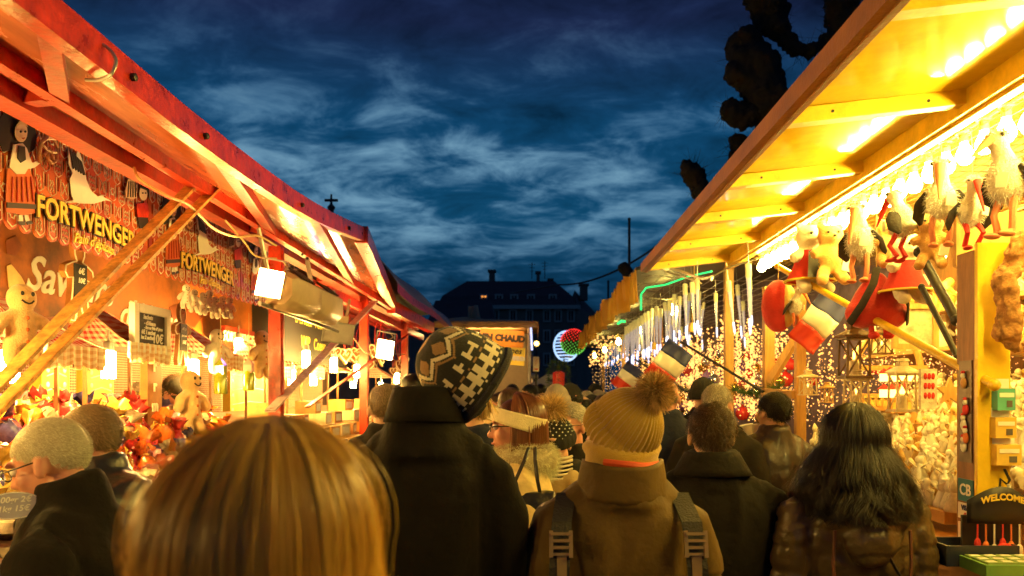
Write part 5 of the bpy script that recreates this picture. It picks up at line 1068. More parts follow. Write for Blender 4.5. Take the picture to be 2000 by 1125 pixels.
def garland(pts,m_r,col,stg,lab):
    w=MB(); w.tube(pts,m_r,6); o=w.build('rope_light',mat('rope_light_'+lab.split()[0],col,.3,var=0,emis=col,estr=stg)); tag(o,lab,'rope light')
garland([PX(1252,605,.98),PX(1252,575,1.0),PX(1262,562,1.05),PX(1300,556,1.2),PX(1345,540,1.4),PX(1390,530,1.5)],.008,(.02,1,.25),1.1,'green glowing rope light curling under the fringed canopy')
garland([PX(1207,632,.95),PX(1214,627,.98),PX(1220,628,1.)],.014,(.02,1,.3),1.2,'green short rope light at the edge of the fringe')
# hanging ornaments in the lights stall
m_orn=[mat('gold_bauble',(.8,.5,.1),.15,metal=.9,var=0),mat('red_bauble',(.6,.03,.03),.15,var=0,coat=.8),mat('silver_bauble',(.75,.75,.8),.12,metal=.9,var=0),mat('violet_bauble',(.3,.15,.5),.2,var=0,coat=.6)]
w=MB(); w.lathe([(.001,-.035),(.02,-.03),(.033,-.012),(.035,0),(.033,.012),(.02,.03),(.007,.036),(.007,.046),(.001,.047)],12); ob=w.build('bauble',m_orn[0]); bme=ob.data; bpy.data.objects.remove(ob); ks=('gold','red','silver','violet')
for k in range(220):
    y=6.7+10*rng.random(); ci=k%4; o=link('bauble',bme,None,(1.72+.9*rng.random(),y,hz-.3+.75*rng.random())); s_=.9+1.2*rng.random(); o.scale=(s_,)*3; setmat(o,m_orn[ci]); tag(o,f'{ks[ci]} bauble hanging among the fairy lights','bauble',f'{ks[ci]} baubles among the fairy lights')
m_gar=mat('fir_garland',(.05,.11,.03),.9,var=.5)
for (a,b_,lab) in ((P(1430,760,6.2),P(1530,752,5.2),'green fir garland along the pine rail'),(P(1300,745,8),P(1400,765,6.5),'green fir garland behind the nearer flag')):
    w=[a.lerp(b_,t_)+Vector((0,0,-.04*math.sin(t_*math.pi))) for t_ in rng.random(500)]; n_=rng.normal(0,1,(500,3)); n_/=np.linalg.norm(n_,axis=1,keepdims=True); o=fur('fir_garland',[tuple(x) for x in w],n_,.07,.006,m_gar,jit=.3,M=3); tag(o,lab,'garland')
# white table goods at the lights stall front
t=thing('paper_cone','white paper cones standing on the lights stall counter','paper cone',P(1470,830,5.6)); 
for k in range(4):
    w=MB(); p=P(1462+14*k,850,5.6); w.lathe([(.02,-.08),(.05,.08)],10,M=Matrix.Translation(p)@Matrix.Rotation(R(-12+8*k),4,'Y')); w.build('cone',m_card,t)
# ================================================================= centre: mulled wine stalls at the end of the lane
m_canv=mat('cream_canvas',(.5,.43,.32),.7,var=.12,bump=.15,bscale=9); m_brc=mat('brown_canvas',(.5,.28,.1),.7,var=.2,bump=.15,bscale=7)
m_stl=mat('warm_added_strip',(1,.7,.3),.5,var=0,emis=(1,.6,.2),estr=20.)
def tentstall(px0,px1,pyt,pye,Y,dep,top,lab,name='wine_stall',lit=True):
    a,b_=P(px0,pye,Y),P(px1,pye,Y); zr=P(0,pyt,Y).z; t=thing(name,lab,'stall',((a.x+b_.x)/2,Y,0)); ze=a.z; xm=(a.x+b_.x)/2
    w=MB(); w.rings([[(a.x-.15,Y-.25,ze),(b_.x+.15,Y-.25,ze),(b_.x+.15,Y+dep,ze),(a.x-.15,Y+dep,ze)],[(a.x+.1,Y+.4,ze+(zr-ze)*.55),(b_.x-.3,Y+.4,ze+(zr-ze)*.4),(b_.x-.3,Y+dep-.4,ze+(zr-ze)*.4),(a.x+.1,Y+dep-.4,ze+(zr-ze)*.55)],[(a.x+.3,Y+dep*.45,zr),(a.x+.7,Y+dep*.45,zr-.05),(a.x+.7,Y+dep*.55,zr-.05),(a.x+.3,Y+dep*.55,zr)]]); w.build('canopy',top,t,angle=25)
    w=MB(); n=40; 
    w.grid(lambda u_,v_: Vector((a.x-.15+(b_.x-a.x+.3)*u_,Y-.26,ze-.1*v_-.02*abs(math.sin(u_*26))*v_)),n,2); w.grid(lambda u_,v_: Vector((b_.x+.16,Y-.25+dep*u_,ze-.16*v_)),12,2); o=w.build('valance',top,t); o.modifiers.new('thick','SOLIDIFY').thickness=.006
    w=MB(); w.box((xm,Y+dep,ze/2),(b_.x-a.x,.05,ze-.02)); 
    for x in(a.x,b_.x): w.box((x,Y+dep*.75,ze/2),(.05,dep*.45,ze-.02))
    w.build('side_sheets',m_canv,t,smooth=False)
    w=MB(); w.box((xm,Y+.3,.5),(b_.x-a.x-.1,.6,1.0)); w.build('counter',m_brownw,t,smooth=False)
    for x in(a.x,b_.x):
        w=MB(); w.tube([(x,Y-.1,0),(x,Y-.1,ze)],.03,8); w.build('pole',m_galv,t)
    if lit:
        w=MB(); w.box((xm,Y-.12,ze-.06),((b_.x-a.x)*.8,.08,.04)); w.box((xm,Y+dep*.5,ze-.1),((b_.x-a.x)*.7,.08,.04)); w.build('added_strip_light',m_stl,t,smooth=False)  # unseen strips added; the front one lights the signs from behind the valance
    return t
tentstall(868,1034,606,630,13.5,2.6,m_brc,'white mulled wine stall with brown canopy closing the lane')
tentstall(968,1040,708,732,21,2.5,m_canv,'small white canopy stall farther behind the mulled wine signs')
tentstall(1046,1090,728,752,18,2.5,m_canv,'low white tent roof at the far end beside the red candle',lit=False)
w=MB(); w.tube([P(1037,640,13.2),P(1039,684,13.2)],.018,8); tag(w.build('tube_light',mat('blue_white_tube',(.7,.75,1),.3,var=0,emis=(.5,.6,1),estr=1.2)),'pale vertical tube light at the corner of the wine stall','tube light')
w=MB(); w.grid(lambda a,b_: P(914+20*a*(1-b_)+26*b_*a,597+30*b_,14.5)+Vector((0,.1*math.sin(a*5),0)),5,6); o=w.build('white_pennant',m_canv); o.modifiers.new('thick','SOLIDIFY').thickness=.01; tag(o,'small white canvas peak rising over the brown wine stall canopy','canvas peak')
def board(px0,px1,py0,py1,Y,m,texts,lab,rz=-4,name='wine_sign',shear=0):
    c=P((px0+px1)/2,(py0+py1)/2,Y); wd=(px1-px0)*Y/F; ht=(py1-py0)*Y/F; t=thing(name,lab,'sign',c); M=Matrix.Translation(c)@Matrix.Rotation(R(-rz),4,'Y')
    w=MB(); w.box((0,0,0),(wd,.03,ht),M=M); w.build('board',m,t,smooth=False)
    for tx,s_,dx,dz,mm,sh in texts:
        w=MB(); w.text(tx,s_,M@Matrix.Translation((dx,-.016,dz)),0,.003,.012 if sh==0 else .003,sh); w.build('lettering',mm,t,smooth=False)
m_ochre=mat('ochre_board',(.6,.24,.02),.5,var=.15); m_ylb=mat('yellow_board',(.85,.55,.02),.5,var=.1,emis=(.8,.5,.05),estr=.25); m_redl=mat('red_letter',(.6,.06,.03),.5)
board(938,1023,644,677,13.7,m_ochre,[('VIN CHAUD',.15,0,.0,m_black,0)],'ochre board lettered in black hanging over the wine stall')
board(958,1025,677,712,13.8,m_ylb,[('Cr\u00eapes',.15,.02,.09,m_black,.3),('POMME CHAUD',.085,.0,-.04,m_chalk,0)],'yellow board under the ochre board of the wine stall',rz=-5)
board(990,1022,735,747,21.2,m_ochre,[('VIN CHAUD',.1,0,0,m_redl,0)],'small orange sign on the farther white canopy stall',rz=-2)
t=thing('direction_sign','small pale sign with red marks on a post beyond the wine stall','sign',P(1047,765,15)); w=MB(); c=P(1047,711,15); w.box(c,(.12,.03,.29)); w.build('board',m_card,t,smooth=False); w=MB(); w.tube([(c.x,c.y+.03,0),(c.x,c.y+.03,c.z+.1)],.02,6); w.build('post',m_iron,t); w=MB()
w.bar(c+Vector((-.03,-.018,.02)),c+Vector((.03,-.018,.1)),.02,.004); w.bar(c+Vector((-.03,-.018,-.03)),c+Vector((.03,-.018,.05)),.02,.004); w.box(c+Vector((0,-.018,-.1)),(.07,.006,.03)); w.build('red_marks',m_redl,t,smooth=False)
w=MB(); c=P(1048,671,40); w.ell(c,.13,0,10,8); t=thing('street_lamp','single warm street lamp glowing before the dark apartment block','street lamp',(c.x,40,0)); w.build('globe',mat('sodium_lamp',(1,.6,.2),.4,var=0,emis=(1,.6,.12),estr=8),t); w=MB(); w.tube([(c.x,40,0),(c.x,40,c.z-.1)],.05,8); w.build('pole',m_iron,t)
# lit wheel and red-green ball
t=thing('illuminated_disc','round wheel of blue white light tubes above the fringe','light decoration',P(1106,676,15)); c=P(1106,676,15); m_bw=mat('blue_white_glow',(.6,.75,1),.3,var=0,emis=(.35,.6,1),estr=1.)
w=MB()
w.tube([c+Vector((.24*math.cos(a),0,.29*math.sin(a))) for a in np.linspace(0,2*math.pi,30)],.018,6); w.build('rim',m_bw,t)
for k in range(9):
    z=-.25+.5*k/8; x=.24*math.sqrt(max(0,1-(z/.29)**2)); w=MB(); w.tube([c+Vector((-x,-.02,z)),c+Vector((0,-.04,z+.01)),c+Vector((x,-.02,z))],.016,6); w.build('tube',m_bw,t)
t=thing('light_ball','large ball of red and green fairy lights beside the blue wheel','light decoration',P(1119,668,14.5)); c=P(1120,668,14.5); w=MB(); w.ell(c,.235,0,16,10); w.build('core',mat('dark_green_core',(.02,.04,.02),.8),t)
sp_=sphere_pts(260)*.245; w1=MB(); w2=MB()
for p in sp_: (w1 if p[2]>.0 else w2).ell(c+Vector(p),.011,0,5,4)
w1.build('red_lights',mat('red_glow',(1,.05,.03),.4,var=0,emis=(1,.03,.02),estr=1.3,nosample=True),t); w2.build('green_lights',mat('green_glow',(.1,1,.2),.4,var=0,emis=(.25,1,.12),estr=.5,nosample=True),t)
t=thing('giant_candle','fat red candle decoration with fir sprigs at the lights stall end','candle',P(1091,765,13)); c=P(1091,742,13); w=MB(); w.lathe([(.1,-.9),(.1,.12),(.05,.15)],14,M=Matrix.Translation(c)); w.build('candle',mat('red_candle',(.6,.03,.02),.35,var=.1,emis=(.8,.04,.01),estr=.15),t)
for s,px in ((0,1082),(1,1100)):
    n_=sphere_pts(260); o=fur('fir_sprig',n_*np.array([[.09,.09,.25]])+np.array([tuple(P(px,735,12.95+.1*s))]),n_,.08,.012,m_gar,t,jit=.4,M=3)
# ================================================================= people
SK={'pale':(.62,.34,.22),'rosy':(.6,.27,.19),'tan':(.52,.28,.16)}
def skinmat(k): return mat('skin_'+k,SK[k],.45,var=.1,scale=25,bump=.05,bscale=200,sss=.15)
m_eye=mat('eye_white',(.75,.72,.68),.2,var=0); m_iris=mat('eye_dark',(.03,.02,.015),.15,var=0); m_lip=mat('lip',(.45,.13,.1),.4,var=.1)
def ringz(z,a,b_,cy=0,n=20,e=2.5):
    out=[]
    for k in range(n):
        t=2*math.pi*k/n; c,s=math.cos(t),math.sin(t); out.append(Vector((a*math.copysign(abs(c)**(2/e),c),cy+b_*math.copysign(abs(s)**(2/e),s),z)))
    return out
class Person:
    def __init__(s,label,px,py,Y,yaw=0,X=None,H=None,head=(0,0,0),lean=0.,build=1.,skin='pale',near=False,arms='down',dx=0.,face=True,sho=0.,Mw=None):
        s.near=near; s.H=H if H else HZ-(py-VY)/F*Y; s.k=s.H/1.70; s.b=build; s.lean=math.tan(R(lean)); s.sk=skin; s.arms=arms; s.face=face; s.sho=sho
        x=(px-VX)/F*Y if X is None else X
        s.yaw=R(yaw); p,yw,ro_=[R(a) for a in head]
        s.Mh=Matrix.Translation(s.L((0,-.01,1.475)))@Matrix.Rotation(yw,4,'Z')@Matrix.Rotation(p,4,'X')@Matrix.Rotation(ro_,4,'Y')@Matrix.Translation((0,.015,.11))
        if Mw is not None: s.Mh=(Matrix.Translation((x+dx,Y,0))@Matrix.Rotation(s.yaw,4,'Z')@Matrix.Scale(s.k,4)).inverted()@Mw
        vox=.0075 if near else .012
        w=MB(); M=s.Mh
        w.ell((0,-.014,.028),(.075,.095,.087),0,16,12,M=M); w.ell((0,.03,-.035),(.059,.062,.08),0,14,10,M=M); w.ell((0,.06,-.088),(.03,.026,.024),0,10,8,M=M)
        for q in(-1,1):
            w.ell((q*.04,.058,-.025),(.026,.024,.03),0,10,8,M=M); w.ell((q*.078,-.008,-.012),(.011,.02,.034),0,10,8,rot=(R(12),0,R(q*-18)),M=M); w.ell((q*.03,.083,.03),(.03,.014,.01),0,10,6,M=M); w.ell((q*.012,.097,-.03),(.009,.011,.008),0,8,6,M=M)
        w.tube([M@Vector(v) for v in ((0,.084,.022),(0,.098,-.005),(0,.112,-.027),(0,.1,-.036))],[.009,.0105,.0135,.01],8)
        w.ell((0,.086,-.058),(.024,.013,.007),0,10,6,M=M); w.ell((0,.085,-.068),(.02,.013,.008),0,10,6,M=M); w.ell((0,.082,.06),(.045,.012,.03),0,10,6,M=M) if False else None
        nb=s.L((0,-.02,1.38)); w.tube([nb,s.L((0,-.018,1.45)),M@Vector((0,-.02,-.05))],[.075,.057,.055],12)
        w.rings([[s.L(v) for v in ringz(z,a*build,b_*build)] for z,a,b_ in ((.84,.15,.1),(1.0,.13,.09),(1.2,.15,.1),(1.36,.15,.085),(1.42,.07,.06))])
        for q in(-1,1):
            el,wr,hd=s.armpts(q); sh=s.L((q*.17,0,1.36)); w.tube([sh,el,wr],[.05,.043,.03],10)
            d=(wr-el).normalized(); sd=Vector((q,0,0)); pc=wr+d*.05; w.ell(pc,(.022,.038,.045),0,10,8); 
            for j in range(4):
                o=Vector((0,(-.028+.018*j),0)); b0=wr+d*.075+o; w.tube([b0,b0+d*(.035-.004*abs(j-1.5))+Vector((-q*.006,0,0)),b0+d*.058+Vector((-q*.02,0,0))],[.009,.0085,.007],6)
            w.tube([wr+d*.03+Vector((0,.03,0)),wr+d*.055+Vector((-q*.01,.052,0)),wr+d*.085+Vector((-q*.018,.055,0))],[.011,.01,.008],6)
            w.tube([(q*.085*build,0,.9),(q*.09,.01,.5),(q*.09,-.015,.1),(q*.09,.0,.05)],[.075,.055,.04,.04],10); w.ell((q*.09,.05,.035),(.035,.1,.032),0,10,6)
        me=union(w,vox,3); s.o=finish(me,'person',skinmat(skin)); s.o.location=(x+dx,Y,0); s.o.rotation_euler=(0,0,s.yaw); s.o.scale=(s.k,)*3
        tag(s.o,label,'person')
        if face:
            for q in(-1,1):
                w=MB(); w.ell(M@Vector((q*.031,.078,.008)),.0125,0,10,8); w.ell(M@Vector((q*.031,.087,.008)),.0068,1,8,6); w.build('eye',[m_eye,m_iris],s.o)
            w=MB(); w.tube([M@Vector(v) for v in ((-.022,.093,-.062),(-.01,.0985,-.06),(0,.1,-.061),(.01,.0985,-.06),(.022,.093,-.062))],[.003,.005,.005,.005,.003],6,flat=.9); w.build('lips',m_lip,s.o)
    def L(s,v):
        v=Vector(v); 
        if v.z>.9: v=v+Vector((0,(v.z-.9)*s.lean,0))
        return v
    def armpts(s,q):
        b=s.b
        if s.arms=='front': el=s.L((q*.25*b,.02,1.12)); wr=s.L((q*.1*b,.26,1.14))
        elif s.arms=='pocket': el=s.L((q*.3*b,-.07,1.1)); wr=s.L((q*.21*b,.11,.95))
        else: el=s.L((q*.25*b,-.02,1.1)); wr=s.L((q*.25*b,.06,.86))
        return el,wr,None
    def coat(s,m,style='wool',collar=1.0,length=.72,name='coat',hood=False,vox=None,seed=0.,cr=.08,cw=0.):
        b=s.b; w=MB(); sh=s.sho
        prof=[(length,.205,.15),(.95,.2,.15),(1.08,.198,.145),(1.22,.212,.15),(1.3,.212,.143),(1.355,.19,.13),(1.4,.15,.112),(1.435,.115,.098),(1.465,.09,.085)]
        w.rings([[s.L(v+Vector((0,-.005,0))) for v in ringz(z,a*b,d*b,0,24)] for z,a,d in prof])
        for q in(-1,1):
            el,wr,_=s.armpts(q); S0=s.L((q*.13*b,-.0,1.375)); S1=s.L((q*.2*b,-.005,1.325+.01)); mid=S1.lerp(el,.5)+Vector((q*.012,-.005,0))
            w.tube([S0,S1,mid,el,el.lerp(wr,.5),wr],[.062*b,.08*b,.075*b,.066*b,.06*b,.05*b],12)
        for q in(-1,1): w.tube([s.L((q*.045,-.012,1.43)),s.L((q*.105*b,-.008,1.405)),s.L((q*.165*b,-.003,1.365))],[.052,.058,.06],10)
        if collar:
            ch=.075*collar
            w.tube([s.L((0,-.012,1.40)),s.L((0,-.014,1.44)),s.L((0,-.014,1.44+ch*.6)),s.L((0,-.016,1.44+ch))],[cr+.035+cw,cr+.018+cw*.7,cr+.01+cw*.25,cr+.004],20,flat=.95,up=Vector((0,1,0)))
        if hood:
            w.ell(s.L((0,-.13,1.36)),(.15,.07,.11),0,14,10); w.ell(s.L((0,-.17,1.28)),(.1,.04,.09),0,12,8); w.ell(s.L((.0,-.09,1.43)),(.13,.07,.05),0,12,8)
        vox=vox or (.012 if s.near else .018)
        me=union(w,vox,4)
        def dis(co,no):
            f1=vnoise(co,(9,6,2.6),seed); d=.012*(1-np.abs(f1)*2.2)*(np.abs(f1)<.45)+.006*vnoise(co,(15,15,7),seed+5)-.005
            z=co[:,2]; x=co[:,0]
            if style=='wool':
                e=x/.005; d-=.005*np.exp(-e*e)*(z<1.36)*(co[:,1]<0); e=(np.abs(x)-.178*b)/.006; d-=.006*np.exp(-e*e)*(z>1.1); e=(np.abs(x)-.1*b-.03*(z-1))/.05; d+=.006*np.exp(-e*e)*(z<1.3)
            if style=='puffer':
                # quilt lines: chevrons down the back, rings on the sleeves
                ph=(z+.12*np.abs(x)*(np.abs(x)<.2))/.088; g=np.abs((ph%1)-.5)*2; d+=.011*np.sqrt(np.clip(1-g**2.2,0,1))-.007; d+=.0045*vnoise(co,(26,26,60),seed)
            if style=='padded':
                for zz in (1.185,):
                    e=(z-zz-.02*x)/.008; d-=.014*np.exp(-e*e)
                    e=(z-zz+.02-.02*x)/.02; d+=.004*np.exp(-e*e)
                d+=.004*vnoise(co,(5,5,18),seed)
            if style=='yoke':
                e=(z-1.245)/.004; d-=.0035*np.exp(-e*e); e=x/.004; d-=.003*np.exp(-e*e)*(z<1.245)
            if style=='leather':
                d+=.006*vnoise(co,(11,11,5),seed)+.003*vnoise(co,(35,35,20),seed); e=(z-1.27)/.006; d-=.004*np.exp(-e*e)
            return d
        displace(me,dis); c=finish(me,name,m,s.o); s.c=c; return c
    def legs(s,m,shoe=None):
        w=MB(); b=s.b; w.rings([ringz(z,a*b,d*b) for z,a,d in ((.7,.17,.12),(.86,.185,.13),(1.0,.17,.12))])
        for q in(-1,1): w.tube([(q*.09*b,0,.88),(q*.095,.01,.5),(q*.092,-.01,.07)],[.1,.075,.062],12)
        me=union(w,.025,3); finish(me,'trousers',m,s.o)
        for q in(-1,1):
            w=MB(); w.ell((q*.092,.05,.045),(.052,.13,.05),0,12,8); w.box((q*.092,.05,.012),(.09,.24,.022)); w.build('shoe',shoe or m_black,s.o)
    # ---- hair
    def scalp(s,n,zf=.055,zb=-.075,sc=1.0):
        d=sphere_pts(n); thr=zb+(d[:,1]+1)/2*(zf-zb); p=d*np.array([[.078,.1,.092]])*sc+np.array([[0,-.016,.03]])
        # sideburn line: keep ears free
        ear=(np.abs(d[:,0])>.7)&(p[:,2]<.012)&(p[:,1]>-.035)
        k=(p[:,2]>thr)&~ear; return p[k],d[k]
    def tohead(s,p): M=np.array(s.Mh); return p@M[:3,:3].T+M[:3,3]
    def torot(s,d): M=np.array(s.Mh); return d@M[:3,:3].T
    def shorthair(s,m,n=2500,length=.022,w=.003,zf=.055,zb=-.075,comb=(0,-1.0,-1.1),jit=.13,bald=None):
        p,d=s.scalp(n,zf,zb)
        if bald: k=~((p[:,2]>bald)&(p[:,1]<.05)); p,d=p[k],d[k]
        # cap under the strands
        b=MB(); nu,nv=28,18
        def q_(i,j):
            t=math.pi*i/nv; a=2*math.pi*j/nu; return np.array([math.sin(t)*math.cos(a),math.sin(t)*math.sin(a),math.cos(t)])
        for i in range(nv):
            for j in range(nu):
                c=q_(i+.5,j+.5); pc=c*np.array([.077,.099,.091])+np.array([0,-.016,.03]); thr=zb+(c[1]+1)/2*(zf-zb)
                if pc[2]<=thr+.004 or (abs(c[0])>.7 and pc[2]<.012 and pc[1]>-.035): continue
                if bald and pc[2]>bald and pc[1]<.05: continue
                vs=[s.Mh@Vector(tuple(q_(i+a,j+e)*np.array([.0775,.0995,.0915])+np.array([0,-.016,.03]))) for a,e in ((0,0),(1,0),(1,1),(0,1))]
                b.add(vs,[(0,1,2,3)])
        cap=b.build('hair',m,s.o)
        dd=d+np.array([comb])*1.2; dd/=np.linalg.norm(dd,axis=1,keepdims=True)
        P0=s.tohead(p); D=s.torot(dd); Nn=s.torot(d); fl=rng.normal(0,jit,D.shape); D=D+fl; D/=np.linalg.norm(D,axis=1,keepdims=True)
        L=length*(.6+.7*rng.random(len(P0))); t=np.linspace(0,1,4); Pt=P0[:,None]+D[:,None]*(L[:,None]*t)[:,:,None]+Nn[:,None]*(L[:,None]*.25*np.sin(t*3))[:,:,None]
        strands('strands',Pt,Nn,w,m,cap,taper=.4)
        return cap
    def longhair(s,m,n=3000,drop=.25,flare=.15,wave=.0,w=.003,off=.012,phi0=62,seed=1,clump=.012,curl=.0,back=None,parting=0.,roots=0.,fly=0,tv=.25):
        r2=np.random.default_rng(seed)
        def path(phi,o,dl,r_,M=18):
            a=np.array([.079+o,.1+o,.093+o]); out=[]; ph=math.radians(phi)
            sx,sy=math.sin(ph),math.cos(ph); nt=9
            for k in range(nt):
                th=(k/(nt-1))**.9*math.radians(98); 
                p=np.array([a[0]*math.sin(th)*sx+parting*(1-math.sin(th)),a[1]*math.sin(th)*sy,a[2]*math.cos(th)])+np.array([0,-.016,.03]); out.append(np.array(s.Mh@Vector(p)))
            e=out[-1]; dirx=out[-1]-np.array(s.Mh@Vector((0,-.016,.0))); dirx[2]=0; dirx/=max(1e-6,np.linalg.norm(dirx))
            for k in range(1,M-nt+1):
                f=k/(M-nt); z=f*dl; p=e+dirx*(flare*z*(1-.55*f))+np.array([0,0,-z])
                p=p+np.array([math.sin(f*9+r_*40)*wave*f,math.cos(f*7+r_*31)*wave*f,0])
                if curl: p=p-dirx*curl*f**2.5
                out.append(p)
            return np.array(out)
        # under-shell
        nu=64; b=MB(); rows=[path(phi0+(360-2*phi0)*i/nu,off-.012,drop*.96,.5) for i in range(nu+1)]
        M_=rows[0].shape[0]; b.add([tuple(p) for r in rows for p in r],[(i*M_+j,(i+1)*M_+j,(i+1)*M_+j+1,i*M_+j+1) for i in range(nu) for j in range(M_-1)])
        cap=b.build('hair',m,s.o)
        phis=phi0+(360-2*phi0)*r2.random(n); Pt=[]; Nn=[]; nclump=max(12,n//45); cph=phi0+(360-2*phi0)*r2.random(nclump); cw=r2.random(nclump)
        for ph in phis:
            j=int(np.argmin(np.abs(cph-ph))); d=clump*r2.random(); p=path(ph+(cph[j]-ph)*.0,off-.004+d*(.4+cw[j])-.0,drop*(.85+.2*r2.random()),cw[j]+.04*r2.random())
            q=path(cph[j],off+.004,drop*(.9+.15*cw[j]),cw[j]); f=np.clip((np.arange(len(p))-5)/12,0,.6)[:,None]*(.9 if wave else .45); wz=r2.normal(0,1,3)*np.array([1,1,.6])*(.0015+(.012 if wave else .004)*r2.random()**3)*np.linspace(.3,1.6,len(p))[:,None]; p=p*(1-f)+q*f+wz
            Pt.append(p)
        Pt=np.array(Pt); ctr=np.array(s.Mh@Vector((0,-.016,.0))); N_=Pt-ctr; N_[:,:,2]*=np.where(N_[:,:,2]>0,1,.0); N_/=np.maximum(np.linalg.norm(N_,axis=2,keepdims=True),1e-6)
        tone=np.clip(.5+.35*r2.normal(size=n)*.6+tv*(cw[[int(np.argmin(np.abs(cph-p))) for p in phis]]-.5),0,1)
        if fly: ff=Pt[r2.integers(0,n,fly)].copy(); g=np.linspace(0,1,ff.shape[1])[None,:,None]; nd=N_[:fly]*0+r2.normal(0,1,(fly,1,3)); ff=ff+(ff-ctr)*np.array([1,1,.6])*.09*g*r2.random((fly,1,1))+nd*.008*np.sin(g*5); strands('flyaways',ff,nd,w*.7,m,cap,taper=.4)
        sk=strands('strands',Pt,N_,w,m,cap,taper=.5,tone=tone)
        if roots: tt=np.clip(tone[:,None]*.7+roots*(np.clip(np.linspace(-1.6,1.2,Pt.shape[1]),-1,.6))[None,:],0,1); sk.data.attributes['tone'].data.foreach_set('value',np.repeat(tt.ravel(),3).astype(np.float32)); return cap
    # ---- hats
    def beanie(s,m,tilt=0,low=-.035,rib=26,amp=.003,cuff=True,name='knit_hat',slouch=0.,roll=0.,top=1.12,n=120,lowf=None):
        M=s.Mh@Matrix.Translation((0,-.016,.02))@Matrix.Rotation(R(tilt),4,'X')@Matrix.Rotation(R(roll),4,'Y'); b=MB()
        def fn(u_,v_):
            a=2*math.pi*u_; th=math.radians(2+ (1-v_)*0 + v_*96); k=1.0+.0*v_; rr=amp*(math.cos(rib*a)*.5+.5)*min(1,v_*3)
            return M@Vector(((.087+rr)*math.sin(th)*math.cos(a),(.107+rr)*math.sin(th)*math.sin(a)-slouch*(1-v_)**2,(.1*top)*math.cos(th)))
        b.grid(fn,n,20)
        b.grid(lambda u_,v_: M@Vector(((.0865+amp*(math.cos(rib*2*math.pi*u_)*.5+.5))*math.cos(2*math.pi*u_)*(1-.03*v_),(.1065+amp*(math.cos(rib*2*math.pi*u_)*.5+.5))*math.sin(2*math.pi*u_)*(1-.03*v_),-.011+(low+.0)*v_)),n,5)
        h=b.build(name,m,s.o,angle=0)
        if cuff:
            c=MB()
            def cf(u_,v_):
                a=2*math.pi*u_; t=math.pi*v_; rr=amp*(math.cos(rib*a)*.5+.5); o=.009*math.sin(t)+rr
                return M@Vector(((.089+o)*math.cos(a),(.109+o)*math.sin(a),low-.01+.062*(1-v_)))
            c.grid(cf,n,8); c.build('cuff',m,h)
        s.hatM=M; return h
    def pompom(s,h,m,r=.05,at=None,n=1800):
        c=s.hatM@Vector(at if at else (0,0,.125)); d=sphere_pts(n); core=MB(); core.ell(c,r*.55,0,10,8); o=core.build('pompom',m,h)
        fur('pompom_fur',d*r*.5+np.array([tuple(c)]),d,r*.75,.003 if s.near else .005,m,o,droop=.1,jit=.35); return o
    def glasses(s,m=None):
        w=MB(); M=s.Mh
        for q in(-1,1):
            w.tube([M@Vector((q*.034+.022*math.cos(a),.1,.006+.016*math.sin(a))) for a in np.linspace(0,2*math.pi,16)],.0022,5); w.tube([M@Vector((q*.056,.099,.01)),M@Vector((q*.077,.085,.012)),M@Vector((q*.082,-.0,.008)),M@Vector((q*.08,-.015,-.006))],.0022,5)
        w.tube([M@Vector((-.013,.102,.01)),M@Vector((0,.106,.013)),M@Vector((.013,.102,.01))],.0022,5); w.build('glasses',m or m_black,s.o)
    def scarf(s,m,r=.1,z=1.45,t=.035,name='scarf'):
        w=MB(); n=26
        for k in range(2): w.tube([s.L(((r+.006*k)*math.cos(a),(r*.95)*math.sin(a)-.012,z-.03+.035*k+.012*math.sin(a*2+k))) for a in np.linspace(0,2*math.pi,n)],t,10,flat=.8)
        me=union(w,.011,2); return finish(me,name,m,s.o)
HAIRS={}
def hairm(n,c,rough=.38): return mat('hair_'+n,c,rough,attr='tone',spec=.35)
def cloth(n,c,rough=.85,bump=.5,bs=34,var=.25,sheen=.03,coat=0,spec=None): return mat('cloth_'+n,c,rough,var=var,scale=7,bump=bump,bscale=bs,sheen=sheen,coat=coat,spec=(.12 if rough>.55 else .4) if spec is None else spec)
h_bl=hairm('blonde',(.85,.43,.07),.34); h_bk=hairm('black',(.007,.005,.004),.42); h_gr=hairm('grey',(.42,.36,.28)); h_gb=hairm('grey_brown',(.36,.26,.15)); h_br=hairm('brown',(.075,.04,.02)); h_rb=hairm('red_brown',(.15,.05,.02),.3); h_wh=hairm('white',(.85,.74,.52))
f_cream=mat('cream_fur',(.85,.7,.42),.9,attr='tone'); f_tan=mat('tan_fur',(.6,.4,.15),.9,attr='tone')
c_blk=cloth('black_wool',(.012,.01,.008)); c_char=cloth('charcoal_wool',(.02,.017,.014)); c_nylon=cloth('black_nylon',(.02,.02,.022),.35,.4,24,coat=.2); c_navy=cloth('navy',(.02,.024,.05)); c_brown=cloth('brown_padded',(.115,.072,.02),.62,.45,26); c_leather=cloth('dark_brown_leather',(.026,.016,.012),.38,.5,30,.4,0,.15)
c_puff=cloth('bronze_puffer',(.1,.068,.03),.32,.2,90,.2,0,.25); c_cream=cloth('cream_wool',(.7,.52,.24)); c_beige=cloth('beige_cotton',(.45,.33,.16)); c_denim=cloth('dark_denim',(.035,.045,.075)); c_grey=cloth('grey',(.12,.11,.1)); c_wine=cloth('wine',(.13,.025,.03)); c_olive=cloth('olive',(.06,.055,.03))
k_mus=cloth('mustard_knit',(.56,.36,.055),.95,.5,300,.15,.5); k_grey=cloth('grey_knit',(.3,.25,.21),.95,.5,250); k_blk=cloth('black_knit',(.02,.02,.022),.95,.5,250); k_brn=cloth('brown_knit',(.16,.09,.06),.95,.5,250)
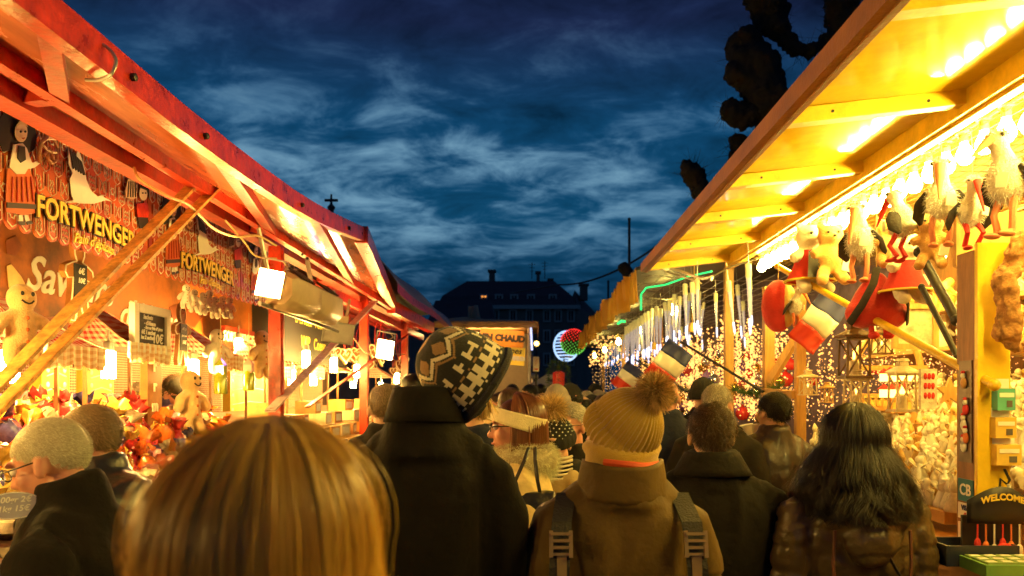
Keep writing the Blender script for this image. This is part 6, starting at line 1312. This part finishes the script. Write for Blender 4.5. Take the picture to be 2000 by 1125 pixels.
# 1 blonde woman, close to the camera
p=Person('person seen from close behind with shoulder length blonde hair and a dark coat',524,872,.66,head=(2,0,0),near=True,face=True,skin='pale'); p.coat(c_blk,vox=.016); p.legs(c_denim)
p.longhair(h_bl,n=11000,drop=.24,flare=.12,w=.0016,off=.016,phi0=58,clump=.007,curl=.03,seed=3,roots=.3,fly=260,tv=.6,parting=.012)
ax_=Vector((.80,.25,-.545)).normalized(); up_=-ax_; fw_=Vector((.35,.85,.4)); fw_=(fw_-up_*fw_.dot(up_)).normalized(); rt_=fw_.cross(up_)
Mtall=Matrix.Translation(P(945,751,2.14)-ax_*.1+fw_*.03)@Matrix((rt_,fw_,up_)).transposed().to_4x4()@Matrix.Scale(.88,4)
# 2 tall man with patterned ear-flap hat
p=Person('tall person in black wool coat wearing a black and cream patterned ear flap hat',830,0,2.1,H=1.80,near=True,Mw=Mtall,build=.86,skin='rosy'); tall=p
p.coat(c_blk,collar=1.6,vox=.011,cr=.082,seed=3.,cw=.012); w=MB(); w.grid(lambda u_,v_: p.L(((.08+.024*v_)*math.cos(math.pi*(-1.2+1.4*u_)),(.08+.024*v_)*math.sin(math.pi*(-1.2+1.4*u_))-.014,1.56-.085*v_+.012*math.sin(u_*3.1))),26,4); o=w.build('turned_collar',c_blk,p.o); o.modifiers.new('thick','SOLIDIFY').thickness=.012; p.legs(c_denim)
def chullo(p):
    inv=p.o.matrix_basis.inverted(); ax=ax_; tip=P(945,751,2.14)-ax*.2; Rm=.113; Ln=.195
    sd=ax.cross(Vector((0,0,1))).normalized(); upv=sd.cross(ax)
    nc,nr=112,66; BL,CR,TN=0,1,2
    def zig(col,per): ph=(col%per)/per; return abs(ph-.5)*2
    def colour(i,r):
        t=r/nr; z=zig(i,16); yc=.17+.13*z
        if t<yc-.055: return TN if z>.45 and t>.06+.1*(1-z) else BL
        if abs(t-yc)<.026: return CR
        if abs(t-yc-.075)<.02: return TN
        if .42<t<.60:                           # H motifs lying on their side
            y=(t-.42)/.18; q=i%15
            if q in(3,4,10,11) and .1<y<.9: return CR
            if 4<q<10 and .4<y<.64: return CR
            return BL
        if .61<t<.65: return TN if (i//3)%2 else BL
        if .665<t<.70: return CR if (i//3)%2==0 else BL
        if .70<=t<.88:
            if .77<t<.825: return CR
            return CR if (i%6)<3 else BL
        if .895<t<.925: return CR if (i//3)%2 else BL
        return BL
    b=MB(); vs=[]
    for r in range(nr+1):
        t=r/nr; rad=Rm*(1-(1-min(1,t*1.06+.015))**2.6)**(1/2.4) if t<.95 else Rm*(1.0-.0*(t-.95))
        for i in range(nc):
            a=2*math.pi*i/nc; rr=rad*(1+(.012 if (i%2) else 0))+(.0016 if r%2 else 0)
            vs.append(inv@(tip+ax*(Ln*t)+sd*(rr*math.cos(a)*.93)+upv*rr*math.sin(a)))
    o0=len(b.v); b.add(vs,[])
    for r in range(nr):
        for i in range(nc): b.f.append((r*nc+i,r*nc+(i+1)%nc,(r+1)*nc+(i+1)%nc,(r+1)*nc+i)); b.m.append(colour(i,r))
    b.f.append(tuple(range(nc))); b.m.append(TN)
    mk=[mat('knit_black',(.018,.017,.016),.95,bump=.6,bscale=300,sheen=.2),mat('knit_cream',(.86,.75,.52),.95,var=.12,bump=.6,bscale=300,sheen=.3),mat('knit_tan',(.36,.2,.08),.95,var=.15,bump=.6,bscale=300,sheen=.3)]
    h=b.build('patterned_hat',mk,p.o,angle=0); h.modifiers.new('thick','SOLIDIFY').thickness=.006
    # rolled dark rim and ear flap with tassel
    w=MB(); w.tube([inv@(tip+ax*(Ln*(1.0)+.008)+sd*(Rm*.98*math.cos(a)*.93)+upv*Rm*.98*math.sin(a)) for a in np.linspace(0,2*math.pi,40)],.015,8,flat=.8); w.build('rim',mk[0],h)
    w=MB(); q=[P(915,785,2.1),P(912,805,2.1),P(908,818,2.1)]; w.tube([inv@x for x in q],[.05,.035,.012],10,flat=.35); w.build('ear_flap',mk[0],h)
    n_=220; r2=rng.normal(0,1,(n_,3)); root=np.array([tuple(inv@P(948,768,2.3))]); 
    d=np.array([tuple((inv.to_3x3()@Vector((-.08,0,-1))).normalized())])+r2*.28; d/=np.linalg.norm(d,axis=1,keepdims=True); t=np.linspace(0,1,4); Pt=root[:,None]+d[:,None]*(.075*(.7+.4*rng.random(n_))[:,None]*t)[:,:,None]
    tz=strands('tassel',Pt,r2,.004,f_tan,h); w=MB(); w.tube([inv@P(935,775,2.15),inv@P(946,765,2.28),inv@P(948,768,2.3)],.004,5); w.build('cord',mk[0],h)
chullo(p)
# 3 woman with bobble hat
p=Person('person in brown padded jacket and mustard ribbed bobble hat',1213,772,2.12,H=1.64,near=True,head=(4,46,0),build=.94,skin='pale'); bob=p
p.coat(c_brown,'padded',collar=.95,vox=.011,cr=.1,seed=9.); p.legs(c_denim); hb=p.beanie(k_mus,tilt=40,low=-.045,rib=40,amp=.0065,n=280,top=1.25,roll=0); p.pompom(hb,f_tan,.05,(0,-.0,.15),3200)
p.scarf(k_mus,.086,1.54,.024,'knitted_scarf'); w=MB(); w.tube([p.L((.094*math.cos(a),.094*math.sin(a)-.016,1.512+.006*math.sin(2*a))) for a in np.linspace(-math.pi*.7,-.05,20)],.012,8); w.build('orange_collar',mat('orange_lining',(.7,.09,.02),.6,emis=None),p.o)
def strapset(p):
    m_web=mat('black_webbing',(.02,.018,.015),.6,bump=.4,bscale=150); m_bk=mat('tan_buckle_plastic',(.26,.18,.08),.4,coat=.2)
    for q in(-1,1):
        line=[(q*.12,.13,1.30),(q*.135,.06,1.40),(q*.15,-.03,1.412),(q*.165,-.12,1.35),(q*.172,-.158,1.24),(q*.178,-.166,1.12),(q*.19,-.16,.98),(q*.2,-.1,.9)]
        w=MB(); L_=[p.L(v) for v in line]; fine=[]
        for i in range(len(L_)-1):
            for k in range(4): fine.append(L_[i].lerp(L_[i+1],k/4))
        vs=[];fs=[]
        for i,x in enumerate(fine):
            d=(fine[min(i+1,len(fine)-1)]-fine[max(i-1,0)]).normalized(); sdv=Vector((1,0,0)); u_=sdv.cross(d).normalized()
            if u_.y>0 and x.y<0: u_=-u_
            if x.z>1.38: u_=Vector((0,0,1))
            x=x*1.0; x=Vector((x.x*1.06,x.y*1.06,x.z+.006))
            for a,c in ((-1,0),(1,0),(1,1),(-1,1)): vs.append(x+sdv*a*.027+u_*c*.008)
        w.rings([vs[4*i:4*i+4] for i in range(len(fine))]); st_=w.build('shoulder_strap',m_web,p.o,smooth=False)
        w=MB(); c=p.L((q*.178,-.168,1.335)); 
        for k in range(4): w.box(c+Vector((0,-.003,-.018*k)),(.052,.012,.008),rot=(R(-14),0,0))
        for e in(-1,1): w.box(c+Vector((e*.026,-.002,-.027)),(.01,.014,.07),rot=(R(-14),0,0))
        w.box(c+Vector((.002,-.006,-.085)),(.026,.006,.06),rot=(R(-8),0,0)); w.box(c+Vector((.004,-.012,-.125)),(.036,.012,.022),rot=(R(-8),R(10),0)); w.build('buckle',m_bk,st_,smooth=False)
strapset(p)
w=MB(); w.grid(lambda u_,v_: p.L(((.116+.012*v_+.004*math.sin(u_*31+v_*3))*math.cos(math.pi*(-1.25+1.5*u_)),(.113+.012*v_+.004*math.sin(u_*23))*math.sin(math.pi*(-1.25+1.5*u_))-.014,1.512-.1*v_+.006*math.sin(u_*9))),60,8); o=w.build('stand_collar',c_brown,p.o); o.modifiers.new('thick','SOLIDIFY').thickness=.016
# 4 man in black coat
p=Person('person in black wool coat with upturned collar and thick brown short hair',1388,782,2.72,H=1.605,near=True,build=1.03,skin='tan',head=(4,-4,0)); p.coat(c_blk,'yoke',collar=1.1,vox=.012,cr=.1,seed=17.); p.legs(c_denim); p.shorthair(h_br,n=11000,length=.02,w=.0015,jit=.28,zb=-.085)
w=MB(); w.grid(lambda u_,v_: p.L(((.1+.05*v_)*math.cos(math.pi*(-1.12+1.24*u_)),(.1+.035*v_)*math.sin(math.pi*(-1.12+1.24*u_))-.012,1.52-.085*v_+.01*math.sin(u_*3.1))),26,4); o=w.build('turned_collar',c_blk,p.o); o.modifiers.new('thick','SOLIDIFY').thickness=.012
# 5 woman with long black hair, puffer
p=Person('person with long wavy black hair in a bronze quilted puffer jacket',1664,812,2.6,near=True,build=.96,head=(3,-6,0),skin='tan'); p.coat(c_puff,'puffer',collar=.6,hood=True,vox=.01,seed=23.); p.legs(c_denim)
p.longhair(h_bk,n=9000,drop=.25,flare=.75,wave=.04,w=.0018,off=.02,phi0=55,clump=.02,seed=11,fly=320)
for q in(-1,1):
    w=MB(); w.tube([p.L((q*.13,-.17,1.31)),p.L((q*.135,-.168,1.2)),p.L((q*.12,-.17,1.0)),p.L((q*.13,-.16,.8))],.006,6); w.build('seam_piping',mat('rust_seam',(.16,.06,.03),.6),p.o)
w=MB(); w.tube([p.L((.03,-.185,1.26)),p.L((.1,-.19,1.13)),p.L((.2,-.16,1.02)),p.L((.24,-.05,.95))],.011,6,flat=.5); w.build('bag_strap',m_black,p.o)
# 6 leather jacket man
p=Person('person in dark brown leather jacket facing the glowing stall with black hair',1511,768,4.35,build=1.0,near=True,skin='tan',head=(0,20,0)); p.coat(c_leather,'leather',collar=1.0,vox=.014,seed=31.,length=.8); p.legs(c_denim); p.shorthair(h_bk,n=2400,length=.024,w=.004)
# 7 white headband woman
p=Person('person with white headband, glasses and red brown hair in a cream coat with fur hood',1012,780,3.05,yaw=92,near=True,head=(-4,-4,0),build=.96,skin='rosy',arms='pocket'); hw=p
p.coat(c_cream,'wool',collar=.5,vox=.012,seed=41.,length=.78); p.legs(c_denim); p.glasses(); p.shorthair(h_rb,n=4000,length=.004,w=.002,zf=.045); p.longhair(h_rb,n=3000,drop=.2,flare=.05,w=.0034,off=.012,phi0=80,clump=.012,seed=5)
b=MB(); Mb=p.Mh@Matrix.Translation((0,-.012,.035))@Matrix.Rotation(R(21),4,'X'); b.grid(lambda u_,v_: Mb@Vector(((.112)*math.cos(2*math.pi*u_),(.122)*math.sin(2*math.pi*u_),-.034+.062*v_*(1-.1*math.sin(2*math.pi*u_))+.004*math.sin(v_*math.pi))),50,6); o=b.build('headband',cloth('white_knit',(.8,.68,.42),.9,.4,200),p.o); o.modifiers.new('thick','SOLIDIFY').thickness=.008
th_=rng.random(14000)*2*math.pi; ph=rng.random(14000)*2*math.pi; r_=.055
cx,cy,cz=(.095+r_*np.cos(ph)*.8)*np.cos(th_),(.09+r_*np.cos(ph)*.8)*np.sin(th_)-.03,1.45+r_*1.1*np.sin(ph)+.05*np.sin(th_)*0
nn=np.stack([np.cos(ph)*np.cos(th_),np.cos(ph)*np.sin(th_),np.sin(ph)],1); w=MB(); w.tube([(.095*math.cos(a),.09*math.sin(a)-.03,1.45) for a in np.linspace(0,2*math.pi,26)],.05,10); o=w.build('fur_hood',f_cream,p.o); fur('fur',np.stack([cx,cy,cz],1),nn,.03,.0011,f_cream,o,droop=.4,jit=.75)
# her black shoulder bag
t=thing('handbag','black leather shoulder bag hanging from the cream coat','handbag',P(1038,1020,2.86)); c=P(1040,1015,2.84)
w=MB(); w.rings([[c+Vector((x*a,y*.06*bb,z)) for x,y in ((-1,-1),(-.5,-1.3),(.5,-1.3),(1,-1),(1,1),(.5,1.2),(-.5,1.2),(-1,1))] for z,a,bb in ((-.12,.1,1),(-.1,.115,1.15),(0,.105,1),(.08,.09,.75),(.105,.085,.5))]); me=union(w,.008,2); displace(me,lambda co,no:.006*vnoise(co,(18,18,9))); finish(me,'bag_body',cloth('black_leather',(.018,.016,.015),.32,.3,80,.3,0,.3),t)
w=MB(); 
for dx in(-.05,.03): w.tube([c+Vector((dx,-.02,.09)),c+Vector((dx-.012,-.04,.15)),c+Vector((dx*.5-.005,-.02,.22)),c+Vector((dx*.3+.0,.06,.26))],.008,8,flat=.6)
w.build('bag_handle',m_black,t); w=MB(); w.ell(c+Vector((.085,-.045,.06)),(.012,.012,.02)); w.build('clasp',m_galv,t)
# 8, 9 the two grey haired men at the left stall
p=Person('grey haired person with glasses bending over the sweets in a black fleece with stand collar',0,0,2.0,X=-1.055,H=1.585,yaw=92,lean=16,near=True,head=(-22,4,0),build=1.02,skin='rosy',arms='front'); p.coat(c_blk,'wool',collar=1.25,vox=.011,cr=.084,seed=51.); p.legs(c_denim); p.glasses(); p.shorthair(h_wh,n=11000,length=.007,w=.0012,zf=.06)
p=Person('grey brown haired person in black nylon jacket just behind the bending man',0,0,2.4,X=-1.28,H=1.605,yaw=70,lean=12,near=True,head=(-12,10,0),build=1.02,skin='rosy',arms='front'); p.coat(c_nylon,'leather',collar=1.2,vox=.012,cr=.088,seed=57.,hood=True); p.legs(c_denim); p.glasses(); p.shorthair(h_gb,n=11000,length=.012,w=.0013,zf=.06)
# 10 vendor with black cap behind the counter
p=Person('vendor with black peaked cap standing behind the gingerbread counter',0,0,4.75,X=-2.22,H=1.76,yaw=-120,head=(-22,0,0),skin='rosy',arms='front'); p.coat(c_char,vox=.02); p.shorthair(h_br,n=700,length=.02,w=.004)
b=MB(); M=p.Mh@Matrix.Translation((0,-.012,.035)); b.grid(lambda u_,v_: M@Vector((.086*math.sin(v_*1.62)*math.cos(2*math.pi*u_),.106*math.sin(v_*1.62)*math.sin(2*math.pi*u_),.085*math.cos(v_*1.62))),28,10); b.grid(lambda u_,v_: M@Vector((.08*(u_-.5)*2*(1-.12*v_),.088*math.sqrt(max(0,1-((u_-.5)*1.7)**2))+.085*v_,.0-.02*v_-.02*((u_-.5)*2)**2)),12,5); o=b.build('peaked_cap',c_blk,p.o); o.modifiers.new('thick','SOLIDIFY').thickness=.005
# 11 child / woman with spangled hat behind the headband woman
p=Person('person in beige jacket with black spangled bobble hat and striped scarf',1086,0,3.45,H=1.53,yaw=130,near=True,head=(-8,20,0),build=.86,skin='pale',arms='front'); p.coat(c_beige,'leather',collar=.9,vox=.013,seed=61.); p.legs(c_denim); hb=p.beanie(k_blk,tilt=-6,low=-.03,rib=20,amp=.002); p.pompom(hb,f_tan,.075,(0,-.0,.15),1500)
sp2=sphere_pts(260); k=sp2[:,2]>-.1; w=MB()
for q in sp2[k]: w.ell(p.hatM@Vector((q[0]*.091,q[1]*.111,q[2]*.114)),.0042,0,5,4)
w.build('spangles',mat('sequin',(.8,.8,.7),.2,metal=.6,var=0),hb)
sc_=p.scarf(k_blk,.095,1.46,.034,'striped_scarf'); w=MB()
for k in range(6): w.tube([p.L(((.127)*math.cos(a),.122*math.sin(a)-.012,1.425+.02*k+.016*math.sin(a*2))) for a in np.linspace(.2+.1*k,3.0,14)],.006,6)
w.build('scarf_stripes',mat('knit_cream',(.72,.6,.4)),sc_)
# 12 bearded man in grey beanie, 13 man with glasses, etc.
p=Person('bearded person in grey knit beanie walking towards the camera down the lane',1087,754,5.2,yaw=176,near=True,skin='rosy',build=1.05); p.coat(c_blk,vox=.02); p.legs(c_denim); p.beanie(k_grey,tilt=-4,low=-.02,rib=24,amp=.002); 
q,d=sphere_pts(2600),None; kk=(q[:,2]<-.15)&(q[:,1]>-.1); q=q[kk]; pts=p.tohead(q*np.array([[.062,.066,.083]])+np.array([[0,.03,-.035]])); w=q*np.array([[.062,.066,.083]])+np.array([[0,.03,-.035]]); sel=~((np.abs(w[:,0])<.028)&(w[:,2]>-.075)&(w[:,1]>.06)); fur('beard',pts[sel],p.torot(q[sel]),.02,.004,h_rb,p.o,droop=.5)
p=Person('grey haired person with glasses and dark open jacket beside the bobble hat',1117,788,3.75,yaw=168,near=True,head=(-4,-24,0),skin='rosy'); p.coat(c_blk,vox=.015,collar=.6); p.legs(c_denim); p.glasses(); p.shorthair(h_gr,n=3200,length=.014,w=.0025,zf=.07)
def simple(label,px,py,Y,yaw,coat,hair=None,hat=None,skin='pale',build=1.,head=(0,0,0),glasses=False,near=False,bald=None,long=None,n=700):
    p=Person(label,px,py,Y,yaw,build=build,skin=skin,head=head,near=near); p.coat(coat,vox=.022 if not near else .016,collar=1.0,seed=px*.1); p.legs(c_denim)
    if hair and not long: p.shorthair(hair,n=n,length=.015,w=.006 if not near else .0028,bald=bald)
    if long: p.longhair(hair,n=500,drop=long,w=.008,off=.014,seed=int(px))
    if hat: p.hat=p.beanie(hat,low=-.03,rib=22,amp=.002,n=88)
    if glasses: p.glasses()
    return p
simple('cropped grey brown head of a person between the blonde hair and the tall person',752,752,3.7,15,c_char,h_gb,near=True,n=3000)
simple('dark haired person near the second red post at the left stall',803,731,6.2,40,c_blk,h_bk)
simple('dark capped person lower beside the second red post',812,757,5.4,30,c_navy,None,k_blk)
simple('person in navy coat hidden behind the tall hat wearer',922,748,3.45,10,c_navy,h_bk,near=True)
simple('dark haired person facing the camera under the small wine sign',1000,751,9.5,170,c_blk,h_bk,skin='tan')
simple('short dark haired person turned aside at the end of the lane',1033,752,8.8,120,c_wine,h_bk,skin='tan')
simple('person with dark bun seen from behind before the low white tent',1056,751,10.5,0,c_olive,h_bk)
simple('brown haired person behind the white headband',996,764,6.4,10,c_grey,h_br,long=.14)
simple('person in black flat beanie and glasses facing the camera',1114,752,5.9,178,c_blk,None,k_blk,skin='rosy',glasses=True)
simple('dark balding person looking away near the grey beanie',1138,774,6.3,10,c_char,h_bk,bald=.085,skin='tan')
simple('person in brown striped knit hat behind the headband',1060,771,6.6,170,c_grey,None,k_brn)
simple('person in pale grey knit hat beyond the bobble hat',1168,764,8.0,0,c_olive,None,k_grey)
simple('small person in black knit hat beside the pale grey hat',1155,773,7.2,20,c_wine,None,k_blk)
simple('person with dark hat far along the lights stall',1163,751,9.4,-30,c_navy,None,k_blk)
simple('bald person in navy jacket right of the bobble',1302,742,4.8,-15,c_navy,h_gr,bald=.02,skin='rosy',near=True,build=1.08,n=900)
simple('person in black hat and black coat before the lights stall',1374,741,5.3,-30,c_blk,None,k_blk,near=True)
simple('grey haired person looking at the lights stall over the brown head',1402,752,4.4,-35,c_char,h_gr,near=True,n=2400,skin='rosy')
FAR=[(976,766,11,0,c_blk,h_br),(1018,768,12,20,c_grey,h_bk),(1044,766,15,-10,c_navy,h_br),(1070,763,13,180,c_blk,h_gr),(1096,762,12,170,c_wine,h_bk),(1184,766,10.5,-40,c_blk,h_gb),(1206,762,9,-50,c_char,h_br),(930,760,8,20,c_olive,h_bk),(1128,760,14,0,c_blk,h_bk),(955,764,9.5,170,c_grey,h_gr),(1240,770,7.2,-50,c_navy,h_bk),(1268,760,6.4,-40,c_blk,h_br)]
desc=['brown haired distant person in black under the wine stall','dark haired distant person in grey by the wine counter','brown haired person farthest down the lane','grey haired distant person walking towards the camera','dark haired distant person in wine red coat','distant person in black near the fringe end','distant person in charcoal below the fringe','dark haired person in olive left of the wine stall','black clad distant person at the lane end','grey haired distant person facing out of the wine stall','dark haired person in navy before the second flag','brown haired person in black beside the nearer flag pole']
for a,l in zip(FAR,desc): simple(l,*a)

MORE=[(968,770,6.8,150,c_beige,h_br,'person in beige coat turned half back near the headband'),(986,763,8.4,185,c_wine,h_bk,'dark haired person in wine coat walking up the lane'),(1012,765,7.6,170,c_cream,h_gr,'grey haired person in cream coat amid the crowd'),(1026,770,10.2,200,c_grey,h_br,'brown haired person in grey coat deeper in the crowd'),(1048,769,8.8,175,c_beige,h_gb,'person in beige coat before the low tent'),(1076,768,7.4,5,c_cream,h_rb,'red haired person in cream coat seen from behind'),(1104,768,8.6,165,c_beige,h_bk,'dark haired person in beige coat by the red candle'),(1146,764,7.9,190,c_grey,h_gr,'grey haired person facing the camera under the fringe'),(1176,772,6.9,160,c_cream,h_br,'brown haired person in cream jacket below the fringe'),(1196,768,8.2,-60,c_beige,h_gb,'person in beige looking at the fairy lights'),(1222,764,7.4,-70,c_grey,h_bk,'dark haired person in grey at the far lights counter'),(952,768,7.2,100,c_grey,h_gr,'grey haired person turned to the red stalls')]
for a in MORE: simple(a[6],*a[:6],skin='rosy')
